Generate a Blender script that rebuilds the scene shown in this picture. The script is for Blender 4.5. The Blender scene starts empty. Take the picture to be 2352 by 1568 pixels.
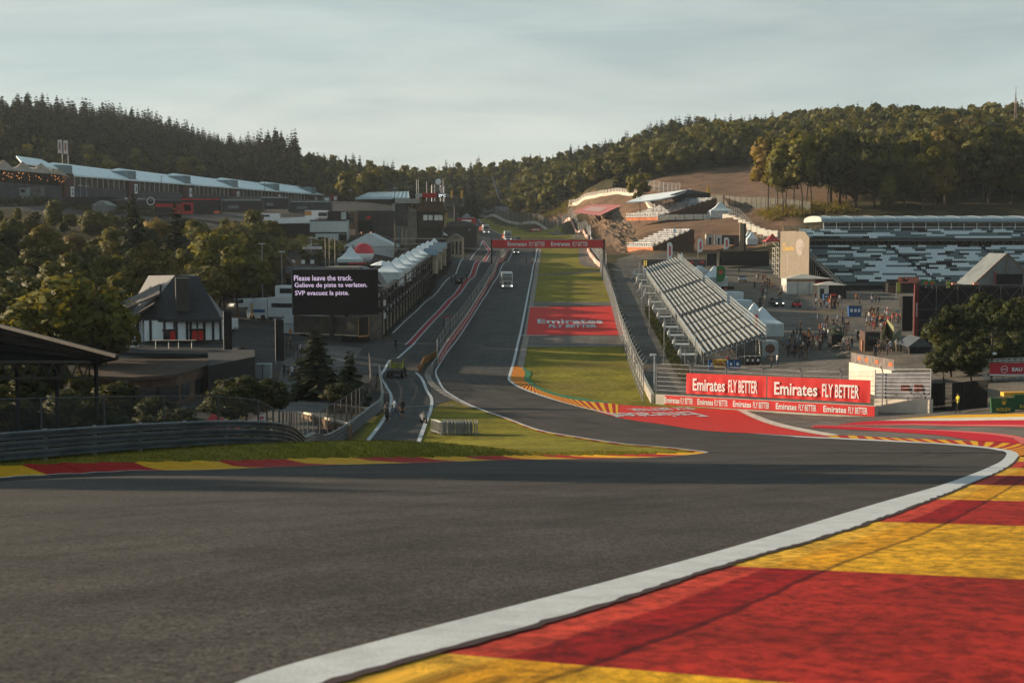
import bpy,bmesh,math,random
import numpy as np
from mathutils import Vector,Matrix
R=math.radians
scene=bpy.context.scene
COL=scene.collection
# -- camera
PITCH=math.atan((784-550)/3267.0)
cam_d=bpy.data.cameras.new("camera")
cam_d.sensor_width=36.0
cam_d.lens=3267.0/2352.0*36.0
cam_d.clip_start=0.1
cam_d.clip_end=8000
cam_d.dof.use_dof=True
cam_d.dof.focus_distance=220.0
cam_d.dof.aperture_fstop=2.8
cam=bpy.data.objects.new("camera",cam_d)
COL.objects.link(cam)
cam.location=(0,0,0)
cam.rotation_euler=(R(90)-PITCH,0,0)
scene.camera=cam
# -- sky, sun, exposure
SUN_ELEV,SUN_AZ=R(14.5),R(-71)
sun_dir=Vector((math.sin(SUN_AZ)*math.cos(SUN_ELEV),math.cos(SUN_AZ)*math.cos(SUN_ELEV),math.sin(SUN_ELEV)))
sun_d=bpy.data.lights.new("sun",'SUN')
sun_d.energy=5.0
sun_d.angle=R(0.9)
sun_d.color=(1.0,0.80,0.56)
sun=bpy.data.objects.new("sun",sun_d)
COL.objects.link(sun)
sun.rotation_euler=(-sun_dir).to_track_quat('-Z','Y').to_euler()
world=bpy.data.worlds.new("World")
scene.world=world
world.use_nodes=True
wt=world.node_tree
for n in list(wt.nodes):wt.nodes.remove(n)
wo=wt.nodes.new('ShaderNodeOutputWorld')
bg=wt.nodes.new('ShaderNodeBackground')
sky=wt.nodes.new('ShaderNodeTexSky')
sky.sky_type='NISHITA'
sky.sun_disc=False
sky.sun_elevation=SUN_ELEV
sky.sun_rotation=SUN_AZ
sky.air_density=1.0
sky.dust_density=3.0
sky.ozone_density=2.0
hs=wt.nodes.new('ShaderNodeHueSaturation')
hs.inputs['Saturation'].default_value=0.30
wt.links.new(sky.outputs[0],hs.inputs['Color'])
tcw=wt.nodes.new('ShaderNodeTexCoord')
mapw=wt.nodes.new('ShaderNodeMapping')
mapw.inputs['Scale'].default_value=(1.6,1.6,9.0)
wt.links.new(tcw.outputs['Generated'],mapw.inputs[0])
nz=wt.nodes.new('ShaderNodeTexNoise')
nz.inputs['Scale'].default_value=2.2
nz.inputs['Detail'].default_value=6.0
nz.inputs['Roughness'].default_value=0.55
wt.links.new(mapw.outputs[0],nz.inputs['Vector'])
rmp=wt.nodes.new('ShaderNodeValToRGB')
rmp.color_ramp.elements[0].position=0.36
rmp.color_ramp.elements[0].color=(0.62,0.62,0.62,1)
rmp.color_ramp.elements[1].position=0.66
rmp.color_ramp.elements[1].color=(0.92,0.92,0.92,1)
wt.links.new(nz.outputs['Fac'],rmp.inputs[0])
sepw=wt.nodes.new('ShaderNodeSeparateXYZ')
wt.links.new(tcw.outputs['Generated'],sepw.inputs[0])
hr=wt.nodes.new('ShaderNodeValToRGB')
hr.color_ramp.elements[0].position=0.0
hr.color_ramp.elements[0].color=(5.8,5.9,5.15,1)
hr.color_ramp.elements[1].position=0.30
hr.color_ramp.elements[1].color=(2.75,3.75,3.95,1)
e=hr.color_ramp.elements.new(0.10);e.color=(4.3,5.0,4.85,1)
e=hr.color_ramp.elements.new(0.75);e.color=(1.35,2.1,2.5,1)
wt.links.new(sepw.outputs['Z'],hr.inputs[0])
mxw=wt.nodes.new('ShaderNodeMixRGB')
wt.links.new(rmp.outputs[0],mxw.inputs['Fac'])
wt.links.new(hs.outputs[0],mxw.inputs[1])
wt.links.new(hr.outputs[0],mxw.inputs[2])
mp2=wt.nodes.new('ShaderNodeMapping');mp2 .inputs['Scale'].default_value=(1.2,1.2,7.0);mp2 .inputs['Rotation'].default_value=(0.12,0.2,0.3)
wt.links.new(tcw.outputs['Generated'],mp2 .inputs[0])
nz2=wt.nodes.new('ShaderNodeTexNoise');nz2 .inputs['Scale'].default_value=3.1;nz2 .inputs['Detail'].default_value=9.0;nz2 .inputs['Roughness'].default_value=0.6;nz2 .inputs['Distortion'].default_value=0.6
wt.links.new(mp2 .outputs[0],nz2 .inputs['Vector'])
cr2=wt.nodes.new('ShaderNodeValToRGB')
cr2 .color_ramp.elements[0].position=0.38;cr2 .color_ramp.elements[0].color=(0.86,0.90,0.92,1)
cr2 .color_ramp.elements[1].position=0.66;cr2 .color_ramp.elements[1].color=(1.13,1.09,1.06,1)
wt.links.new(nz2 .outputs['Fac'],cr2 .inputs[0])
mm2=wt.nodes.new('ShaderNodeMixRGB');mm2 .blend_type='MULTIPLY';mm2 .inputs[0].default_value=1.0
wt.links.new(mxw.outputs[0],mm2 .inputs[1]);wt.links.new(cr2 .outputs[0],mm2 .inputs[2])
wt.links.new(mm2 .outputs[0],bg.inputs['Color'])
bg.inputs['Strength'].default_value=0.086
wt.links.new(bg.outputs[0],wo.inputs['Surface'])
scene.view_settings.view_transform='Standard'
scene.view_settings.look='None'
scene.view_settings.exposure=0.72
scene.view_settings.gamma=1.0
scene.view_settings.use_curve_mapping=False
scene.cycles.max_bounces=4
scene.cycles.diffuse_bounces=2
scene.cycles.glossy_bounces=2
scene.cycles.transmission_bounces=2
scene.cycles.transparent_max_bounces=6
scene.cycles.volume_bounces=0
scene.cycles.use_denoising=True
try:
 scene.cycles.denoiser='OPENIMAGEDENOISE'
except Exception:
 pass
 # -- tags and materials
def tag(o,label=None,cat=None,group=None,kind=None):
 if label:o['label']=label
 if cat:o['category']=cat
 if group:o['group']=group
 if kind:o['kind']=kind
 return o
MATS={}
def mat(name,color,rough=0.7,var=0.12,scale=3.0,metal=0.0,spec=0.3,bump=0.0,bscale=None,color2=None,emit=0.0,coat=0.0,detail=4.0,coords='Object'):
 """procedural material: two colours mixed by noise, optional bump"""
 if name in MATS:return MATS[name]
 m=bpy.data.materials.new(name);m.use_nodes=True
 nt=m.node_tree;b=nt.nodes['Principled BSDF']
 b.inputs['Roughness'].default_value=rough
 b.inputs['Metallic'].default_value=metal
 b.inputs['Specular IOR Level'].default_value=spec
 c=tuple(color)
 if var>0 or color2:
  tc=nt.nodes.new('ShaderNodeTexCoord')
  n=nt.nodes.new('ShaderNodeTexNoise');n.inputs['Scale'].default_value=scale;n.inputs['Detail'].default_value=detail
  nt.links.new(tc.outputs[coords],n.inputs['Vector'])
  r=nt.nodes.new('ShaderNodeValToRGB')
  lo=tuple(max(0,x*(1-var))for x in c);hi=color2 if color2 else tuple(min(1,x*(1+var))for x in c)
  r.color_ramp.elements[0].position=0.32;r.color_ramp.elements[0].color=(*lo,1)
  r.color_ramp.elements[1].position=0.68;r.color_ramp.elements[1].color=(*hi,1)
  nt.links.new(n.outputs['Fac'],r.inputs[0])
  nt.links.new(r.outputs[0],b.inputs['Base Color'])
  if emit:nt.links.new(r.outputs[0],b.inputs['Emission Color'])
  if bump:
   n2=nt.nodes.new('ShaderNodeTexNoise');n2 .inputs['Scale'].default_value=bscale or scale*4;n2 .inputs['Detail'].default_value=5
   nt.links.new(tc.outputs[coords],n2 .inputs['Vector'])
   bp=nt.nodes.new('ShaderNodeBump');bp.inputs['Strength'].default_value=bump;bp.inputs['Distance'].default_value=0.1
   nt.links.new(n2 .outputs['Fac'],bp.inputs['Height']);nt.links.new(bp.outputs[0],b.inputs['Normal'])
 else :
  b.inputs['Base Color'].default_value=(*c,1)
  if emit:b.inputs['Emission Color'].default_value=(*c,1)
 if emit:b.inputs['Emission Strength'].default_value=emit
 if coat:b.inputs['Coat Weight'].default_value=coat
 MATS[name]=m
 return m
 # -- mesh builder
class MB:
 def __init__(s):s.v=[];s.f=[];s.m=[];s.T=None
 def add(s,vs,fs,mi=0):
  b=len(s.v)
  if s.T is not None:vs=[tuple(s.T@Vector(p))for p in vs]
  s.v+=[tuple(p)for p in vs]
  s.f+=[tuple(i+b for i in f)for f in fs];s.m+=[mi]*len(fs)
  return s
 def box(s,c,d,rz=0.0,mi=0):
  x,y,z=d[0]/2,d[1]/2,d[2]/2;cs,sn=math.cos(rz),math.sin(rz)
  vs=[]
  for dz in (-z,z):
   for dx,dy in ((-x,-y),(x,-y),(x,y),(-x,y)):
    vs.append((c[0]+dx*cs-dy*sn,c[1]+dx*sn+dy*cs,c[2]+dz))
  return s.add(vs,[(3,2,1,0),(4,5,6,7),(0,1,5,4),(1,2,6,5),(2,3,7,6),(3,0,4,7)],mi)
 def box2(s,a,b,mi=0):
  return s.box([(a[i]+b[i])/2 for i in range(3)],[b[i]-a[i]for i in range(3)],0,mi)
 def quad(s,a,b,c,d,mi=0):return s.add([a,b,c,d],[(0,1,2,3)],mi)
 def poly(s,pts,mi=0):return s.add(pts,[tuple(range(len(pts)))],mi)
 def tube(s,a,b,r,n=6,r2=None,mi=0,caps=True):
  a=Vector(a);b=Vector(b);d=(b-a)
  if d.length<1e-6:return s
  d.normalize();u=d.orthogonal().normalized();w=d.cross(u)
  r2=r if r2 is None else r2
  vs=[]
  for p,q in ((a,r),(b,r2)):
   for i in range(n):
    t=2*math.pi*i/n;vs.append(p+(u*math.cos(t)+w*math.sin(t))*q)
  fs=[(i,(i+1)%n,n+(i+1)%n,n+i)for i in range(n)]
  if caps:fs+=[tuple(range(n-1,-1,-1)),tuple(range(n,2*n))]
  return s.add(vs,fs,mi)
 def path(s,pts,r,n=6,mi=0):
  for i in range(len(pts)-1):s.tube(pts[i],pts[i+1],r,n,None,mi)
  return s
 def prism(s,prof,y0,y1,mi=0,axis='y'):
  n=len(prof)
  if axis=='y':vs=[(p[0],y0,p[1])for p in prof]+[(p[0],y1,p[1])for p in prof]
  elif axis=='x':vs=[(y0,p[0],p[1])for p in prof]+[(y1,p[0],p[1])for p in prof]
  else :vs=[(p[0],p[1],y0)for p in prof]+[(p[0],p[1],y1)for p in prof]
  fs=[(i,(i+1)%n,n+(i+1)%n,n+i)for i in range(n)]+[tuple(range(n-1,-1,-1)),tuple(range(n,2*n))]
  return s.add(vs,fs,mi)
 def lathe(s,prof,c=(0,0,0),n=12,mi=0):
  vs=[]
  for r,z in prof:
   for i in range(n):
    t=2*math.pi*i/n;vs.append((c[0]+r*math.cos(t),c[1]+r*math.sin(t),c[2]+z))
  fs=[]
  for k in range(len(prof)-1):
   for i in range(n):fs.append((k*n+i,k*n+(i+1)%n,(k+1)*n+(i+1)%n,(k+1)*n+i))
  fs.append(tuple(range(n-1,-1,-1)));fs.append(tuple((len(prof)-1)*n+i for i in range(n)))
  return s.add(vs,fs,mi)
 def mesh(s,name,mats,smooth=False,fixn=True):
  me=bpy.data.meshes.new(name)
  me.from_pydata(s.v,[],s.f)
  for m in (mats if isinstance(mats,(list,tuple))else [mats]):me.materials.append(m)
  me.polygons.foreach_set('material_index',s.m)
  if fixn and len(s.f)<60000:
   bm=bmesh.new();bm.from_mesh(me);bmesh.ops.recalc_face_normals(bm,faces=bm.faces);bm.to_mesh(me);bm.free()
  if smooth:me.polygons.foreach_set('use_smooth',[True]*len(me.polygons))
  me.update()
  return me
 def build(s,name,mats,parent=None,loc=None,rz=None,smooth=False,fixn=True):
  o=bpy.data.objects.new(name,s.mesh(name,mats,smooth,fixn));COL.objects.link(o)
  if parent:o.parent=parent
  if loc is not None:o.location=loc
  if rz is not None:o.rotation_euler=(0,0,rz)
  return o
def thing(name,label,cat,loc=(0,0,0),rz=0.0,group=None):
 o=bpy.data.objects.new(name,None);COL.objects.link(o)
 o.empty_display_size=0.5
 o.location=loc;o.rotation_euler=(0,0,rz)
 return tag(o,label,cat,group)
def copy_tree(o,parent=None):
 c=o.copy();COL.objects.link(c)
 if parent is not None:c.parent=parent
 for ch in list(o.children):copy_tree(ch,c)
 return c
def text_mesh(body,size=1.0,bold=0.0,shear=0.0,xs=1.0,align='CENTER',space=1.0,extrude=0.0):
 """lettering as plain vertex and face lists, baseline at 0"""
 cu=bpy.data.curves.new("lettering",'FONT');cu.body=body;cu.size=size;cu.offset=bold;cu.shear=shear
 cu.align_x=align;cu.resolution_u=2;cu.space_character=space;cu.extrude=extrude
 ob=bpy.data.objects.new("lettering",cu);COL.objects.link(ob)
 dg=bpy.context.evaluated_depsgraph_get();me=ob.evaluated_get(dg).to_mesh()
 vs=[(v.co.x*xs,v.co.y)for v in me.vertices];fs=[tuple(p.vertices)for p in me.polygons]
 ob.evaluated_get(dg).to_mesh_clear()
 bpy.data.objects.remove(ob);bpy.data.curves.remove(cu)
 return vs,fs
def text_fit(body,w,h,**k):
 vs,fs=text_mesh(body,**k)
 xs=[p[0]for p in vs];ys=[p[1]for p in vs]
 x0,x1,y0,y1=min(xs),max(xs),min(ys),max(ys)
 return [((p[0]-(x0+x1)/2)/(x1-x0)*w,(p[1]-(y0+y1)/2)/(y1-y0)*h)for p in vs],fs
def put_text(mb,body,w,h,c,u,v,mi=0,**k):
 vs,fs=text_fit(body,w,h,**k);c=Vector(c);u=Vector(u).normalized();v=Vector(v).normalized()
 mb.add([tuple(c+u*p[0]+v*p[1])for p in vs],fs,mi)
 # -- terrain
CP=[]
for x in (-14,0,14,34):
 for y in (-40,-15,5,22,42):
  CP.append((x,y,-1.55-0.133*y))
for x in (-10,0,14,30):
 CP+=[(x,62,-9.8),(x,80,-12.15),(x,92,-13.55),(x,103,-14.75 if x>-5 else -15.3),(x,115,-15.8),(x,135,-16.75)]
def straight(y):return -17.1+0.05*(y-186)
for x in (-14,2,17):CP+=[(x,160,-17.25),(x,186,-17.1)]
for y in (215,250,285,311,350,400,463):
 dx=0.031*(y-186)
 for x in (-18,-4,8,19):CP.append((x+dx,y,straight(y)))
for x,y in ((10,540),(28,540),(12,600),(22,625),(-10,607),(-22,700),(-4,706),(-20,783),(-40,760)):CP.append((x,y,0.5+(y-540)*0.0505))
CP+=[(46,92,-13.2),(46,112,-13.6),(60,60,-8),(60,20,-3.5),(60,110,-12.5),(80,160,-12),(34,150,-16.4),(34,128,-16.2),(46,150,-15.6),(45,190,-15.2),(32,190,-16.3),(60,190,-14.6),(60,250,-14.3),(38,250,-14.2),(60,300,-13.0),(40,300,-11.9),(55,343,-10.3),(38,343,-9.6),(100,330,-11),(100,250,-14),(140,330,-10),(90,200,-14),(130,180,-10),(180,150,-4),(200,300,-3),(75,370,-8.6),(50,380,-7.4),(100,372,-8),(140,372,-7),(42,405,-2.5),(35,405,-3.4),(55,410,-3.2),(68,405,-1.5),(78,400,0.5),(150,420,8),(110,425,7.5),(82,430,6.5),(50,462,5.2),(62,470,5.8),(72,470,8.0),(37,440,1.0),(56,600,23),(110,620,31),(84,560,20),(100,500,15.5),(120,470,14),(60,720,34),(150,520,20),(200,470,18),(27,850,37),(84,850,53),(149,850,60),(176,700,49),(216,600,40),(-25,850,30),(-66,790,27),(-92,730,25),(150,640,40),(260,420,22),(300,700,50),(-22,60,-10.6),(-30,55,-11),(-45,50,-10.5),(-25,85,-14.2),(-40,100,-15),(-60,90,-13),(-30,120,-16.0),(-14,112,-15.7),(-13,130,-16.2),(-15,165,-16.6),(-22,140,-16.4),(-45,140,-16),(-60,130,-14.5),(-26,165,-16),(-40,172,-13.6),(-55,178,-12.6),(-25,190,-15.9),(-21,205,-15.6),(-35,235,-14),(-52,270,-13),(-55,305,-12),(-30,300,-12.5),(-80,170,-10),(-75,230,-9.5),(-80,300,-6),(-46,330,-2.8),(-34,330,-5.5),(-36,345,-4.2),(-62,340,-3),(-50,385,1.0),(-36,385,1.5),(-75,390,3),(-90,370,3),(-62,420,6),(-24,400,-5.5),(-22,470,-2),(-36,480,5),(12,500,-1.4),(25,500,-1.2),(0,520,-0.5),(-8,560,1.6),(12,560,1.6),(-54,520,11.5),(-40,560,12.5),(-25,560,6),(-30,640,10),(-54,590,13.5),(-85,640,14.5),(-110,430,9),(-139,430,11),(-139,460,12),(-110,530,13),(-170,440,12),(-120,380,6),(-120,280,0),(-170,350,9),(-150,560,22),(-120,640,24),(-200,560,28),(-110,700,33),(-220,850,55),(-288,800,62),(-330,600,50),(-260,450,26),(-420,800,80),(-150,780,40),(-160,200,4),(-200,100,6),(-110,110,-6),(-140,20,5),(-90,10,1),(-70,-30,5),(0,1100,22),(-200,1150,40),(200,1100,45),(500,800,60),(500,300,25),(400,0,10),(-500,300,40),(-500,0,25),(0,-300,25),(-600,1400,50),(600,1400,50),(0,1800,20),(-1400,700,60),(1400,700,60),(0,2400,20),(1200,2200,30),(-1200,2200,30),(1200,-300,20),(-1200,-300,30)]
for vx,vy in ((1384,617),(1362,596),(1351,578),(1350,560),(1347,547),(1330,537),(1280,521.5),(1215,513),(1157,508),(1120,501),(1085,494),(1180,544),(1128,528),(1097,503),(1078,495),(1160,520),(1250,540)):
 d_=86150/(vy-386.0);CP.append(((vx-1176)/3267*d_,d_,straight(d_)))
CP+=[(29.5,455,-3.0),(31,500,-1.0),(33,540,0.8),(32.5,578,3.2),(25.5,645,6.5),(12,692,8.8),(26,655,10.4),(13,705,12.5),(36,600,14.7),(43.5,560,12.9),(38.7,540,5.0),(36.5,560,7.5),(40,470,2.6),(44.7,480,5.1),(36,455,-1.0),(34,430,-2.6),(30,620,11.5),(0,745,16)]
HWALL=((1306,471,668),(1324,466,655),(1345,458,645),(1379,450,625),(1413,447.5,612),(1438,448,600),(1462,455,585),(1475,464,565),(1490,476,540),(1505,484,520))
for vx,vy,d_ in HWALL:CP.append(((vx-1176)/3267*d_,d_,(550-vy)/3267*d_))
CP=np.array(CP,float)
C2=7.0**2
def _phi(d2):return np.sqrt(d2+C2)
_n=len(CP)
_A=np.zeros((_n+3,_n+3))
_d2=((CP[:,None,:2]-CP[None,:,:2])**2).sum(-1)
_A[:_n,:_n]=_phi(_d2)-0.15*np.eye(_n)
_A[:_n,_n]=1;_A[:_n,_n+1:]=CP[:,:2]/100;_A[_n,:_n]=1;_A[_n+1:,:_n]=CP[:,:2].T/100
_w=np.linalg.solve(_A,np.concatenate([CP[:,2],np.zeros(3)]))
def _rbf(x,y):
 out=np.empty(x.shape)
 for i in range(0,len(x),20000):
  xs,ys=x[i:i+20000],y[i:i+20000]
  d2=(xs[:,None]-CP[None,:,0])**2+(ys[:,None]-CP[None,:,1])**2
  out[i:i+20000]=_phi(d2)@_w[:_n]+_w[_n]+_w[_n+1]*xs/100+_w[_n+2]*ys/100
 return out
def _sst(a,b,x):
 t=np.clip((x-a)/(b-a),0,1);return t*t*(3-2*t)
KL=np.array([(-17.2,47.4),(-9.6,54.6),(0.0,67.0),(11.4,82.2)])
_kd=(KL[3]-KL[0])/np.linalg.norm(KL[3]-KL[0])
def _bank(x,y):
 s=-(x-KL[0][0])*_kd[1]+(y-KL[0][1])*_kd[0]
 t=(x-KL[0][0])*_kd[0]+(y-KL[0][1])*_kd[1]
 h=0.13*_sst(0,2.2,s)+0.77*_sst(1.6,4.2,s)-0.9*_sst(4.6,10.5,s)
 return h*(1-_sst(22,40,t))*_sst(-60,-25,t)
def grad(*br):
 out=[br[0][0]]
 for a,b,st in br:
  n=max(1,int(round((b-a)/st)))
  out+=[a+(b-a)*(i+1)/n for i in range(n)]
 return np.array(out)
GX=grad((-2400,-460,90),(-460,-160,12),(-160,-46,4),(-46,46,1),(46,160,4),(160,460,12),(460,2400,90))
GY=grad((-400,-60,40),(-60,130,1),(130,480,2.5),(480,1000,10),(1000,3200,90))
_gx,_gy=np.meshgrid(GX,GY,indexing='ij')
GZ=_rbf(_gx.ravel(),_gy.ravel()).reshape(_gx.shape)+_bank(_gx,_gy)
_rg=(np.sin(_gx*0.21+1.3*np.sin(_gy*0.13))*np.sin(_gy*0.17+np.sin(_gx*0.11))*0.5+0.25*np.sin(_gx*0.7)*np.sin(_gy*0.55))
GZ+=_rg*0.9*_sst(395,470,_gy)*_sst(26,40,_gx)
GZ+=_rg*1.5*_sst(60,150,-_gx)
def gz(x,y):
 x=np.asarray(x,float);y=np.asarray(y,float)
 i=np.clip(np.searchsorted(GX,x)-1,0,len(GX)-2);j=np.clip(np.searchsorted(GY,y)-1,0,len(GY)-2)
 a=np.clip((x-GX[i])/(GX[i+1]-GX[i]),0,1);b=np.clip((y-GY[j])/(GY[j+1]-GY[j]),0,1)
 return GZ[i,j]*(1-a)*(1-b)+GZ[i+1,j]*a*(1-b)+GZ[i,j+1]*(1-a)*b+GZ[i+1,j+1]*a*b
def g1(x,y):return float(gz(x,y))
_cp,_sp=math.cos(PITCH),math.sin(PITCH)
def vdir(vx,vy):
 """direction through a point of the picture (2352 x 1568 units), scaled so that y = 1"""
 r=(vx-1176)/3267.0;u=(784-vy)/3267.0
 fy=_cp+u*_sp;fz=-_sp+u*_cp
 return r/fy,fz/fy
_YS=np.concatenate([np.arange(3,140,0.25),np.arange(140,500,0.5),np.arange(500,1200,2.0)])
def G(vx,vy):
 """where the line of sight through a picture point meets the ground: world (x, y, z)"""
 a,c=vdir(vx,vy)
 if 1060<vx<1400 and 486<vy<578:
  y=86150/(vy-386.0);return Vector((a*y,y,g1(a*y,y)))
 h=c*_YS-gz(a*_YS,_YS)
 k=np.nonzero(h<0)[0]
 if len(k)==0:
  return Vector((a*900,900,g1(a*900,900)))
 k=k[0]
 if k==0:y=_YS[0]
 else :y=_YS[k-1]+(_YS[k]-_YS[k-1])*h[k-1]/(h[k-1]-h[k])
 return Vector((a*y,y,g1(a*y,y)))
def P(vx,vy,y):
 a,c=vdir(vx,vy);return Vector((a*y,y,c*y))
def on(x,y,dz=0.0):return Vector((x,y,g1(x,y)+dz))
def catmull(pts,n=6):
 pts=[Vector(p)for p in pts];out=[]
 for i in range(len(pts)-1):
  p0=pts[max(i-1,0)];p1=pts[i];p2=pts[i+1];p3=pts[min(i+2,len(pts)-1)]
  for k in range(n):
   t=k/n
   out.append(0.5*((2*p1)+(p2-p0)*t+(2*p0-5*p1+4*p2-p3)*t*t+(3*p1-p0-3*p2+p3)*t**3))
 out.append(pts[-1]);return out
def ground_line(vpts,smooth=True):
 """a line traced over the ground: list of (x, y)"""
 w=[G(*p)for p in vpts];w=[Vector((p.x,p.y))for p in w]
 return catmull(w)if smooth and len(w)>2 else w
def resample(pts,n):
 a=np.array([(p[0],p[1])for p in pts]);d=np.concatenate([[0],np.cumsum(np.linalg.norm(np.diff(a,axis=0),axis=1))])
 t=np.linspace(0,d[-1],n);return np.stack([np.interp(t,d,a[:,0]),np.interp(t,d,a[:,1])],1)
def length(pts):
 a=np.array([(p[0],p[1])for p in pts]);return float(np.linalg.norm(np.diff(a,axis=0),axis=1).sum())
def offset(pts,d):
 """polyline moved to its left by d"""
 a=np.array([(p[0],p[1])for p in pts]);t=np.gradient(a,axis=0);t/=np.linalg.norm(t,axis=1)[:,None]+1e-9
 return [Vector((p[0]-u[1]*d,p[1]+u[0]*d))for p,u in zip(a,t)]
def strip(name,A,B,mats,lift=0.03,step=2.0,across=4,mi_fn=None,kind='structure',parent=None,skirt=0.0,zfn=None,label=None,cat=None):
 """a surface laid over the ground between two lines; uv = metres (across, along)"""
 n=max(3,int(max(length(A),length(B))/step)+1)
 a=resample(A,n);b=resample(B,n)
 t=np.linspace(0,1,across+1)
 XY=a[:,None,:]*(1-t)[None,:,None]+b[:,None,:]*t[None,:,None]
 Z=gz(XY[...,0],XY[...,1])+lift
 if zfn is not None:Z=Z+zfn(t)[None,:]
 V=np.concatenate([XY,Z[...,None]],-1).reshape(-1,3)
 m=across+1
 F=[];MI=[]
 for i in range(n-1):
  for j in range(across):
   F.append((i*m+j,i*m+j+1,(i+1)*m+j+1,(i+1)*m+j));MI.append(mi_fn(i,j,n)if mi_fn else 0)
 me=bpy.data.meshes.new(name);me.from_pydata(V.tolist(),[],F)
 if me.polygons[0].normal.z<0:me.flip_normals()
 for mm in (mats if isinstance(mats,(list,tuple))else [mats]):me.materials.append(mm)
 me.polygons.foreach_set('material_index',MI)
 uv=me.uv_layers.new(name='UVMap')
 wa=np.linalg.norm(a-b,axis=1);mid=(a+b)/2
 al=np.concatenate([[0],np.cumsum(np.linalg.norm(np.diff(mid,axis=0),axis=1))])
 UV=np.zeros((n*m,2))
 for j in range(m):UV[j::m,0]=wa*t[j];UV[j::m,1]=al
 li=np.empty(len(me.loops),int);me.loops.foreach_get('vertex_index',li)
 uv.data.foreach_set('uv',UV[li].ravel())
 me.polygons.foreach_set('use_smooth',[True]*len(me.polygons))
 o=bpy.data.objects.new(name,me);COL.objects.link(o)
 if parent:o.parent=parent
 tag(o,label,cat,None,kind)
 return o
def ribbon(name,pts,w,m,lift=0.06,step=1.0,side=0,**k):
 """painted line of width w along pts"""
 A=offset(pts,w/2+side);B=offset(pts,-w/2+side)
 return strip(name,A,B,m,lift,step,1,**k)
def drape_text(name,body,w,h,c,ang,m,lift=0.09,parent=None,**k):
 """lettering painted on the ground: centre c (x,y), reading direction ang"""
 vs,fs=text_fit(body,w,h,**k);ca,sa=math.cos(ang),math.sin(ang)
 xy=np.array([(c[0]+p[0]*ca-p[1]*sa,c[1]+p[0]*sa+p[1]*ca)for p in vs])
 z=gz(xy[:,0],xy[:,1])+lift
 me=bpy.data.meshes.new(name);me.from_pydata(np.column_stack([xy,z]).tolist(),[],fs);me.materials.append(m)
 o=bpy.data.objects.new(name,me);COL.objects.link(o)
 if parent:o.parent=parent
 return o
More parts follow.
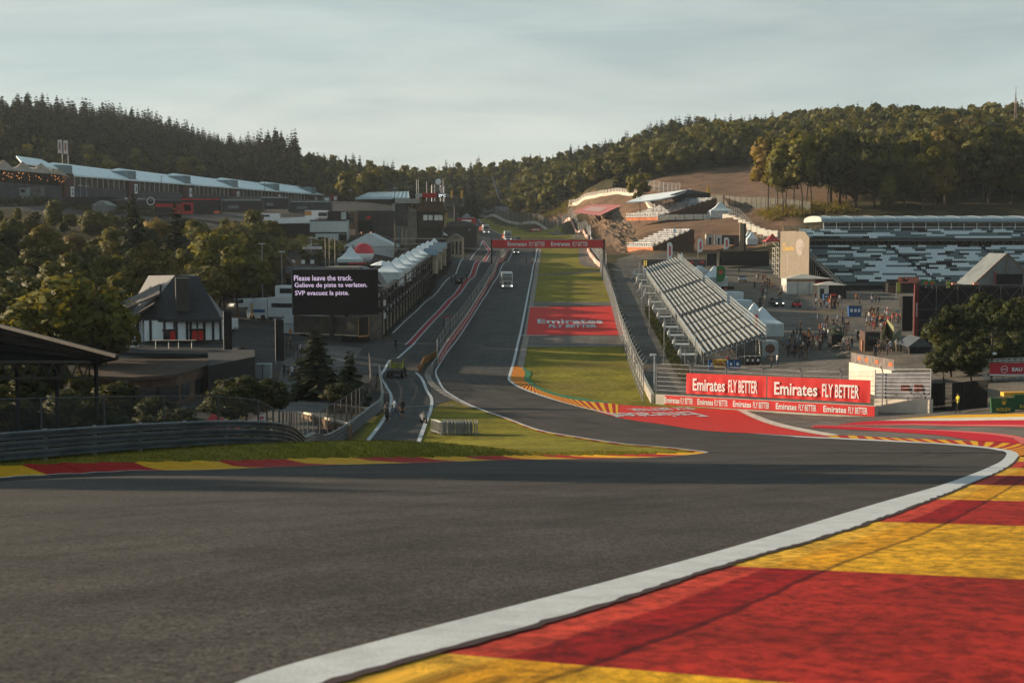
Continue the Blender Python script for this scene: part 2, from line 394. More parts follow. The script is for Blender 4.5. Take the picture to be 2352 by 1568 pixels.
 # -- the setting: ground, roads, paint
def in_poly(px,py,poly):
 c=np.zeros(px.shape,bool);n=len(poly)
 for i in range(n):
  x1,y1=poly[i];x2,y2=poly[(i+1)%n]
  k=((y1>py)!=(y2>py))&(px<(x2-x1)*(py-y1)/((y2-y1)+1e-12)+x1)
  c^=k
 return c
def build_ground():
 nx,ny=len(GX),len(GY)
 V=np.stack([_gx,_gy,GZ],-1).reshape(-1,3)
 idx=np.arange(nx*ny).reshape(nx,ny)
 F=np.stack([idx[:-1,:-1],idx[1:,:-1],idx[1:,1:],idx[:-1,1:]],-1).reshape(-1,4)
 me=bpy.data.meshes.new('ground')
 me.vertices.add(len(V));me.vertices.foreach_set('co',V.ravel())
 me.loops.add(F.size);me.loops.foreach_set('vertex_index',F.ravel().astype(np.int32))
 me.polygons.add(len(F));me.polygons.foreach_set('loop_start',np.arange(0,F.size,4,dtype=np.int32))
 me.polygons.foreach_set('use_smooth',np.ones(len(F),bool))
 me.update(calc_edges=True)
 x,y=V[:,0],V[:,1]
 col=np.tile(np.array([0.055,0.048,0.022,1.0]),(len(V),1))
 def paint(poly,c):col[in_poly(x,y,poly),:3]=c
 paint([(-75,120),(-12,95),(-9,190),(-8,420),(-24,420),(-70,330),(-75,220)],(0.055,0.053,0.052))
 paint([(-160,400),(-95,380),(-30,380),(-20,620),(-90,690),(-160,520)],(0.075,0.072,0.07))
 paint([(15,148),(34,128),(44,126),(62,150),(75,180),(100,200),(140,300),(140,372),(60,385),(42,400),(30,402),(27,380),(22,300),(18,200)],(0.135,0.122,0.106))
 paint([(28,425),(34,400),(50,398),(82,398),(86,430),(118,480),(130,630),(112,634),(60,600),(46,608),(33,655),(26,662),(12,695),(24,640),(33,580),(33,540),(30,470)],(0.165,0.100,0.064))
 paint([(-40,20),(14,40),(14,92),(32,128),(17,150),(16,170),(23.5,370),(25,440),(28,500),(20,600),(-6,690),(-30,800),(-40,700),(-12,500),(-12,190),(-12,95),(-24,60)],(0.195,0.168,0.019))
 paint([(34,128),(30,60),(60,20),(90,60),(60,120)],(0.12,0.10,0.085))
 ca=me.color_attributes.new('zone','FLOAT_COLOR','POINT');ca.data.foreach_set('color',col.ravel())
 m=bpy.data.materials.new('ground_earth');m.use_nodes=True;nt=m.node_tree;b=nt.nodes['Principled BSDF']
 b.inputs['Roughness'].default_value=0.95;b.inputs['Specular IOR Level'].default_value=0.1
 at=nt.nodes.new('ShaderNodeVertexColor');at.layer_name='zone'
 tc=nt.nodes.new('ShaderNodeTexCoord')
 fac=None
 for sc,lo,hi,det in ((0.18,0.65,1.30,6),(1.6,0.75,1.25,4),(9.0,0.8,1.2,3)):
  n=nt.nodes.new('ShaderNodeTexNoise');n.inputs['Scale'].default_value=sc;n.inputs['Detail'].default_value=det
  nt.links.new(tc.outputs['Object'],n.inputs['Vector'])
  mr=nt.nodes.new('ShaderNodeMapRange');mr.inputs['From Min'].default_value=0.3;mr.inputs['From Max'].default_value=0.7
  mr.inputs['To Min'].default_value=lo;mr.inputs['To Max'].default_value=hi
  nt.links.new(n.outputs['Fac'],mr.inputs['Value'])
  if fac is None:fac=mr.outputs[0]
  else :
   mu=nt.nodes.new('ShaderNodeMath');mu.operation='MULTIPLY'
   nt.links.new(fac,mu.inputs[0]);nt.links.new(mr.outputs[0],mu.inputs[1]);fac=mu.outputs[0]
 vm=nt.nodes.new('ShaderNodeVectorMath');vm.operation='SCALE'
 nt.links.new(at.outputs[0],vm.inputs[0]);nt.links.new(fac,vm.inputs['Scale'])
 n=nt.nodes.new('ShaderNodeTexNoise');n.inputs['Scale'].default_value=0.09;n.inputs['Detail'].default_value=5
 nt.links.new(tc.outputs['Object'],n.inputs['Vector'])
 rr=nt.nodes.new('ShaderNodeValToRGB');rr.color_ramp.elements[0].position=0.52;rr.color_ramp.elements[0].color=(0,0,0,1);rr.color_ramp.elements[1].position=0.72;rr.color_ramp.elements[1].color=(0.6,0.6,0.6,1)
 nt.links.new(n.outputs['Fac'],rr.inputs[0])
 mx=nt.nodes.new('ShaderNodeMixRGB');mx.inputs[2].default_value=(0.15,0.095,0.04,1)
 nt.links.new(rr.outputs[0],mx.inputs[0]);nt.links.new(vm.outputs[0],mx.inputs[1])
 nt.links.new(mx.outputs[0],b.inputs['Base Color'])
 nb=nt.nodes.new('ShaderNodeTexNoise');nb.inputs['Scale'].default_value=0.9;nb.inputs['Detail'].default_value=8;nb.inputs['Roughness'].default_value=0.65
 nt.links.new(tc.outputs['Object'],nb.inputs['Vector'])
 bp=nt.nodes.new('ShaderNodeBump');bp.inputs['Strength'].default_value=0.6;bp.inputs['Distance'].default_value=0.35
 nt.links.new(nb.outputs['Fac'],bp.inputs['Height']);nt.links.new(bp.outputs[0],b.inputs['Normal'])
 me.materials.append(m)
 o=bpy.data.objects.new('ground',me);COL.objects.link(o);tag(o,kind='structure')
 return o
build_ground()
def road_mat(name,c,sc=55.0,patch=0.28):
 m=bpy.data.materials.new(name);m.use_nodes=True;nt=m.node_tree;b=nt.nodes['Principled BSDF']
 b.inputs['Roughness'].default_value=0.85;b.inputs['Specular IOR Level'].default_value=0.12
 tc=nt.nodes.new('ShaderNodeTexCoord')
 n1=nt.nodes.new('ShaderNodeTexNoise');n1 .inputs['Scale'].default_value=sc;n1 .inputs['Detail'].default_value=3
 n2=nt.nodes.new('ShaderNodeTexNoise');n2 .inputs['Scale'].default_value=0.35;n2 .inputs['Detail'].default_value=6
 n3=nt.nodes.new('ShaderNodeTexNoise');n3 .inputs['Scale'].default_value=9.0;n3 .inputs['Detail'].default_value=4
 for n in (n1,n2,n3):nt.links.new(tc.outputs['Object'],n.inputs['Vector'])
 mp=nt.nodes.new('ShaderNodeMapping');mp.inputs['Scale'].default_value=(1.1,0.03,1)
 nt.links.new(tc.outputs['UV'],mp.inputs[0])
 n4=nt.nodes.new('ShaderNodeTexNoise');n4 .inputs['Scale'].default_value=1.0;n4 .inputs['Detail'].default_value=4
 nt.links.new(mp.outputs[0],n4 .inputs['Vector'])
 fac=None
 for n,lo,hi in ((n1,0.05,2.3),(n2,1-patch,1+patch),(n3,0.62,1.4),(n4,0.82,1.16)):
  mr=nt.nodes.new('ShaderNodeMapRange');mr.inputs['From Min'].default_value=0.28;mr.inputs['From Max'].default_value=0.72
  mr.inputs['To Min'].default_value=lo;mr.inputs['To Max'].default_value=hi
  nt.links.new(n.outputs['Fac'],mr.inputs['Value'])
  if fac is None:fac=mr.outputs[0]
  else :
   mu=nt.nodes.new('ShaderNodeMath');mu.operation='MULTIPLY';nt.links.new(fac,mu.inputs[0]);nt.links.new(mr.outputs[0],mu.inputs[1]);fac=mu.outputs[0]
 vm=nt.nodes.new('ShaderNodeVectorMath');vm.operation='SCALE';vm.inputs[0].default_value=c
 nt.links.new(fac,vm.inputs['Scale']);nt.links.new(vm.outputs[0],b.inputs['Base Color'])
 bp=nt.nodes.new('ShaderNodeBump');bp.inputs['Strength'].default_value=0.5;bp.inputs['Distance'].default_value=0.012
 nt.links.new(n1 .outputs['Fac'],bp.inputs['Height']);nt.links.new(bp.outputs[0],b.inputs['Normal'])
 return m
ASPH=road_mat('asphalt',(0.048,0.0425,0.039),30.0)
ASPH2=road_mat('asphalt_pit',(0.050,0.048,0.047))
ASPH3=road_mat('asphalt_runoff',(0.115,0.100,0.088))
def paint_mat(name,c,wear=0.25,c2=None):
 m=bpy.data.materials.new(name);m.use_nodes=True;nt=m.node_tree;b=nt.nodes['Principled BSDF']
 b.inputs['Roughness'].default_value=0.75;b.inputs['Specular IOR Level'].default_value=0.08
 tc=nt.nodes.new('ShaderNodeTexCoord')
 n1=nt.nodes.new('ShaderNodeTexNoise');n1 .inputs['Scale'].default_value=2.2;n1 .inputs['Detail'].default_value=7;n1 .inputs['Roughness'].default_value=0.62
 n2=nt.nodes.new('ShaderNodeTexNoise');n2 .inputs['Scale'].default_value=40;n2 .inputs['Detail'].default_value=4
 for n in (n1,n2):nt.links.new(tc.outputs['Object'],n.inputs['Vector'])
 r=nt.nodes.new('ShaderNodeValToRGB');r.color_ramp.elements[0].position=0.30;r.color_ramp.elements[1].position=0.62
 lo=c2 or tuple(x*(1-wear)for x in c)
 r.color_ramp.elements[0].color=(*lo,1);r.color_ramp.elements[1].color=(*c,1)
 nt.links.new(n1 .outputs['Fac'],r.inputs[0])
 mr=nt.nodes.new('ShaderNodeMapRange');mr.inputs['From Min'].default_value=0.3;mr.inputs['From Max'].default_value=0.7;mr.inputs['To Min'].default_value=0.82;mr.inputs['To Max'].default_value=1.12
 nt.links.new(n2 .outputs['Fac'],mr.inputs['Value'])
 vm=nt.nodes.new('ShaderNodeVectorMath');vm.operation='SCALE'
 nt.links.new(r.outputs[0],vm.inputs[0]);nt.links.new(mr.outputs[0],vm.inputs['Scale'])
 nt.links.new(vm.outputs[0],b.inputs['Base Color'])
 bp=nt.nodes.new('ShaderNodeBump');bp.inputs['Strength'].default_value=0.35;bp.inputs['Distance'].default_value=0.01
 nt.links.new(n2 .outputs['Fac'],bp.inputs['Height']);nt.links.new(bp.outputs[0],b.inputs['Normal'])
 return m
WHITE=paint_mat('road_paint_white',(0.55,0.575,0.59),0.22)
RED=paint_mat('road_paint_red',(0.42,0.028,0.022),0.35)
YEL=paint_mat('road_paint_yellow',(0.72,0.37,0.022),0.22)
REDF=paint_mat('runoff_paint_red',(0.62,0.042,0.034),0.25)
REDD=paint_mat('runoff_paint_crimson',(0.50,0.02,0.035),0.2)
PINK=paint_mat('runoff_paint_faded',(0.62,0.14,0.13),0.2)
GREEN=paint_mat('kerb_paint_green',(0.06,0.20,0.10),0.3)
CONC=mat('concrete',(0.42,0.38,0.33),0.9,0.16,0.9,bump=0.15)
GUTTER=mat('gutter_concrete',(0.22,0.19,0.16),0.9,0.25,0.8)
# --- the racing line of the nearest bend
RL_IN=[(300,1690),(533,1567),(875,1470),(1157,1396),(1419,1328),(1737,1240),(2014,1154),(2173,1109),(2250,1080),(2292,1061),(2309,1041),(2300,1037),(2272,1031),(2173,1021),(1935,1008),(1617,988),(1419,959)]
RL_OUT=[(500,1690),(807,1567),(1012,1508),(1237,1444),(1419,1388),(1697,1295),(2014,1200),(2232,1113),(2311,1077),(2339,1050),(2327,1037),(2272,1028),(2173,1019),(1935,1006.5),(1617,987),(1419,958.4)]
L_in=ground_line(RL_IN);L_out=ground_line(RL_OUT)
KL_LOW=[(0,1099),(181,1090),(362,1082),(608,1075),(946,1064.5),(1176,1057),(1487,1051.5),(1624,1041)]
KL_UP=[(0,1073),(272,1065),(440,1062),(608,1058),(990,1052.5),(1245,1047.5),(1487,1044.5),(1612,1040)]
k_low=ground_line(KL_LOW);d0=(k_low[0]-k_low[8]).normalized()
k_low=[k_low[0]+d0*45]+k_low
l_mid=[p.lerp(q,.4)for p,q in zip(L_in,L_out)]
near_right=[Vector((-1.5-14*0.62,-12))]+l_mid[:l_mid.index(min(l_mid,key=lambda p:(p-Vector((28.7,82.2))).length))+1]
strip('asphalt_track',k_low,near_right,ASPH,0.03,1.0,24)
INF=[(1624,1041),(1600,1037),(1523,1028),(1419,1019),(1314,1003),(1222,984),(1123,948),(1047,914),(1013,886),(1001,858),(1013,831)]
FAR=[(2309,1041),(2272,1030),(2173,1020),(1935,1007),(1755,997),(1626,990),(1523,975),(1419,959),(1291,924),(1204,895),(1176,879),(1170,865),(1187,801)]
inf=ground_line(INF);far=ground_line(FAR)
strip('asphalt_bend',inf,far,ASPH,0.037,1.2,20)
# --- the long straight with the pit lane beside it
RIGHT=[(1170,865),(1187,801),(1200,743),(1217,655),(1233,572)]
right=ground_line(RIGHT)
PITB=[(870,800),(902,764),(988,684),(1050,620),(1108,560)]
pitb=ground_line(PITB)
strip('asphalt_straight',pitb,offset(right,-1.4),ASPH2,0.045,2.0,16)
FR=[(1236,572),(1180,544),(1128,528),(1097,503),(1078,495)]
fr=ground_line(FR);fl=[p+Vector((-13,-2))for p in fr]
strip('asphalt_far_road',fl,fr,ASPH2,0.06,3.0,6)
strip('asphalt_pit_merge',[p+Vector((-2,0))for p in ground_line([(1000,690),(1108,562),(1112,545)])],ground_line([(1120,690),(1160,590),(1236,571)]),ASPH2,0.05,3.0,8)
# --- pit exit road
PXL=[(846,1012),(883,961),(899,917),(887,888),(875,864),(891,834),(913,823),(933,806),(953,788)]
PXR=[(963,1012),(982,961),(992,921),(978,892),(955,856)]
pxl=ground_line(PXL);pxr=ground_line(PXR)
pxl=[pxl[0]+(pxl[0]-pxl[6]).normalized()*16]+pxl;pxr=[pxr[0]+(pxr[0]-pxr[6]).normalized()*16]+pxr
pxa=pxl
pxb=[pxr[0]]+ground_line([(964,1012),(984,961),(1003,930),(1047,915),(1014,886),(1003,858),(1013,831),(1040,788)])
strip('asphalt_pit_exit',pxa,pxb,ASPH2,0.032,1.2,12)
strip('asphalt_yard',ground_line([(740,850),(810,830),(850,775)]),ground_line([(862,890),(880,845),(960,785)]),ASPH2,0.038,1.5,10)
strip('footpath',[Vector((-24.5,95))]+ground_line([(640,935),(640,870),(650,830),(700,790)],False),[Vector((-15,95))]+ground_line([(770,935),(775,900),(770,860),(850,800)],False),mat('path_paving',(0.10,0.095,0.09),0.9,0.25,0.8),0.03,1.5,8)
# --- faint rubber laid down through the bend
RUB=bpy.data.materials.new('tyre_rubber_film');RUB.use_nodes=True;_nt=RUB.node_tree;_b=_nt.nodes['Principled BSDF'];_b.inputs['Base Color'].default_value=(.012,.011,.011,1);_b.inputs['Roughness'].default_value=.8;_b.inputs['Specular IOR Level'].default_value=.1
_tc=_nt.nodes.new('ShaderNodeTexCoord');_n=_nt.nodes.new('ShaderNodeTexNoise');_n.inputs['Scale'].default_value=.35;_n.inputs['Detail'].default_value=6;_nt.links.new(_tc.outputs['UV'],_n.inputs['Vector'])
_m=_nt.nodes.new('ShaderNodeMapRange');_m.inputs['From Min'].default_value=.42;_m.inputs['From Max'].default_value=.68;_m.inputs['To Max'].default_value=.16;_nt.links.new(_n.outputs['Fac'],_m.inputs['Value'])
_t=_nt.nodes.new('ShaderNodeBsdfTransparent');_x=_nt.nodes.new('ShaderNodeMixShader');_nt.links.new(_m.outputs[0],_x.inputs[0]);_nt.links.new(_t.outputs[0],_x.inputs[1]);_nt.links.new(_b.outputs[0],_x.inputs[2]);_nt.links.new(_x.outputs[0],_nt.nodes['Material Output'].inputs['Surface'])
for k_,pts_ in enumerate((((-300,1330),(500,1240),(1200,1165),(1800,1095),(2150,1052),(2180,1036),(2000,1022)),((-300,1240),(400,1180),(1100,1130),(1700,1080),(2080,1050),(2120,1036),(1930,1020)),((-200,1460),(500,1330),(1200,1215),(1750,1130),(2120,1070)),((900,1105),(1400,1085),(1800,1060),(1990,1042),(1900,1022),(1600,1004),(1380,982)))):
 ribbon('tyre_mark',ground_line(pts_),.42,RUB,.040,.8);ribbon('tyre_mark',offset(ground_line(pts_),1.6),.42,RUB,.041,.8)
 # --- white lines
ribs=[]
strip('white_line',[p.lerp(q,.16)for p,q in zip(L_in,L_out)],L_out,WHITE,0.040,0.4,2)
ribbon('white_line',ground_line(INF[:-1]+[(1013,831),(1075,743),(1162,603),(1180,570)]),0.26,WHITE,0.075,0.6)
ribbon('white_line',ground_line([(1419,959),(1399,951),(1291,924),(1204,895),(1176,879),(1170,865),(1187,801),(1200,743),(1217,655),(1233,572)]),0.34,WHITE,0.075,0.6)
ribbon('white_line',fr,0.4,WHITE,0.09,2.0)
ribbon('white_line',pxl,0.34,WHITE,0.075,0.6)
ribbon('white_line',pxr,0.34,WHITE,0.075,0.6)
ribbon('white_line',ground_line([(888,938),(940,935),(992,933),(1047,932)]),0.16,WHITE,0.08,0.8)
ribbon('white_line',ground_line([(890,788),(945,789),(1002,790)]),0.18,WHITE,0.085,0.8)
ribbon('white_line',ground_line([(902,766),(988,686),(1050,622),(1108,562)]),0.30,WHITE,0.085,1.5)
ribbon('white_line',ground_line([(1090,690),(1125,640),(1154,595)]),0.12,WHITE,0.085,1.5)
RSL=ground_line([(936,788),(947,777),(1067,643),(1119,583),(1121,576),(1117,570),(1108,563)])
RSR=ground_line([(953,788),(962,777),(1081,643),(1126,583),(1127,575),(1122,568),(1110,561)])
strip('pit_lane_stripe',RSL,RSR,paint_mat('pit_stripe_red',(0.33,0.035,0.04),0.15),0.085,1.0,1)
ribbon('white_line',RSL,0.22,WHITE,0.10,1.0);ribbon('white_line',RSR,0.22,WHITE,0.10,1.0)
# --- near right kerb: broad painted bands
def kerb_mat(name,c,lite,dark):
 m=bpy.data.materials.new(name);m.use_nodes=True;nt=m.node_tree;b=nt.nodes['Principled BSDF']
 b.inputs['Roughness'].default_value=0.7;b.inputs['Specular IOR Level'].default_value=0.1
 tc=nt.nodes.new('ShaderNodeTexCoord');sx=nt.nodes.new('ShaderNodeSeparateXYZ')
 nt.links.new(tc.outputs['UV'],sx.inputs[0])
 nw=nt.nodes.new('ShaderNodeTexNoise');nw.inputs['Scale'].default_value=0.9;nw.inputs['Detail'].default_value=6
 nt.links.new(tc.outputs['UV'],nw.inputs['Vector'])
 ad=nt.nodes.new('ShaderNodeMath');ad.operation='MULTIPLY_ADD';ad.inputs[1].default_value=0.16
 nt.links.new(nw.outputs['Fac'],ad.inputs[0]);nt.links.new(sx.outputs['X'],ad.inputs[2])
 dv=nt.nodes.new('ShaderNodeMath');dv.operation='DIVIDE';dv.inputs[1].default_value=4.0
 nt.links.new(ad.outputs[0],dv.inputs[0])
 r=nt.nodes.new('ShaderNodeValToRGB');cr=r.color_ramp
 cr.elements[0].position=0.0;cr.elements[0].color=(*lite,1)
 cr.elements[1].position=1.0;cr.elements[1].color=(*c,1)
 for p,q in ((0.135,lite),(0.150,dark),(0.27,dark),(0.285,tuple(x*0.9 for x in dark)),(0.293,tuple(x*0.36 for x in dark)),(0.301,tuple(x*0.40 for x in dark)),(0.312,c),(0.56,c),(0.567,tuple(x*0.72 for x in c)),(0.575,c)):
  e=cr.elements.new(p);e.color=(*q,1)
 nt.links.new(dv.outputs[0],r.inputs[0])
 n1=nt.nodes.new('ShaderNodeTexNoise');n1 .inputs['Scale'].default_value=4.5;n1 .inputs['Detail'].default_value=10;n1 .inputs['Roughness'].default_value=0.78
 mp=nt.nodes.new('ShaderNodeMapping');mp.inputs['Scale'].default_value=(1.0,0.8,1);mp.inputs['Rotation'].default_value=(0,0,0.35)
 nt.links.new(tc.outputs['UV'],mp.inputs[0]);nt.links.new(mp.outputs[0],n1 .inputs['Vector'])
 n2=nt.nodes.new('ShaderNodeTexNoise');n2 .inputs['Scale'].default_value=90;n2 .inputs['Detail'].default_value=4
 nt.links.new(tc.outputs['UV'],n2 .inputs['Vector'])
 n3=nt.nodes.new('ShaderNodeTexNoise');n3 .inputs['Scale'].default_value=0.5;n3 .inputs['Detail'].default_value=4
 nt.links.new(tc.outputs['UV'],n3 .inputs['Vector'])
 fac=None
 for n,a0,a1,lo,hi in ((n1,0.41,0.57,0.38,1.12),(n2,0.3,0.7,0.45,1.6),(n3,0.35,0.65,0.72,1.18)):
  mr=nt.nodes.new('ShaderNodeMapRange');mr.inputs['From Min'].default_value=a0;mr.inputs['From Max'].default_value=a1;mr.inputs['To Min'].default_value=lo;mr.inputs['To Max'].default_value=hi
  nt.links.new(n.outputs['Fac'],mr.inputs['Value'])
  if fac is None:fac=mr.outputs[0]
  else :
   mu=nt.nodes.new('ShaderNodeMath');mu.operation='MULTIPLY';nt.links.new(fac,mu.inputs[0]);nt.links.new(mr.outputs[0],mu.inputs[1]);fac=mu.outputs[0]
 vm=nt.nodes.new('ShaderNodeVectorMath');vm.operation='SCALE'
 nt.links.new(r.outputs[0],vm.inputs[0]);nt.links.new(fac,vm.inputs['Scale']);nt.links.new(vm.outputs[0],b.inputs['Base Color'])
 ad2=nt.nodes.new('ShaderNodeMath');ad2 .operation='ADD';nt.links.new(n2 .outputs['Fac'],ad2 .inputs[0]);nt.links.new(n1 .outputs['Fac'],ad2 .inputs[1])
 bp=nt.nodes.new('ShaderNodeBump');bp.inputs['Strength'].default_value=0.6;bp.inputs['Distance'].default_value=0.02
 nt.links.new(ad2 .outputs[0],bp.inputs['Height']);nt.links.new(bp.outputs[0],b.inputs['Normal'])
 return m
KRED=kerb_mat('kerb_red',(0.40,0.026,0.016),(0.60,0.060,0.034),(0.32,0.010,0.010))
KYEL=kerb_mat('kerb_yellow',(0.78,0.40,0.018),(0.80,0.43,0.04),(0.72,0.33,0.012))
ia=L_out.index(min(L_out,key=lambda p:(p-G(2339,1050).to_2d()).length))
kerb_a=[Vector((-9.5,-12))]+L_out[:ia+1]
def perp_right(pts,d):return offset(pts,-d)
kerb_b=perp_right(kerb_a,9.0)
bnd=[G(1028,1512),G(1693,1307),G(2010,1202),G(2161,1150),G(2224,1115),G(2268,1093),G(2292,1075),G(2325,1061),G(2336,1050)]
kn=resample(kerb_a,600);kal=np.concatenate([[0],np.cumsum(np.linalg.norm(np.diff(kn,axis=0),axis=1))])
bal=[float(kal[np.argmin(((kn-np.array([p.x,p.y]))**2).sum(1))])for p in bnd]
bal=[bal[0]-14,bal[0]-7]+bal
def kmi(i,j,n):
 s=kal[-1]*(i+0.5)/(n-1);k=sum(1 for b_ in bal if b_<s)
 return (k+1)%2
strip('painted_kerb',kerb_a,kerb_b,[KRED,KYEL],0.034,0.15,10,kmi)
rj=random.Random(5);jp=[Vector((p[0],p[1]))for p in resample(kerb_a,520)]
wj=0.0;A_,B_=[],[]
for i,p in enumerate(jp):
 wj=0.8*wj+0.2*rj.uniform(-1,1);A_.append(0.018+0.16*max(wj,-.05)+0.05*rj.random());B_.append(-0.03+0.07*wj-0.05*rj.random())
oa=offset(jp,1.0);nrm=[(q-p)for p,q in zip(jp,oa)]
strip('kerb_joint',[p+n_*a_ for p,n_,a_ in zip(jp,nrm,A_)],[p+n_*b_ for p,n_,b_ in zip(jp,nrm,B_)],mat('tar_joint',(0.035,0.018,0.020),0.9,0.3,12),0.046,0.09,1)
fk_a=L_out[ia:];fk_a=[p for p in fk_a if p.x>G(1860,1001).x]
fk_b=ground_line([(2380,1040),(2365,1024),(2243,1014),(2064,1007),(1960,1001),(1870,1000.5)])
strip('striped_kerb',fk_a,fk_b,[RED,YEL],0.045,0.5,2,lambda i,j,n:(i//2)%2)
# --- left kerb with saw-tooth ridges
ku=ground_line(KL_UP);ku=[ku[0]+d0*45]+ku
lb=[G(x,y)for x,y in ((115,1093),(383,1081),(610,1075),(803,1069),(944,1064.5),(1060,1061),(1137,1058),(1237,1056),(1330,1054.5),(1420,1052.5),(1500,1050),(1570,1046))]
kn2=resample(k_low,800);kal2=np.concatenate([[0],np.cumsum(np.linalg.norm(np.diff(kn2,axis=0),axis=1))])
lal=[float(kal2[np.argmin(((kn2-np.array([p.x,p.y]))**2).sum(1))])for p in lb]
first=lal[1]-lal[0]
lal=[lal[0]-first*k for k in range(8,0,-1)]+lal
def lmi(i,j,n):
 s=kal2[-1]*(i+0.5)/(n-1);k=sum(1 for b_ in lal if b_<s);return (k+1)%2
lk=strip('sawtooth_kerb',k_low,ku,[RED,YEL],0.035,0.2,3,lmi)
me=lk.data;co=np.empty(len(me.vertices)*3);me.vertices.foreach_get('co',co);co=co.reshape(-1,3)
nst=len(co)//4
for i in range(nst):
 s=kal2[-1]*i/(nst-1)
 k=sum(1 for b_ in lal if b_<=s)
 if 0<k<len(lal):
  f=(s-lal[k-1])/(lal[k]-lal[k-1])*3;f-=math.floor(f)
 else :f=(s/1.7)%1.0
 for j in range(4):co[i*4+j,2]+=0.055*(1-f)*(j/3.0)
me.vertices.foreach_set('co',co.ravel());me.polygons.foreach_set('use_smooth',[False]*len(me.polygons));me.update()
ribbon('white_line',k_low,0.07,WHITE,0.06,0.6,side=-0.05)
# --- kerb at the foot of the straight
EK_A=ground_line([(1181,841),(1174,858),(1171,868),(1178,880),(1206,896),(1291,925),(1399,952),(1420,958)])
EK_B=ground_line([(1192,841),(1205,854),(1204,872),(1213,881),(1245,899),(1314,918),(1399,927),(1420,930)])
strip('striped_kerb',EK_A,EK_B,[RED,YEL],0.07,0.42,2,lambda i,j,n:(i//2)%2)
EK_C=ground_line([(1193,840),(1219,855),(1217,870),(1236,888),(1291,907),(1401,924)])
strip('green_kerb',ground_line([(1192,841),(1205,854),(1204,872),(1213,881),(1245,899),(1314,918),(1399,927)]),EK_C,GREEN,0.06,0.6,2)
ribbon('drain_channel',[p for p in offset(right,-1.05)],0.9,GUTTER,0.062,2.0)
strip('drain_channel',ground_line([(993,831),(976,854),(981,877),(1006,900),(1038,918),(1085,938)]),ground_line([(996,831),(990,854),(992,872),(1013,893),(1050,914),(1090,937)]),GUTTER,0.062,0.8,2)
ribbon('striped_kerb',ground_line([(1130,951),(1222,985.5),(1314,1005),(1419,1021),(1523,1030),(1610,1040)]),0.30,[RED,YEL],0.065,1.2,mi_fn=lambda i,j,n:(i//2)%2)
# --- painted run-offs
GA=ground_line([(1432,770),(1411,703.5)],False);GB=ground_line([(1209,770.5),(1218,705.5)],False)
strip('red_runoff',GA,GB,REDF,0.075,2.0,12)
for ya,yb,xa,xb,xc,xd in ((796,770.8,1196,1443,1433,1209),(703,694,1218,1411,1408,1221)):
 strip('asphalt_runoff',ground_line([(xa,ya),(xd,yb)],False),ground_line([(xb,ya),(xc,yb)],False),ASPH3,0.06,2.0,10)
ribbon('white_line',ground_line([(1195,797),(1320,796.5),(1445,796)],False),0.35,CONC,0.08)
ribbon('white_line',ground_line([(1197,771),(1261,771)],False),0.5,WHITE,0.09)
ribbon('white_line',ground_line([(1212,705.5),(1261,705)],False),0.6,WHITE,0.09)
ribbon('footpath',ground_line([(1222,633),(1300,629),(1392,622)],False),3.0,ASPH3,0.06,3.0)
strip('asphalt_runoff',ground_line([(1330,563),(1330,600),(1345,612),(1372,616)]),ground_line([(1351,560),(1352,580),(1365,600),(1382,612)]),ASPH3,0.06,2.0,3)
strip('asphalt_runoff',ground_line([(1345,545),(1300,535),(1210,522)]),ground_line([(1349,551),(1318,546),(1300,541)]),ASPH3,0.06,3.0,3)
c=G(1309,739);tl=thing('painted_lettering','white Emirates lettering painted on the square red run-off beside the straight','painted sign')
drape_text('lettering','Emirates',11.2,6.9,(c.x,c.y),0,WHITE,0.12,tl,bold=0.022)
c=G(1314,750);drape_text('lettering','FLY BETTER',8.0,5.0,(c.x,c.y),0,WHITE,0.12,tl,bold=0.03,shear=0.25)
RA=ground_line([(1324,930),(1419,959.5),(1523,975.5),(1626,990.3),(1755,997.3),(1898,1004)])
RB=ground_line([(1399,926),(1419,930),(1548,937),(1696,943),(1737,962),(1790,981),(1898,1002)])
strip('red_runoff',RA,RB,REDF,0.055,0.8,10)
strip('concrete_kerb',ground_line([(1694,943),(1725,959),(1781,979),(1898,1002)]),ground_line([(1712,943),(1737,954),(1802,976),(1930,1000)]),mat('kerb_concrete',(0.55,0.47,0.40),0.85,0.2,1.2),0.075,0.6,2)
ca=G(1510,954);cb=G(1520,941)
ang=math.atan2(-0.30,-1)
tl=thing('painted_lettering','white upside-down Emirates lettering painted on the fan-shaped red run-off at the bend','painted sign')
drape_text('lettering','Emirates',8.6,5.0,(ca.x,ca.y),ang,WHITE,0.10,tl,bold=0.015)
drape_text('lettering','FLY BETTER',6.6,2.8,(cb.x,cb.y),ang,WHITE,0.10,tl,bold=0.02,shear=0.2)
strip('asphalt_runoff',ground_line([(1700,942),(1760,970),(1900,1001),(2064,1008),(2243,1014),(2380,1024)]),ground_line([(1700,936),(1860,945),(2020,953),(2139,949),(2230,951),(2400,950)]),ASPH3,0.04,1.0,14)
sA=ground_line([(1863,983),(1894,979),(2064,986),(2225,995),(2317,1006),(2345,1021)]);sB=ground_line([(1863,983.5),(1950,988),(2041,993),(2156,1001),(2243,1014),(2300,1017)])
strip('runoff_stripe',sA,sB,REDD,0.075,0.8,3)
strip('runoff_stripe',ground_line([(1863,981),(1894,977.5),(2064,984.5),(2225,992),(2317,1000),(2352,1008),(2372,1020)]),ground_line([(1863,983),(1894,979),(2064,986),(2225,995),(2317,1006),(2330,1010),(2345,1021)]),PINK,0.07,0.8,2)
strip('runoff_stripe',ground_line([(1926,976),(2007,968),(2120,967.5),(2420,968)]),ground_line([(1926,976.5),(2087,974.5),(2200,976.5),(2420,980)]),REDD,0.075,0.8,3)
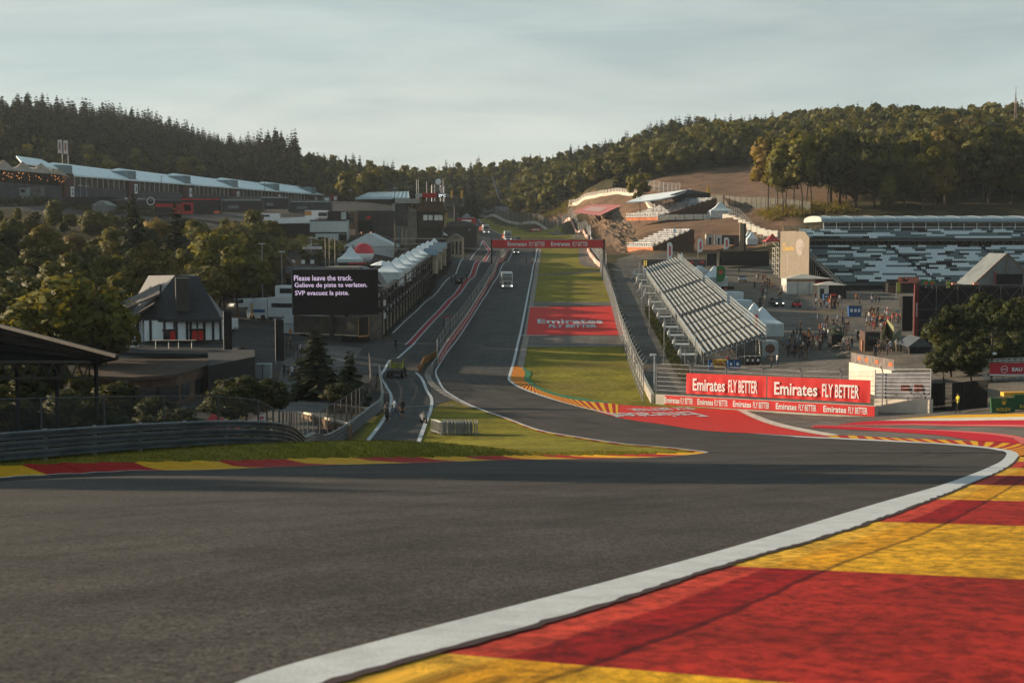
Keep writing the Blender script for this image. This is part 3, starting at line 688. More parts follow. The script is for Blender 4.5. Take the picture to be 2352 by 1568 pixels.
strip('runoff_stripe',ground_line([(1926,976.5),(2087,974.5),(2200,976.5),(2420,980)]),ground_line([(1926,977.5),(2087,977.5),(2200,980),(2420,986)]),PINK,0.07,0.8,2)
strip('runoff_stripe',ground_line([(1990,969),(2110,962),(2230,960.5),(2420,959.5)]),ground_line([(1990,969.4),(2007,968),(2120,967.5),(2420,968)]),mat('runoff_paint_cream',(0.55,0.50,0.42),0.8,0.15,2),0.075,0.8,3)
strip('runoff_stripe',ground_line([(2060,963),(2150,957),(2225,954),(2420,950.5)]),ground_line([(2060,963.6),(2110,962),(2230,960.5),(2420,959.5)]),YEL,0.075,0.8,3)
# -- shared materials and helpers for structures
M_STEEL=mat('galvanised_steel',(0.30,0.31,0.32),0.5,0.2,2.0,0.4)
M_RAIL=mat('guardrail_steel',(0.095,0.112,0.125),0.45,0.35,1.2,0.45)  # darker than bare steel: the rail's shade is put into this colour
M_ALU=mat('aluminium',(0.66,0.65,0.60),0.38,0.15,2.0,0.25,0.5)
M_DARK=mat('dark_paint',(0.018,0.018,0.020),0.6,0.3,2.0)
M_BLACK=mat('black_cloth',(0.010,0.010,0.011),0.8,0.3,1.0)
M_GREYP=mat('grey_paint',(0.16,0.17,0.18),0.6,0.15,1.5)
M_TENT=mat('white_canvas',(0.60,0.66,0.69),0.75,0.08,1.2)
M_TENTW=mat('canvas_wall',(0.52,0.56,0.58),0.75,0.10,1.2)
M_REDB=mat('red_banner',(0.60,0.030,0.030),0.5,0.12,1.0)
M_REDD=mat('dark_red_banner',(0.36,0.020,0.026),0.5,0.15,1.2)
M_LET=mat('white_lettering',(0.74,0.74,0.74),0.6,0.04,3)
M_WALLC=mat('wall_concrete',(0.50,0.46,0.40),0.9,0.18,0.7,bump=0.2)
M_ORANGE=mat('orange_paint',(0.62,0.12,0.03),0.6,0.2,1.2)
M_GLASS=mat('dark_glass',(0.02,0.025,0.03),0.08,0.2,1.0,0.0,0.8)
M_WOOD=mat('plywood',(0.40,0.20,0.06),0.7,0.25,2.0)
M_BRICK=mat('brick',(0.11,0.065,0.045),0.9,0.35,1.5)
M_SLATE=mat('slate_roof',(0.030,0.031,0.036),0.5,0.35,3.0,bump=0.2)
M_WHITEP=mat('white_paint',(0.70,0.72,0.74),0.35,0.06,1.5,0,0.5)
M_TYRE=mat('tyre_rubber',(0.012,0.012,0.012),0.85,0.2,8)
M_RIM=mat('wheel_rim',(0.35,0.35,0.36),0.35,0.1,4,0.7)
M_LAMP=mat('lit_lamp',(1.0,0.95,0.85),0.4,0,emit=2.0)
M_TAIL=mat('tail_lamp',(0.8,0.02,0.02),0.4,0,emit=1.2)
def netting(name,c,alpha):
 m=bpy.data.materials.new(name);m.use_nodes=True;nt=m.node_tree;b=nt.nodes['Principled BSDF'];o=nt.nodes['Material Output']
 b.inputs['Base Color'].default_value=(*c,1);b.inputs['Roughness'].default_value=0.6
 tc=nt.nodes.new('ShaderNodeTexCoord');n=nt.nodes.new('ShaderNodeTexNoise');n.inputs['Scale'].default_value=0.6
 nt.links.new(tc.outputs['Object'],n.inputs['Vector'])
 mr=nt.nodes.new('ShaderNodeMapRange');mr.inputs['To Min'].default_value=alpha*0.7;mr.inputs['To Max'].default_value=alpha*1.3
 nt.links.new(n.outputs['Fac'],mr.inputs['Value'])
 t=nt.nodes.new('ShaderNodeBsdfTransparent');mx=nt.nodes.new('ShaderNodeMixShader')
 nt.links.new(mr.outputs[0],mx.inputs[0]);nt.links.new(t.outputs[0],mx.inputs[1]);nt.links.new(b.outputs[0],mx.inputs[2]);nt.links.new(mx.outputs[0],o.inputs['Surface'])
 return m
M_NET=netting('wire_netting',(0.07,0.067,0.064),0.34)
M_NETG=netting('green_netting',(0.05,0.08,0.075),0.60)
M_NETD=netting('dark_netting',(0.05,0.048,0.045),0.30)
M_NETL=netting('light_netting',(0.14,0.13,0.115),0.14)
def sweep(mb,pts,prof,mi=0,closed=True,base=None):
 """profile of (offset to the left, height above ground) carried along pts over the ground"""
 a=np.array([(p[0],p[1])for p in pts]);t=np.gradient(a,axis=0);t/=np.linalg.norm(t,axis=1)[:,None]+1e-9
 zb=gz(a[:,0],a[:,1])if base is None else base
 n=len(prof);vs=[]
 for (x,y),u,z in zip(a,t,zb):
  for o,h in prof:vs.append((x-u[1]*o,y+u[0]*o,z+h))
 fs=[]
 for i in range(len(a)-1):
  for k in range(n if closed else n-1):
   k2=(k+1)%n;fs.append((i*n+k,i*n+k2,(i+1)*n+k2,(i+1)*n+k))
 if closed:fs+=[tuple(range(n-1,-1,-1)),tuple((len(a)-1)*n+k for k in range(n))]
 return mb.add(vs,fs,mi)
def rs(pts,step):return [Vector((p[0],p[1]))for p in resample(pts,max(2,int(length(pts)/step)+1))]
def rect(w,h0,h1,o=0):return [(o-w/2,h0),(o+w/2,h0),(o+w/2,h1),(o-w/2,h1)]
def wall(name,pts,h,w,m,label,cat='wall',step=4.0,cap=True,group=None):
 mb=MB();sweep(mb,rs(pts,step),rect(w,-0.6,h))
 o=mb.build(name,m);tag(o,label,cat,group)
 return o
def fence(name,pts,h0,h1,sp,label,net=None,cables=6,r=0.06,lean=0.0,m=None,group=None,cat='fence',loose=False):
 """posts with netting and cables, standing on the ground or on a wall of height h0"""
 m=m or M_STEEL
 t=thing(name,label,cat,(0,0,0),0,group)
 line=rs(pts,sp);pm=MB();
 pm.tube((0,0,0),(0,0,h1-h0),r,5)
 if lean:pm.tube((0,0,h1-h0),(lean,0,h1-h0+0.5),r,5)
 me=pm.mesh('post',m)
 a=np.array([(p.x,p.y)for p in line]);tg=np.gradient(a,axis=0)
 for i,p in enumerate(line):
  o=bpy.data.objects.new('post',me);COL.objects.link(o);o.parent=t
  o.location=(p.x,p.y,g1(p.x,p.y)+h0);o.rotation_euler=(0,0,math.atan2(tg[i][1],tg[i][0])-math.pi/2)
 fine=rs(pts,sp)
 if net:sweepm=MB();sweep(sweepm,fine,[(0.0,h0),(0.0,h1)],0,False);sweepm.build('netting',net,t,fixn=False)
 if cables:
  cb=MB()
  for k in range(cables):
   z=h0+(h1-h0)*(k+1)/cables;sweep(cb,fine,[(-0.02,z),(0.02,z),(0.0,z+0.035)])
  cb.build('cable',m,t)
 return t
 # -- pit wall with its fence
pw=ground_line([(1006,836),(1040,782),(1075,733),(1120,656),(1160,590),(1168,574)])
t=thing('pit_wall','long pit wall with a red advertising skirt between pit lane and straight','wall')
mb=MB();sweep(mb,rs(pw,5),rect(0.35,-0.5,1.15));mb.build('wall',M_WALLC,t)
mb=MB();sweep(mb,rs(offset(pw,-0.2),5),rect(0.03,0.05,1.2))
lw=rs(offset(pw,-0.24),7.0)
for i in range(len(lw)-1):
 a_,b_=lw[i],lw[i+1];u=Vector((b_.x-a_.x,b_.y-a_.y,g1(b_.x,b_.y)-g1(a_.x,a_.y)));c_=(a_+b_)/2
 put_text(mb,'Emirates FLY BETTER' if i%1==0 else '',5.6,0.55,(c_.x,c_.y,g1(c_.x,c_.y)+0.62),u,(0,0,1),1,bold=0.02)
mb.build('banner',[M_REDD,M_LET],t,fixn=False)
fence('pit_wall_fence',offset(pw,0.1),1.15,3.4,5.0,'dark green debris fence standing on the pit wall',M_NETG,2,0.05)
p=G(1026,790);t=thing('signal_stand','red framed signal stand at the near end of the pit wall','signal stand',p)
mb=MB();
for sx in (-0.45,0.45):mb.tube((sx,0,0),(sx,0,4.0),0.07,6)
mb.build('leg',M_DARK,t);mb=MB();mb.box((0,0,4.05),(1.3,0.3,0.18));mb.build('beam',M_REDD,t)
mb=MB();mb.box((0.1,-0.1,3.2),(.7,0.12,1.6));mb.build('panel',M_GREYP,t)
mb=MB();mb.box((0,0,1.0),(.9,0.6,1.7));mb.build('cabinet',M_DARK,t)
def plywood(name,vp,h,label):
 pts=ground_line(vp,False);t=thing(name,label,'barrier')
 mb=MB();sweep(mb,rs(pts,1.0),rect(0.08,0.05,h));mb.build('board',M_WOOD,t)
 mb=MB()
 for q in rs(pts,1.2):mb.box((q.x,q.y,g1(q.x,q.y)+h/2),(0.12,0.12,h+0.1),0.3)
 mb.build('stud',mat('timber_dark',(0.22,0.10,0.03),0.8,0.2,3),t)
plywood('plywood_barrier',[(962,858),(974,836),(1004,820)],1.0,'bent plywood barrier at the end of the pit wall')
plywood('plywood_barrier',[(862,778),(874,760)],1.15,'yellow plywood barrier leaning beside the black trailer')
br=ground_line([(992,862),(994,850),(1006,834)])
t=thing('crash_barrier','short curved steel barrier ahead of the pit wall','guard rail')
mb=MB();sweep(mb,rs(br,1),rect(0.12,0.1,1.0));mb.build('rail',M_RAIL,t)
mb=MB();
for q in rs(br,2):mb.box((q.x,q.y,g1(q.x,q.y)+.4),(.14,.14,1.3))
mb.build('post',M_STEEL,t)
# -- sponsor gantry over the straight
yg=376
pL=P(1129,610,yg);pR=P(1387,598,yg)
t=thing('sponsor_gantry','red banner gantry reading Emirates FLY BETTER above the straight','gantry')
zt,zb=P(1129,551,yg).z,P(1129,569,yg).z
mb=MB();mb.tube((pL.x,yg,g1(pL.x,yg)-0.3),(pL.x,yg,zt+.2),0.22,8);mb.build('pole',M_DARK,t)
mb=MB();mb.tube((pR.x,yg,g1(pR.x,yg)-0.3),(pR.x,yg,zt+.2),0.26,8);mb.build('pole',M_DARK,t)
mb=MB();mb.box(((pL.x+pR.x)/2,yg,(zt+zb)/2),(pR.x-pL.x-.3,0.35,zt-zb))
for x0,x1,s,sh in ((1182,1251,'Emirates',0),(1256,1311,'FLY BETTER',.2),(1324,1366,'',0)):
 pass
def vtext(mb,s,x0,x1,y0,y1,Y,dy=-0.2,**k):
 a=P(x0,y1,Y);b=P(x1,y0,Y)
 put_text(mb,s,b.x-a.x,b.z-a.z,((a.x+b.x)/2,Y+dy,(a.z+b.z)/2),(1,0,0),(0,0,1),1,**k)
S2V=lambda zx,x0,f:(x0+zx*f)*.67586
for a0,a1,s,k in ((490,745,'Emirates',dict(bold=.02)),(775,985,'FLY BETTER',dict(shear=.2,bold=.01)),(1068,1322,'Emirates',dict(bold=.02)),(1352,1558,'FLY BETTER',dict(shear=.2,bold=.01))):
 vtext(mb,s,S2V(a0,1600,.2551),S2V(a1,1600,.2551),555.5,565.5 if s[0]=='F' else 565,yg,**k)
mb.build('banner',[M_REDB,M_LET],t,fixn=False)
mb=MB();mb.box(((pL.x+pR.x)/2,yg+.35,zt+.05),(pR.x-pL.x,0.2,0.25));mb.box(((pL.x+pR.x)/2,yg+.35,zb-.02),(pR.x-pL.x,0.2,0.2));mb.build('truss',M_STEEL,t)
# -- right-hand walls and catch fences
rw1=ground_line([(1386,622),(1394,642),(1411,690),(1431,761),(1459,835)])
rw2=ground_line([(1464,852),(1480,888),(1499,926)])
wall('concrete_wall',rw1,1.0,0.3,M_WALLC,'white concrete wall running along the grass beside the straight')
wall('concrete_wall',rw2,1.0,0.35,M_WALLC,'short white concrete wall ending at the corner of the red banners')
rwa=offset(ground_line([(1386,622),(1411,690),(1431,761),(1459,835),(1497,924)]),-0.9)
fence('catch_fence',rwa,0.0,4.0,5.0,'tall catch fence behind the wall beside the straight',M_NET,5,0.06,-0.4)
far_b=ground_line([(1384,617),(1376,612),(1362,596),(1351,578),(1350,560),(1347,547),(1330,537),(1280,521.5),(1215,513),(1157,508),(1120,501),(1085,494)])
t=thing('trackside_wall','curving orange and white wall round the outside of the far corner','wall')
n_=rs(far_b,5);k1=int(len(n_)*.62)
mb=MB();sweep(mb,n_[:k1+1],rect(0.4,-0.6,1.25));mb.build('barrier',mat('wall_orange',(0.62,0.22,0.14),.7,.2,.25,color2=(0.72,0.55,0.48)),t)
mb=MB();sweep(mb,n_[k1:],rect(0.4,-0.6,1.25));mb.build('barrier',mat('wall_pale',(0.52,0.48,0.42),.7,.25,.4),t)
fence('catch_fence',offset(far_b,-1.0),0.5,4.4,6.0,'long catch fence round the outside of the far corner',M_NET,4,0.08,-0.4)
p=G(1231,523);t=thing('marker_board','small crimson board hung on the pale wall of the far corner','sign',p+Vector((0,-.6,1.0)))
mb=MB();mb.box((0,0,.2),(5,.12,1.6));mb.build('board',M_REDD,t);mb=MB();mb.box((0,-.08,.2),(3.4,.03,.5));mb.build('lettering',M_LET,t)
p=G(1395,659);t=thing('marker_board','small crimson board on the white wall level with the first grass strip','sign',p+Vector((.1,-.3,.7)))
mb=MB();mb.box((0,0,.3),(1.3,.12,.9));mb.build('board',M_REDD,t);mb=MB();mb.box((0,-.08,.3),(.9,.03,.3));mb.build('lettering',M_LET,t)
A=G(1527,929).to_2d();B=G(2009,957).to_2d();
u=(B-A).normalized();nrm_=Vector((-u.y,u.x))*(-1 if (Vector((-u.y,u.x)).y>0)else 1)
def on_wall(s,h,d=0.0):
 q=A+u*s+nrm_*d;g0=g1(A.x,A.y);g2=g1(B.x,B.y);L=(B-A).length
 return Vector((q.x,q.y,g0+(g2-g0)*s/L+h))
Lw=(B-A).length
t=thing('banner_wall','low wall with five small red Emirates FLY BETTER panels','wall')
def slab(mb,s0,s1,h0,h1,d0,d1,mi=0):
 v=[on_wall(s,h,d)for d in (d0,d1)for s,h in ((s0,h0),(s1,h0),(s1,h1),(s0,h1))]
 return mb.add(v,[(0,1,2,3),(7,6,5,4),(0,4,5,1),(1,5,6,2),(2,6,7,3),(3,7,4,0)],mi)
mb=MB();slab(mb,-1.2,Lw+.1,-.5,1.02,-.45,-.02);mb.build('wall',M_WALLC,t)
def s_at(vx):
 lo,hi=-2.0,Lw+4
 for _ in range(40):
  m_=(lo+hi)/2;q=A+u*m_
  if 1176+q.x/q.y*3267<vx:lo=m_
  else :hi=m_
 return lo
zf=lambda z,x0=2100,f=.3827:(x0+z*f)*.67586
ww=Vector((u.x,u.y,(g1(B.x,B.y)-g1(A.x,A.y))/Lw))
mb=MB();slab(mb,0,Lw,.02,.98,0.0,.03)
for e0,e1,f0,f1 in ((425,558,568,676),(718,858,870,988),(1035,1198,1215,1360),(1418,1604,1622,1780),(1843,2048,2066,2238)):
 for x0,x1,s_,k in ((e0,e1,'Emirates',dict(bold=.02)),(f0,f1,'FLY BETTER',dict(bold=.012))):
  a_,b_=s_at(zf(x0)),s_at(zf(x1));put_text(mb,s_,b_-a_,.60,on_wall((a_+b_)/2,.50,.05),ww,(0,0,1),1,**k)
mb.build('banner',[M_REDB,M_LET],t,fixn=False)
for lab,x0,x1,e in (('large red Emirates banner on the catch fence nearer the straight',615,1330,((678,965,'Emirates'),(995,1255,'FLY BETTER'))),('large red Emirates banner on the catch fence nearer the black gate',1340,2260,((1405,1790,'Emirates'),(1832,2162,'FLY BETTER')))):
 t=thing('fence_banner',lab,'banner');s0,s1=s_at(zf(x0)),s_at(zf(x1))
 nS,nH=40,6;vs=[];fs=[]
 for i in range(nS+1):
  for j in range(nH+1):
   s=s0+(s1-s0)*i/nS;h=1.28+2.1*j/nH
   vs.append(on_wall(s,h,.03+.045*math.sin(i*1.1)*(1-j/nH)+.02*math.sin(i*.5+j)))
 for i in range(nS):
  for j in range(nH):a_=i*(nH+1)+j;fs.append((a_,a_+nH+1,a_+nH+2,a_+1))
 mb=MB();mb.add(vs,fs);mb.build('cloth',M_REDB,t,smooth=True,fixn=False)
 mb=MB()
 for y0,y1,s_ in e:
  a_,b_=s_at(zf(y0)),s_at(zf(y1));put_text(mb,s_,b_-a_,1.25,on_wall((a_+b_)/2,2.25,.12),ww,(0,0,1),0,bold=.018)
 mb.build('lettering',M_LET,t,fixn=False)
fp=[A+u*s-nrm_*.25 for s in np.linspace(-1.3,Lw+.6,11)]
fence('catch_fence',fp,1.0,4.2,4.2,'catch fence carrying the two large red banners',M_NETL,7,0.06,.45)
A2=G(2011,945).to_2d();B2=G(2139,948).to_2d();pts=[A2+(B2-A2)*k/4 for k in range(5)]
wall('concrete_wall',pts,1.25,.4,mat('wall_clean',(.56,.50,.42),.9,.12,.6),'pale concrete wall between the red banners and the black gate',step=1.5)
fence('catch_fence',[p+Vector((0,.3))for p in pts],1.2,4.0,4.0,'open cable fence above the pale wall beside the black gate',None,8,.06,0)
q=[p+Vector((0.2,1.2))for p in pts]
t=thing('fence_cover','grey printed cloth hung behind the cable fence by the gate','cloth')
mb=MB();sweep(mb,rs(q,1.0),rect(.04,1.0,3.6));mb.build('cloth',mat('printed_grey',(.12,.12,.14),.8,.4,.7),t)
mb=MB()
for x,w_,h_ in ((0.62,1.5,.55),(0.85,1.4,.7)):
 mb=MB();c_=q[0]+(q[-1]-q[0])*x;mb.box((c_.x,c_.y-.08,g1(c_.x,c_.y)+2.2),(w_,.03,h_));mb.build('print',mat('orange_print',(.50,.12,.07),.7,.3,1.5),t)
 # -- aluminium bleachers beside the straight
BU=Vector((0.043,0.999,0.05));BV=Vector((0.999,-0.043,0.0));B0=Vector((25.4,188.0,-15.3))
def bleacher(y0,y1,nsec,label):
 t=thing('bleacher_stand',label,'grandstand',B0+BU*(y0-188))
 L=y1-y0;NT,RUN,RISE=12,.66,.225;sl=(L-1.1*(nsec-1))/nsec
 up=Vector((0,0,1))
 def W(a,b,z):return tuple(BU*a+BV*b+up*z)
 def bar(mb,a0,a1,b0,b1,z0,z1,mi=0):
  v=[W(a,b,z)for z in (z0,z1)for a,b in ((a0,b0),(a1,b0),(a1,b1),(a0,b1))]
  mb.add(v,[(0,3,2,1),(4,5,6,7),(0,1,5,4),(1,2,6,5),(2,3,7,6),(3,0,4,7)],mi)
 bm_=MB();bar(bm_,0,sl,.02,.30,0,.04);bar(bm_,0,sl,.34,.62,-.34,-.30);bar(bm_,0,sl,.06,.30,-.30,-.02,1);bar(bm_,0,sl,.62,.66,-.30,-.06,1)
 me=bm_.mesh('bench',[M_ALU,mat('bench_gap_shade',(.07,.07,.068),.7,.3,2)])  # dark riser colour paints in the shaded gaps between benches
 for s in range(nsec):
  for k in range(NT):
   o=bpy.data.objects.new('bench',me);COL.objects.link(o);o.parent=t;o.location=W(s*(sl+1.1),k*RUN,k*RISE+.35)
 fr=MB()
 na=max(3,int(L/3))
 for i in range(na+1):
  a=L*i/na;zg=-2.2
  for b in (0,2.7,5.4,8.1):
   zt_=b/RUN*RISE-.1;fr.tube(W(a,b,zg-.4),W(a,b,zt_),.05,5)
  fr.tube(W(a,0,-.3),W(a,8.1,2.55),.05,5);fr.tube(W(a,0,-1.9),W(a,8.1,-1.4),.035,4);fr.tube(W(a,0,zg),W(a,5.4,1.4),.035,4)
 for b in (0,2.7,5.4,8.1):fr.tube(W(0,b,-1.5),W(L,b,-1.5),.04,4)
 for s in range(nsec-1):
  a=(s+1)*(sl+1.1)-1.1
  for k in range(NT):bar(fr,a+.1,a+1.0,k*RUN,k*RUN+.6,k*RISE-.05,k*RISE)
 bar(fr,-.1,0.0,-.2,8.2,-.25,-.12);fr.build('frame',M_STEEL,t)
 rl=MB();
 for i in range(int(L/1.5)+1):
  a=min(L,i*1.5);rl.tube(W(a,-.3,-.3),W(a,-.3,1.0),.035,4)
 for z in (.1,.35,.6,.85,1.05):rl.tube(W(0,-.3,z-.1),W(L,-.3,z-.1),.03,4)
 rl.build('front_railing',M_ALU,t)
 rl=MB()
 for i in range(int(L/1.2)+1):
  a=min(L,i*1.2);rl.tube(W(a,8.2,2.3),W(a,8.2,3.9),.04,4)
 for z in (2.8,3.3,3.9):rl.tube(W(0,8.2,z),W(L,8.2,z),.04,4)
 rl.build('back_railing',M_ALU,t)
 for s in range(nsec):
  a=s*(sl+1.1)+sl*.5;st=MB();bar(st,a,a+1.6,-2.6,-.4,-.7,-.6)
  for k in range(4):bar(st,a+.1,a+1.5,-3.6+k*.28,-3.35+k*.28,-1.8+k*.28,-1.75+k*.28)
  for aa in (a,a+1.6):
   for b in (-2.6,-.5):st.tube(W(aa,b,-2.6),W(aa,b,.5),.04,4)
   st.tube(W(aa,-2.6,.45),W(aa,-.5,.45),.03,4);st.tube(W(aa,-2.6,-.1),W(aa,-.5,-.1),.03,4)
  st.build('access_stair',M_ALU,t)
  bgm=MB();bgm.lathe([(.05,.5),(.22,.2),(.30,-.3),(.26,-.8),(.05,-1.0)],W(a-.1,-2.8,-.3),7);bgm.build('waste_bag',mat('white_bag',(.62,.60,.56),.6,.1,3),t,smooth=True)
 return t
bleacher(188,232,4,'aluminium bleacher block with wide front edge, nearest the red banners')
bleacher(236.5,276,3,'middle aluminium bleacher block between two aisles of scaffold')
bleacher(281,349,4,'long aluminium bleacher block farthest up the straight')
hp=[Vector((21.0+.043*(y-170),y))for y in np.arange(168,262,2)]
# -- covered grandstand
X0,X1=68.2,152.0
t=thing('covered_grandstand','big covered grandstand with white, grey and black seats','grandstand')
rng=random.Random(11)
M_SW=mat('seat_white',(.66,.74,.77),.45,.08,5);M_SG=mat('seat_grey',(.135,.185,.20),.45,.1,5);M_SB=mat('seat_black',(.012,.014,.018),.5,.1,5)
def seat_geo(mb,x,y,z,mi):
 mb.box((x,y-.22,z+.42),(.43,.42,.06),0,mi);mb.box((x,y+.02,z+.66),(.43,.06,.46),0,mi)
rows=[(326+.89*k,-9.98+.455*k,76-.42*k)for k in range(18)]
upper=[(341.2+.95*k,-.05+.42*k,X0+1.5)for k in range(5)]
seats=[]
for ri,(y,z,xs)in enumerate(rows+upper):
 x=xs;run=0;ms=1
 while x<X1:
  if run<=0:
   run=rng.choice((3,4,5,6,8,10));r_=rng.random();ms=0 if r_<.44 else (2 if r_<.58 else 1)
  ax=((x-xs)%22.0)>20.6
  if ri<18 and ax:x+=.5;continue
  seats.append((x,y,z,ms));x+=.5;run-=1
front=[s for s in seats if s[1]<328]
step_=max(1,len(front)//100);single=set(range(0,step_*100,step_))
bulk=MB();
sm=[]
for mm in (M_SW,M_SG,M_SB):
 q_=MB();seat_geo(q_,0,0,0,0);sm.append(q_.mesh('seat',mm))
cnt=0
for i,(x,y,z,ms)in enumerate(seats):
 if i<100:
  o=bpy.data.objects.new('seat',sm[ms]);COL.objects.link(o);o.parent=t;o.location=(x,y,z)
 else :seat_geo(bulk,x,y,z,ms)
o=bulk.build('seat_rows',[M_SW,M_SG,M_SB],t,fixn=False);o['kind']='stuff'
mb=MB()
for (y,z,xs)in rows:mb.box2((xs-.5,y-.45,z-.5),(X1,y+.45,z))
for (y,z,xs)in upper:mb.box2((xs-.5,y-.48,z-.35),(X1,y+.48,z))
mb.build('terracing',mat('stand_steps',(.07,.085,.095),.8,.2,1.5),t)
mb=MB();mb.box2((X0+1,343.2,-12.5),(X1,343.6,-.2));mb.box2((X0+1,326,-12.6),(X1,326.4,-10.6));mb.build('dark_void_wall',M_BLACK,t)  # black sheet behind the rows puts the dark void's shade into colour
mb=MB()
for i in range(34):
 x=X0+2+i*2.5;mb.tube((x,342.6,-2.0),(x,341,0),.06,4);mb.tube((x,342.8,-2),(x+1.25,342.6,-.3),.05,4);mb.tube((x+1.25,342.6,-.3),(x+2.5,342.8,-2),.05,4)
mb.build('truss',mat('truss_warm',(.26,.20,.13),.5,.5,.5,.4),t)
mb=MB();mb.box2((X0+1,346.4,1.7),(X1,366,2.0));mb.build('deck',M_GREYP,t)
mb=MB()
for i in range(26):
 x=X0+7.5+i*3.1;mb.box2((x-.09,346.5,1.9),(x+.09,346.7,4.3))
for z in (1.95,3.0,4.15):mb.box2((X0+7.5,346.52,z-.07),(X1,346.68,z+.07))
mb.build('lounge_frame',M_WHITEP,t)
mb=MB();mb.box2((X0+7.4,346.9,2.0),(X1,347.0,4.2));mb.build('lounge_glazing',M_GLASS,t)
pr=[]
for k in range(13):
 a=math.pi*k/12;pr.append((356-10.5*math.cos(a),4.3+1.5*math.sin(a)**.55))
mb=MB();mb.prism(pr,X0+7,X1+1,0,'x')
for i in range(15):
 x=X0+9+i*5.2;mb.prism([(p_[0],p_[1]+.06)for p_ in pr],x,x+.22,1,'x')
mb.build('roof',[mat('roof_sheet',(.22,.29,.34),.5,.06,.8),mat('roof_rib',(.34,.40,.44),.5,.06,1)],t)  # blue-grey sheet colour takes in the shade on the sloped front
mb=MB();mb.prism(pr,X0+6.7,X0+6.95,0,'x');mb.build('roof_gable',mat('gable_white',(.48,.46,.42),.7,.05,1),t)
TANM=mat('tan_sheet',(.20,.165,.125),.85,.10,.6)
mb=MB();mb.prism([(326,-11.6),(361,-11.2),(361,2.0),(331.5,1.9),(326,0.4)],X0-.25,X0-.05,0,'x');mb.build('end_sheet',TANM,t)
mb=MB()
YL=mat('sheet_yellow',(.42,.26,.05),.8,.1,2);PK=mat('sheet_pale',(.30,.25,.22),.8,.1,2)
def sheet_xy(vx,vy):
 a,c=vdir(vx,vy);y=(X0-.27)/a;return y,c*y
y_,z_=sheet_xy(1814,570);put_text(mb,'auvio',11,1.15,(X0-.28,y_,z_),(0,-1,0),(0,0,1),0,bold=.03)
y_,z_=sheet_xy(1801,568);mb.T=Matrix.Translation((X0-.28,y_,z_))@Matrix.Rotation(math.pi/2,4,'Y')
mb.add([(1.1*math.cos(a)*r,1.9*math.sin(a)*r,0)for a in np.linspace(.4,6,16)for r in (.65,1)],[(2*i,2*i+1,2*i+3,2*i+2)for i in range(15)],0);mb.T=None
y_,z_=sheet_xy(1837,568)
mb.add([(X0-.28,y_+4.6*math.cos(a)*(1+.2*math.sin(a)),z_+2.0*math.sin(a))for a in np.linspace(0,2*math.pi,18)[:-1]],[tuple(range(17))],1)
y_,z_=sheet_xy(1826,607);put_text(mb,'CIRCUIT DE SPA',13,.7,(X0-.28,y_,z_),(0,-1,0),(0,0,1),1,bold=.02)
for k_,(dy,dz)in enumerate(((4.2,1.9),(4.2,.9),(4.2,-.2),(3.0,.4),(4.2,-1.2))):mb.box((X0-.29,y_+dy+5,z_+dz),(.03,1.1,.7),0,1)
mb.build('sheet_print',[YL,PK],t,fixn=False)
mb=MB()
for y0 in np.arange(361.5,372,3):
 for x in (X0-.5,X0+2):
  mb.tube((x,y0,-11),(x,y0,-2.0),.07,5)
for k in range(7):
 z=-10+k*1.3;mb.tube((X0-.5,361.5,z),(X0-.5,370.5,z),.05,4);mb.tube((X0-.5,361.5,z),(X0-.5,370.5,z+1.3),.05,4);mb.tube((X0-.5,370.5,z),(X0+2,370.5,z),.05,4)
mb.build('scaffold',mat('scaffold_pale',(.55,.50,.42),.5,.2,2,.2),t);mb=MB()
for k in range(12):
 z=-10.8+k*.75;y0=326+k*.9
 mb.tube((X0+4-k*.3,y0-1,z),(X0+4-k*.3,y0-1,-11),.06,4)
mb.build('scaffold',mat('scaffold_pale',(.55,.50,.42),.5,.2,2,.2),t)
mb=MB()
for k in range(20):
 z=-10.8+k*.46;x=76.4-k*.42;y=325.2+k*.45;mb.box((x-.9,y,z),(1.5,.5,.08))
mb.tube((75.3,324.6,-9.9),(67.6,333,-1),.09,5);mb.tube((75.3,324.6,-10.7),(67.6,333,-1.9),.12,5)
for k in range(10):mb.tube((75.3-k*.85,324.6+k*.93,-10.8+k*.99),(75.3-k*.85,324.6+k*.93,-9.9+k*.99),.05,4)
mb.build('stair',mat('stair_pale',(.50,.45,.38),.6,.2,2),t)
mb=MB();mb.box2((X0+.5,346,1.9),(X0+7,362,2.05));mb.box2((X0+.5,361.6,2.0),(X0+7,361.9,3.6))
for x in (X0+.7,X0+3,X0+5.5):mb.tube((x,346.2,2),(x,346.2,3.3),.06,4)
mb.tube((X0+.6,346.2,3.3),(X0+7,346.2,3.3),.06,4);mb.build('terrace',mat('terrace_warm',(.36,.27,.18),.8,.3,1),t)
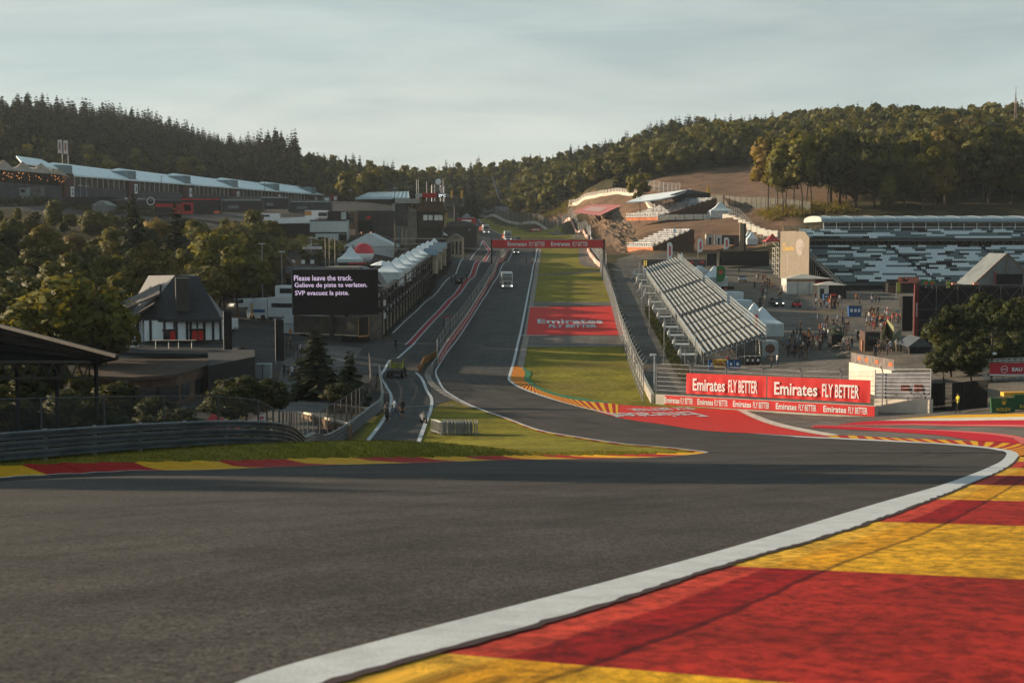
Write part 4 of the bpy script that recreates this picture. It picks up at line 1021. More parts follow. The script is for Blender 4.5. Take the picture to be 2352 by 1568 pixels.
# -- left side: guard rail and fence by the near bend
def rail_line():
 w=[Vector((-42,24)),Vector((-30,36)),Vector((-18.7,52)),Vector((-15.5,57)),Vector((-12.7,61.2)),Vector((-11.0,64)),Vector((-10.4,68)),Vector((-11.3,78)),Vector((-12.8,92)),Vector((-13.4,104)),Vector((-12.9,116)),Vector((-12.7,130)),Vector((-13.4,146)),Vector((-15.0,162)),Vector((-16.4,174))]
 return catmull(w,6)
RLN=rail_line()
t=thing('guard_rail','weathered triple steel guard rail curving behind the grass bank down to the pit exit','guard rail')
rp=rs(RLN,0.8);a_=np.array([(p.x,p.y)for p in rp]);zb_=gz(a_[:,0],a_[:,1])
zs=np.convolve(np.pad(zb_,4,'edge'),np.ones(9)/9,'valid')
for k in range(3):
 h=.14+k*.37
 prof=[(-.02,h),(-.11,h+.03),(-.11,h+.09),(-.03,h+.13),(-.03,h+.17),(-.11,h+.21),(-.11,h+.28),(-.02,h+.31),(.02,h+.31),(-.06,h+.26),(-.06,h+.22),(.02,h+.18),(.02,h+.12),(-.06,h+.08),(-.06,h+.05),(.02,h)]
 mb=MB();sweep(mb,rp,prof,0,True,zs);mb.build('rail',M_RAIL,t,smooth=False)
pm=MB();pm.box((0,0,.35),(.12,.16,1.7));me=pm.mesh('post',M_STEEL)
for i,q in enumerate(rs(RLN,2.4)[:60]):
 o=bpy.data.objects.new('post',me);COL.objects.link(o);o.parent=t;o.location=(q.x-.14,q.y+.08,g1(q.x,q.y))
fl=[p+Vector((-1.3,.9))for p in RLN[6:]]
fence('mesh_fence',fl,-0.3,2.6,3.2,'wire mesh fence on posts just behind the steel guard rail',M_NETD,2,0.05,0,mat('fence_shaded',(.07,.07,.07),.6,.3,2))  # dark posts and netting: the shade they stand in is put into colour
t=thing('warning_sign','small white sign with a red mark on the mesh fence','sign',P(602,967,74))
mb=MB();mb.box((0,0,0),(.40,.04,.68));mb.build('plate',M_WHITEP,t)
mb=MB();mb.box((0,-.03,.08),(.18,.02,.34));mb.box((-.02,-.03,-.22),(.22,.02,.08));mb.build('mark',M_REDB,t)
mb=MB();mb.tube((0,.05,-2.2),(0,.05,.3),.04,6);mb.build('post',M_STEEL,t)
t=thing('canopy_roof','dark open-sided grandstand canopy cut by the picture edge','grandstand')
c0,c1=P(-60,736,96),P(268,822,88);d_=(c1-c0)
bk=None
e0,e1=P(-60,832,78),P(205,832,84)
mb=MB();vv=[c0,c1,e1,e0];mb.add(vv+[p-Vector((0,0,.15))for p in vv],[(0,1,2,3),(7,6,5,4),(0,4,5,1),(1,5,6,2),(2,6,7,3),(3,7,4,0)])
for k in range(1,4):
 f_=k/4.0;mb.tube(c0 .lerp(e0,f_)+Vector((0,0,.06)),c1 .lerp(e1,f_)+Vector((0,0,.06)),.07,4)
mb.build('roof_sheet',mat('roof_brown',(.012,.011,.010),1.0,.35,.8,0,0.0),t)
mb=MB();mb.tube(c0+Vector((0,.1,.05)),c1+Vector((0,.1,.05)),.22,4);mb.build('edge_beam',mat('beam_grey',(.06,.053,.046),.7,.3,1.5),t)
mb=MB()
for k in range(10):
 p=e0 .lerp(e1,k/9);q=e0 .lerp(e1,min(1,(k+.5)/9));mb.tube(p,q-Vector((0,0,.9)),.05,4);mb.tube(q-Vector((0,0,.9)),e0 .lerp(e1,min(1,(k+1)/9)),.05,4)
mb.tube(e0-Vector((0,0,.9)),e1-Vector((0,0,.9)),.08,4);mb.tube(e0,e1,.1,4)
mb.build('roof_frame',mat('truss_brown',(.05,.042,.035),.7,.3,2),t)
for k in (.25,.6,.97):
 p=e0 .lerp(e1,k)+Vector((0,2,0));mb=MB();mb.tube((p.x,p.y,g1(p.x,p.y)-.5),(p.x,p.y,p.z),.14,6);mb.build('column',M_DARK,t)
 # -- flat-roofed building below the timber house
t=thing('flat_building','long low building with a curved flat roof beneath the timbered house','building')
def zpl(z):
 def f(vx,vy):
  a,c=vdir(vx,vy);y=z/c;return (a*y,y,z)
 return f
ROOFM=mat('gravel_roof_lit',(.085,.063,.05),1.0,.2,1.5,0,.05);ROOFD=mat('roof_felt_shade',(.022,.022,.024),.9,.3,1)  # sunlit and shaded parts of one flat roof as two colours; felt covers terrace too
f=zpl(-13.1)
front=[f(*v)for v in ((190,862),(300,866),(400,860),(478,838))]
back=[f(*v)for v in ((478,822),(420,824),(280,824),(180,820))]
rp_=front+back
mb=MB();n_=len(rp_);mb.add([(p[0],p[1],p[2])for p in rp_]+[(p[0],p[1],p[2]-.35)for p in rp_],[tuple(range(n_)),tuple(range(2*n_-1,n_-1,-1))]+[(i,(i+1)%n_,n_+(i+1)%n_,n_+i)for i in range(n_)]);mb.build('roof',ROOFM,t)
ins=[(p[0],p[1]+.9)for p in front];mb=MB()
for i in range(len(ins)-1):
 a_,b_=ins[i],ins[i+1];mb.quad((a_[0],a_[1],-17),(b_[0],b_[1],-17),(b_[0],b_[1],-13.45),(a_[0],a_[1],-13.45))
mb.build('front_wall',M_BRICK,t)
for i,(fx)in enumerate((.15,.30,.45,.60,.75,.88)):
 k=fx*(len(ins)-1);j=int(k);w_=k-j;p=(ins[j][0]*(1-w_)+ins[j+1][0]*w_,ins[j][1]*(1-w_)+ins[j+1][1]*w_)
 ang=math.atan2(ins[j+1][1]-ins[j][1],ins[j+1][0]-ins[j][0])
 mb=MB();mb.box((p[0],p[1]-.06,-15),(2.2,.12,1.5),ang);mb.build('window',M_GLASS,t)
mb=MB();q=[P(478,838,146),P(585,818,158),P(585,806,168),P(478,816,168)];q=[(a.x,a.y,-13.0)for a in q];mb.add(q+[(a[0],a[1],-17)for a in q],[(0,1,2,3),(7,6,5,4),(0,4,5,1),(1,5,6,2),(2,6,7,3),(3,7,4,0)]);mb.build('side_wing',ROOFD,t)  # dark box added for the shaded end of the flat roof
f2=zpl(-13.4);hz0=-13.25
t=thing('terrace_roof','dark felt terrace with a black parapet in front of the timbered house','terrace')
q=[P(240,806,168),P(520,806,164),P(560,790,178),P(300,786,190),P(230,790,182)]
q=[(p.x,p.y,-13.3)for p in q]
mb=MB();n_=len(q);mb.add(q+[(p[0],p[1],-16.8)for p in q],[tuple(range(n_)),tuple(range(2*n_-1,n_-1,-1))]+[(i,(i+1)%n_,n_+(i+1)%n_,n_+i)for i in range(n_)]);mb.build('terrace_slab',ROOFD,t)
mb=MB();a_,b_=Vector(q[0]),Vector(q[1]);mb.box(((a_.x+b_.x)/2,a_.y-2.2,-13.9),(b_.x-a_.x,.3,1.3),math.atan2(b_.y-a_.y,b_.x-a_.x));mb.build('parapet',M_DARK,t)
p=P(420,798,174);t=thing('folding_table','long pale trestle table standing on the felt terrace','table',(p.x-1,173.5,-13.28))
mb=MB();mb.box((0,0,1.0),(5.4,.7,.06));mb.build('tabletop',mat('table_pale',(.45,.38,.30),.5,.1,3),t)
for x in (-2.2,-.6,.6,2.2):
 mb=MB();mb.tube((x,0,0),(x,0,1.0),.05,5);mb.build('leg',M_ALU,t)
t=thing('skylight','low white skylight dome on the felt terrace','skylight',(P(425,797,172).x-7.6,175,-13.28))
mb=MB();mb.lathe([(1.3,0),(1.2,.25),(.8,.5),(0.1,.6)],n=12);mb.build('dome',M_WHITEP,t,smooth=True)
# -- half-timbered house
hy=181.0
def hx(vx,y=hy):return (vx-1176)/3267.0*y
x0,x1=hx(328),hx(506);zb=P(400,786,hy).z;ze=P(400,731,hy).z;zr=P(400,634,hy+5).z
t=thing('timbered_house','black and white half-timbered house with a steep slate roof','house',((x0+x1)/2,hy+1.0,zb),R(16))
W,H,RZ=x1-x0,ze-zb,zr-zb
D=11.0
M_RENDER=mat('white_render',(.74,.78,.80),.85,.08,1.5);M_TIMBER=mat('black_timber',(.015,.014,.014),.7,.3,3)
mb=MB();mb.box((0,D/2,H/2),(W,D,H));mb.build('wall',M_RENDER,t)
mb=MB()
def beam(x,z0,z1,w=.28):mb.box((x,-.04,(z0+z1)/2),(w,.14,z1-z0))
for v in (314,342,373,395,400,424,432,447,463,483,500):
 if v in (395,447):beam(hx(v)-(x0+x1)/2,.55*H,H,.2)
 else :beam(hx(v)-(x0+x1)/2,0,H,.30)
for a_,b_ in ((368,402),(428,466)):mb.box(((hx(a_)+hx(b_))/2-(x0+x1)/2,-.04,.50*H),(hx(b_)-hx(a_),.15,.24))
mb.box((0,-.04,H-.1),(W,.16,.25));mb.box((0,-.04,.08),(W,.16,.2));mb.build('timber_frame',M_TIMBER,t)
for a_,b_,nm in ((370,398,0),(432,464,1)):
 xm,w_=(hx(a_)+hx(b_))/2-(x0+x1)/2,hx(b_)-hx(a_)
 mb=MB();mb.box((xm,-.02,.24*H),(w_,.08,.46*H));wd=mb.build('window',M_GLASS,t)
 for s in (-.25,.25):
  if nm==0 and s<0:continue
  mb=MB();mb.box((xm+s*w_,-.075,.24*H),(w_*.42,.03,.42*H));mb.build('curtain',mat('red_curtain',(.50,.025,.02),.8,.2,4),wd)
hiv=(Matrix.Translation(t.location)@Matrix.Rotation(R(16),4,'Z')).inverted()
E0,E1,F0,F1,B0=P(322,733,hy),P(509,733,hy+.5),P(402,632,hy+5),P(456,634,hy+5),P(341,633,hy+15)
E2,E3,B1=E1+Vector((-2.5,14,0)),P(288,727,hy+14),F1+Vector((-2,6,0))
rv=[tuple(hiv@q)for q in (E0,E1,E2,E3,F0,F1,B1,B0)]
mb=MB();mb.add(rv+[(q[0],q[1],q[2]-.35)for q in rv[:4]],[(0,1,5,4),(1,2,6,5),(2,3,7,6),(3,0,4,7),(4,5,6,7),(0,8,9,1),(1,9,10,2),(2,10,11,3),(3,11,8,0),(11,10,9,8)])
rf=mb.build('roof',M_SLATE,t)
mb=MB();mb.box((-.1,.7,H+3.0),(1.7,2.4,4.2));mb.build('chimney',mat('chimney_stone',(.05,.048,.045),.9,.2,1.5),rf)
mb=MB();wx0=hx(245)-(x0+x1)/2;mb.box((wx0/2-W/4+.2,6.5,H*.55),(-(wx0)-W/2+.2,8,H*1.1));mb.build('side_wing',M_RENDER,t)
mb=MB()
for k in range(7):mb.box((wx0+.4+k*.55,2.45,H*.55),(.16,.12,H*1.1))
mb.box((wx0+2.2,2.42,H*.55),(1.6,.12,H*.5));mb.build('side_timber',M_TIMBER,t)
ye=1.2;mb=MB()
pp=[(wx0-.8,ye,H*1.0),(-W/2+2.0,ye+.2,H+3.1),(-W/2+2.4,9,H+4.2),(wx0-.5,10.5,H*1.15)]
mb.add(pp+[(p[0],p[1],p[2]-.25)for p in pp],[(0,1,2,3),(7,6,5,4),(0,4,5,1),(1,5,6,2),(2,6,7,3),(3,7,4,0)]);mb.build('side_roof',mat('tile_roof',(.10,.085,.075),.7,.3,2.5,bump=.2),t)
mb=MB();pp=[(-W/2-2.2,-.6,H*.98),(-W/2+1.2,-.3,H+1.9),(-W/2+1.6,2.5,H+2.3),(-W/2-1.6,2.6,H*1.05)]
mb.add(pp+[(p[0],p[1],p[2]-.2)for p in pp],[(0,1,2,3),(7,6,5,4),(0,4,5,1),(1,5,6,2),(2,6,7,3),(3,7,4,0)]);mb.build('porch_roof',MATS['tile_roof'],t)
mb=MB()
for k in range(5):mb.box((-W/2-1.9+k*.4,0.3,H*.46),(.12,.12,H*.92))
mb.build('porch_post',M_WHITEP,t)
p=P(215,770,188);t=thing('slate_shed','small shed with a dark slate roof left of the timbered house','shed',(p.x,190,p.z-1.6))
mb=MB();mb.box((0,0,1.2),(6.5,6,2.4));mb.build('wall',M_DARK,t)
mb=MB();mb.prism([(-4,2.3),(4,2.3),(1.0,5.6),(-1.0,5.6)],-3.4,3.4);mb.build('roof',M_SLATE,t)
# -- stone house with the brown roof
t=thing('stone_house','long brown stone house with a tiled roof behind the white van','house',(hx(585,300),300,g1(hx(585,300),300)-.6))
M_STONE=mat('rubble_stone',(.13,.105,.085),.95,.45,1.2,bump=.3)
w_=18.5
mb=MB();mb.box((0,4,3.1),(w_,8,6.2));mb.build('wall',M_STONE,t)
mb=MB();mb.add([(-w_/2-.4,-.4,6.0),(w_/2+.4,-.4,6.0),(w_/2-4.5,4,11),(-w_/2+1.5,4,11),(-w_/2-.4,8.4,6.0),(w_/2+.4,8.4,6.0)],[(0,1,2,3),(1,5,2),(5,4,3,2),(4,0,3),(4,5,1,0)]);mb.build('roof',mat('brown_tiles',(.070,.036,.027),.85,.3,2.0,bump=.25),t)
for x in (-7.5,-4.6,-1.5,1.2,4.2,7.2):
 for z in (1.8,4.4):
  mb=MB();mb.box((x,-.03,z),(1.0,.1,1.5));mb.build('window',M_DARK,t)
mb=MB();mb.box((-1.0,-.1,5.2),(3.0,.1,1.9));mb.build('notice_board',mat('notice_white',(.50,.45,.45),.7,.1,2),t)
mb=MB();mb.add([(-w_/2-1.6,-2,2.5),(-w_/2+1.6,-2,2.5),(-w_/2,-2,6.8),(-w_/2-1.6,3,2.5),(-w_/2+1.6,3,2.5),(-w_/2,3,6.8)],[(0,1,2),(3,5,4),(0,2,5,3),(1,4,5,2),(0,3,4,1)]);mb.box((-w_/2,.4,1.3),(2.8,4.6,2.6));mb.build('porch',M_STONE,t)
# -- video screen
sy=212.0
a_,b_=P(673,619,sy),P(868,723,sy)
t=thing('video_screen','big black video screen showing a leave-the-track message','screen',((a_.x+b_.x)/2,sy,g1((a_.x+b_.x)/2,sy)),R(9))
w_,zt_,zb_=(b_.x-a_.x)*1.01,a_.z-t.location.z,b_.z-t.location.z
mb=MB();mb.box((0,.35,(zt_+zb_)/2),(w_,.7,zt_-zb_));mb.build('panel',mat('screen_black',(.006,.006,.007),.5,.2,2,spec=.2),t)
sc=(868-673)/w_
for s_,x0_,x1_,yc,hh in (('Please leave the track.',677,809,637,12.5),('Gelieve de piste te verlaten.',678,843,654.5,14),('SVP evacuez la piste.',679,801,672.5,14)):
 mb=MB();put_text(mb,s_,(x1_-x0_)/sc,hh/sc,(((x0_+x1_)/2-770.5)/sc,-.03,zt_-(yc-618)/sc),(1,0,0),(0,0,1),0,bold=.014);mb.build('message_line',mat('screen_text',(.60,.46,.63),.5,0,emit=.5),t,fixn=False)
mb=MB();mb.box((0,.3,zt_+.06),(w_,.8,.12));mb.box((-w_/2-.05,.3,(zt_+zb_)/2),(.1,.8,zt_-zb_));mb.build('frame',M_GREYP,t)
for x in (-.6,1.6):mb=MB();mb.box((x,.6,zb_/2),(.6,.7,zb_));mb.build('column',M_DARK,t)
mb=MB();mb.box((.5,.9,.35),(9,2.6,.7));mb.build('base',M_DARK,t)
# -- old pit building with its roof tents
pbw=ground_line([(902,765),(988,684),(1050,620),(1108,560)])
pa=G(888,780).to_2d();pbv=G(1096,566).to_2d();du=(pbv-pa);L=du.length;du.normalize()
t=thing('pit_building','long old pit building of black timber and pale panels along the pit lane','building',(pa.x-.8,pa.y,g1(pa.x,pa.y)),math.atan2(du.y,du.x)-math.pi/2)
slope=(g1(pbv.x,pbv.y)-g1(pa.x,pa.y))/L
M_PANEL=mat('pale_panel',(.34,.28,.20),.8,.35,.5);M_TIM2=mat('dark_timber',(.030,.026,.024),.7,.35,2.0)
LP=min(L,150.0)
def zz(y):return slope*y
mb=MB()
for k in range(30):
 y0=LP*k/30;y1=LP*(k+1)/30;z0=zz((y0+y1)/2);mb.box2((-9,y0,z0-1),(-1.6,y1,z0+(9.0 if y1<9 else 6.3)))
mb.build('body',M_TIM2,t)
pm=[MB(),MB(),MB()]
rb=random.Random(4);nb=30;bw=LP/nb
grg=MB();grg.box((0,0,1.5),(.12,bw*.55,3.0));gme=grg.mesh('garage_door',mat('garage_tan',(.30,.24,.17),.8,.25,.8))
pnl=MB();pnl.box((0,0,0),(.1,bw*.62,1.2));pme=[pnl.mesh('panel',m_)for m_ in (M_PANEL,mat('panel_white',(.48,.46,.44),.7,.2,2),mat('panel_brown',(.20,.13,.08),.8,.3,2))]
col_=MB();col_.box((0,0,3.6),(.34,.34,7.8));cme=col_.mesh('column',M_TIM2)
for k in range(nb):
 y=bw*(k+.5);z=zz(y)
 o=bpy.data.objects.new('garage_door',gme);COL.objects.link(o);o.parent=t;o.location=(-.55,y,z)
 for zz_,mi in ((3.7,1),(5.4,rb.choice((0,0,2))),(6.6,rb.choice((0,1,0)))):
  o=bpy.data.objects.new('panel',pme[mi]);COL.objects.link(o);o.parent=t;o.location=(-.9+(.5 if zz_<4 else .2),y,z+zz_+rb.uniform(-.1,.1));o.scale=(1,rb.uniform(.55,1.1),rb.uniform(.5,.95))
 o=bpy.data.objects.new('column',cme);COL.objects.link(o);o.parent=t;o.location=(.1,bw*k,zz(bw*k)-.3)
mb=MB()
for z_ in (3.1,4.4,6.1,7.2):
 mb.add([(-.3+dx,y,zz(y)+z_+dz)for y in (0,LP)for dx,dz in ((-.3,0),(.6,0),(.6,.2),(-.3,.2))],[(0,1,5,4),(1,2,6,5),(2,3,7,6),(3,0,4,7),(0,3,2,1),(4,5,6,7)])
mb.build('beam',M_TIM2,t)
mb=MB();mb.box2((-9,-.2,-.5),(.1,0,4.2));mb.box2((-9,-.22,4.2),(-2.8,0,9));mb.build('end_wall',mat('end_wall_grey',(.17,.15,.125),.85,.3,.8),t)
mb=MB();mb.box((-6,-.3,6.6),(2.6,.1,1.6));mb.build('window',M_GREYP,t)
mb=MB();mb.prism([(-9.4,9),(-2.6,9),(-3.4,11.2),(-8.6,11.2)],-.6,7.5);rf=mb.build('roof',mat('roof_buff',(.20,.175,.145),.8,.25,1.2),t)
mb=MB();mb.prism([(-2.7,9),(.2,8.4),(-.9,10.2),(-3.2,11.2)],-.3,6.5);mb.build('side_roof',M_SLATE,t)
mb=MB()
for z_,h_ in ((2.6,.5),(4.6,.5)):mb.box((.35,1.5,z_+1),(.1,2.6,.9))
mb.build('sign_board',mat('sign_white',(.52,.52,.52),.6,.2,3),t)
for (y,zt_)in ((92,7.4),(104,7.8),(116,8.2)):
 mb=MB();mb.box((-.2,y,zz(y)+5.2),(2.6,4.0,4.0));ob=mb.build('bay',M_PANEL,t)
 mb=MB();mb.prism([(y-2.3,zz(y)+7.2),(y+2.3,zz(y)+7.2),(y,zz(y)+8.7)],-1.8,1.4,0,'x');mb.build('bay_roof',mat('zinc_roof',(.18,.24,.28),.35,.2,2,.3),t)
def pagoda(name,label,loc,w,d,hw,hp,rz=0,group=None,walls=True,m=None,mw=None):
 """square tent with a swept-up pointed roof"""
 t=thing(name,label,'tent',loc,rz,group);n=7
 mb=MB();ring=[]
 for k in range(n):
  f_=k/(n-1);s=(1-f_)**1.0*(1-.25*math.sin(math.pi*f_));z=hw+(hp-hw)*f_
  ring.append([(sx*w/2*s,sy*d/2*s,z)for sx,sy in ((-1,-1),(1,-1),(1,1),(-1,1))])
 vs=[p for r_ in ring for p in r_];fs=[(k*4+i,k*4+(i+1)%4,k*4+4+(i+1)%4,k*4+4+i)for k in range(n-1)for i in range(4)]
 mb.add(vs,fs);mb.box((0,0,hw-.14),(w+.02,d+.02,.28));mb.build('roof',m or M_TENT,t)
 if walls:
  mb=MB();mb.box((0,0,(hw-.3)/2),(w-.1,d-.1,hw-.3));mb.build('side_wall',mw or M_TENTW,t)
 for sx in (-1,1):
  for sy in (-1,1):
   mb=MB();mb.tube((sx*(w/2-.02),sy*(d/2-.02),0),(sx*(w/2-.02),sy*(d/2-.02),hw),.05,5);mb.build('leg',M_ALU,t)
 return t
tp=[(892,598),(919,587),(939,575.5),(958,566),(975,555),(988,548)]
pk=[(275,530),(380,485),(465,440),(540,400),(615,365),(675,325),(735,295),(800,265),(885,230)]
nm_=['nearest','second','third','fourth','fifth','sixth','seventh','eighth','farthest']
pw_=[(43,0)]
for k,(zx,zy)in enumerate(pk):
 vx,vy=(1250+zx*.2551)*.67586,(750+zy*.2551)*.67586
 yq=246+k*13.0;q=P(vx,vy,yq)
 thw,thp=2.5,4.4
 pagoda('roof_tent',f'white pointed tent on the pit building roof, {nm_[k]} of nine from the video screen',(q.x,yq,q.z-thp),4.6,7.5,thw,thp,t.rotation_euler.z,'white tents on the pit roof')
q=P(878,600,252);po=thing('parasol','white flat parasol left of the roof tents','parasol',(q.x,252,q.z-3))
mb=MB();mb.lathe([(2.2,2.3),(1.2,2.75),(.05,3.1)],n=8);mb.build('canopy',M_TENT,po);mb=MB();mb.tube((0,0,-1.5),(0,0,2.8),.05,6);mb.build('pole',M_STEEL,po)
# -- control tower
ty=352.0
q0=P(905,590,ty);gx0=hx(905,ty);gx1=hx(1022,ty);zg=-9.0
t=thing('control_tower','dark race control tower with glazed top floor and temperature display','tower',(0,ty,0))
def tz(vy,y=ty):return P(0,vy,y).z
def tx(vx,y=ty):return hx(vx,y)
M_TROOF=mat('tower_roof',(.085,.050,.035),.85,.2,1.5)
mb=MB();mb.box2((tx(955),0,zg),(tx(1022),9,tz(548)));mb.box2((tx(960),.6,tz(548)),(tx(1015),9,tz(523)));mb.build('body',M_TIM2,t)
mb=MB();mb.box2((tx(935),1,zg),(tx(958),7,tz(485)));mb.build('lift_shaft',mat('shaft_grey',(.16,.14,.12),.85,.25,.6),t)
mb=MB();mb.box2((tx(906),.5,tz(518)),(tx(936),5,tz(458)));mb.build('stair_head',mat('stair_head_dark',(.05,.05,.052),.7,.3,1),t)
mb=MB();mb.box2((tx(903),.2,tz(467)),(tx(964),5.4,tz(456)));mb.box2((tx(903),.2,tz(485)),(tx(908),.6,tz(456)));mb.build('fascia',mat('fascia_pale',(.30,.29,.28),.7,.15,1.5),t)
mb=MB();prf=[(tx(957),tz(487)),(tx(1028),tz(487)),(tx(1016),tz(463)),(tx(968),tz(463))];mb.prism(prf,-1.2,8);mb.build('roof',M_TROOF,t)
mb=MB();mb.box2((tx(962),-.6,tz(523)),(tx(1020),8,tz(487)));mb.build('control_room',mat('control_dark',(.035,.026,.02),.6,.3,1),t)
for k,v in enumerate((978,990,1003,1013)):
 mb=MB();mb.box((tx(v),-.65,tz(500)),(1.0,.1,1.3));mb.build('window',mat('window_lit',(.45,.46,.44),.3,.5,.6),t)
mb=MB();mb.add([(tx(1020),-.7,tz(521)),(tx(1022),-.7,tz(487)),(tx(1027),5,tz(487)),(tx(1024),5,tz(521))],[(0,1,2,3)]);mb.build('side_panel',mat('panel_ochre',(.24,.19,.07),.7,.2,1),t)
mb=MB()
for k in range(9):
 z0,z1=zg+k*1.9,zg+(k+1)*1.9
 if z1>tz(515):break
 xl,xr=tx(907),tx(924)
 mb.tube((xl,0,z0),(xr,0,z1)if k%2 else (xl,0,z1),.08,4);mb.tube((xr if k%2 else xl,0,z0),(xl if k%2 else xr,0,z1),.10,4);mb.tube((xl,0,z1),(xr,0,z1),.07,4)
for v in (907,924,935):mb.tube((tx(v),0,zg),(tx(v),0,tz(505)),.12,5);mb.tube((tx(v),3,zg),(tx(v),3,tz(505)),.12,5)
mb.build('stair_frame',M_TIM2,t)
mb=MB()
for vy in (548,560,572):mb.box2((tx(908),-1.2,tz(vy)-.15),(tx(1024),0,tz(vy)+.1))
mb.build('balcony',mat('balcony_pale',(.26,.24,.22),.7,.2,1.5),t)
mb=MB();mb.box2((tx(972),-1.4,tz(454.5)),(tx(1005),-1.1,tz(444)))
vtext(mb,'CHAMPIONS CLUB',974,1003,447,452,ty,-1.45);mb.build('sign_board',[M_REDD,M_LET],t,fixn=False)
mb=MB();mb.box2((tx(1005.5),-1.4,tz(454.5)),(tx(1026),-1.1,tz(444)));mb.build('display_panel',M_BLACK,t)
mb=MB()
a_=P(1008,453,ty);b_=P(1024,446,ty);put_text(mb,'29°C',b_.x-a_.x,b_.z-a_.z,((a_.x+b_.x)/2,-1.46,(a_.z+b_.z)/2),(1,0,0),(0,0,1),0,bold=.02);mb.build('temperature',mat('display_text',(.8,.85,.85),.5,0,emit=.8),t,fixn=False)
mb=MB();mb.box2((tx(956),-1.3,tz(453.5)),(tx(971),-1.05,tz(445)));mb.build('clock_panel',mat('clock_pale',(.40,.40,.38),.7,.3,3),t)
for v0,v1,y0 in ((957,957,412),(961,961,413),(980,980,415),(992,992,424),(999,999,424),(1012,1012,425),(1020,1020,428)):
 mb=MB();mb.tube((tx(v0),2,tz(463)),(tx(v1),2,tz(y0)),.06 if v0<985 else .16,5);mb.build('antenna',M_STEEL,t)
mb=MB();mb.box2((tx(1002),1.5,tz(440)),(tx(1006),2.2,tz(428)));mb.build('antenna_box',M_GREYP,t)
mb=MB();mb.lathe([(.05,0),(.7,.1),(.75,.2),(.05,.35)],(0,0,0),10);o=mb.build('dish',M_WHITEP,t);o.location=(tx(1007),1.6,tz(417));o.rotation_euler=(R(90),0,0)
fl_=thing('flag','white and red flag flying from the race control tower','flag',(tx(1019),ty-.4,tz(463)))
mb=MB();mb.tube((0,0,0),(0,0,5.4),.05,5);mb.build('pole',M_STEEL,fl_)
mb=MB();mb.add([(0,0,5.3),(-.15,.1,4.0),(-1.1,-.15,3.3),(-.9,0,2.6),(-.1,0,1.4),(.05,0,3.2)],[(0,1,5),(1,2,3),(1,3,5),(3,4,5)]);mb.build('cloth',[mat('flag_white',(.62,.52,.50),.8,.3,1.2)],fl_)
def simple_house(name,label,cat,vx0,vx1,vyb,vye,vyr,y,depth,mw,mr,kind='gable',parts=()):
 xa,xb=hx(vx0,y),hx(vx1,y);z0,z1,z2=tz(vyb,y),tz(vye,y),tz(vyr,y);xm=(xa+xb)/2;w_=xb-xa
 t=thing(name,label,cat,(xm,y,z0-.3));h=z1-z0+.3;r_=z2-z0+.3
 mb=MB();mb.box((0,depth/2,(h-.8)/2),(w_,depth,h+.8));mb.build('wall',mw,t)
 mb=MB()
 if kind=='gable':mb.prism([(-w_/2-.3,h),(w_/2+.3,h),(0,r_)],-.3,depth+.3)
 elif kind=='hip':mb.add([(-w_/2-.4,-.4,h),(w_/2+.4,-.4,h),(w_/2+.4,depth+.4,h),(-w_/2-.4,depth+.4,h),(-w_*.12,depth/2,r_),(w_*.12,depth/2,r_)],[(0,1,5,4),(1,2,5),(2,3,4,5),(3,0,4),(3,2,1,0)])
 elif kind=='arch':mb.prism([(w_/2*math.cos(a),h+(r_-h)*math.sin(a))for a in np.linspace(0,math.pi,11)],-.4,depth+.4)
 elif kind=='flat':mb.box((0,depth/2,h+(r_-h)/2),(w_+.5,depth+.5,r_-h))
 mb.build('roof',mr,t)
 return t,w_,h,r_
M_ZINC=MATS['zinc_roof']
th,w_,h,r_=simple_house('pit_pavilion','small dark pavilion with a zinc hip roof beside the tower','building',990,1024,566,541,527,372,6,M_TIM2,M_ZINC,'hip')
for x in (-.8,.8):mb=MB();mb.box((x,-.05,h-1.2),(1.1,.08,1.2));mb.build('window',M_GLASS,th)
th,w_,h,r_=simple_house('pit_pavilion','buff gabled pit house with tall pale window strips past the tower','building',1028,1062,588,548,536,392,14,M_PANEL,MATS['roof_buff'],'gable')
for k in range(4):mb=MB();mb.box((-1.6+k*1.05,-.05,h*.5),(.5,.1,h*.7));mb.build('window',M_GLASS,th)
th,w_,h,r_=simple_house('arched_hall','black hall with a rounded roof at the far end of the pits','building',1016,1094,560,520,507,440,20,M_TIM2,mat('arch_roof',(.06,.058,.055),.6,.3,1),'arch')
mb=MB();mb.box((w_*.3,-.1,h-1),(.6,.1,.9));mb.build('window',M_GREYP,th)
mb=MB();mb.tube((-1.2,2,h),(-1.2,2,r_+5),.5,8);mb.build('chimney',M_DARK,th)
th,w_,h,r_=simple_house('start_tower','small tower with a crimson lettered band at the far end of the pits','tower',1058,1086,530,506,490,520,8,M_TIM2,mat('roof_teal',(.08,.11,.12),.5,.2,1),'hip')
mb=MB();mb.box((0,-.8,h-.2),(w_+2.6,.3,2.0));mb.build('sign_band',M_REDD,th);mb=MB();mb.box((0,-1.0,h-.2),(w_*.8,.05,.7));mb.build('lettering',M_LET,th)
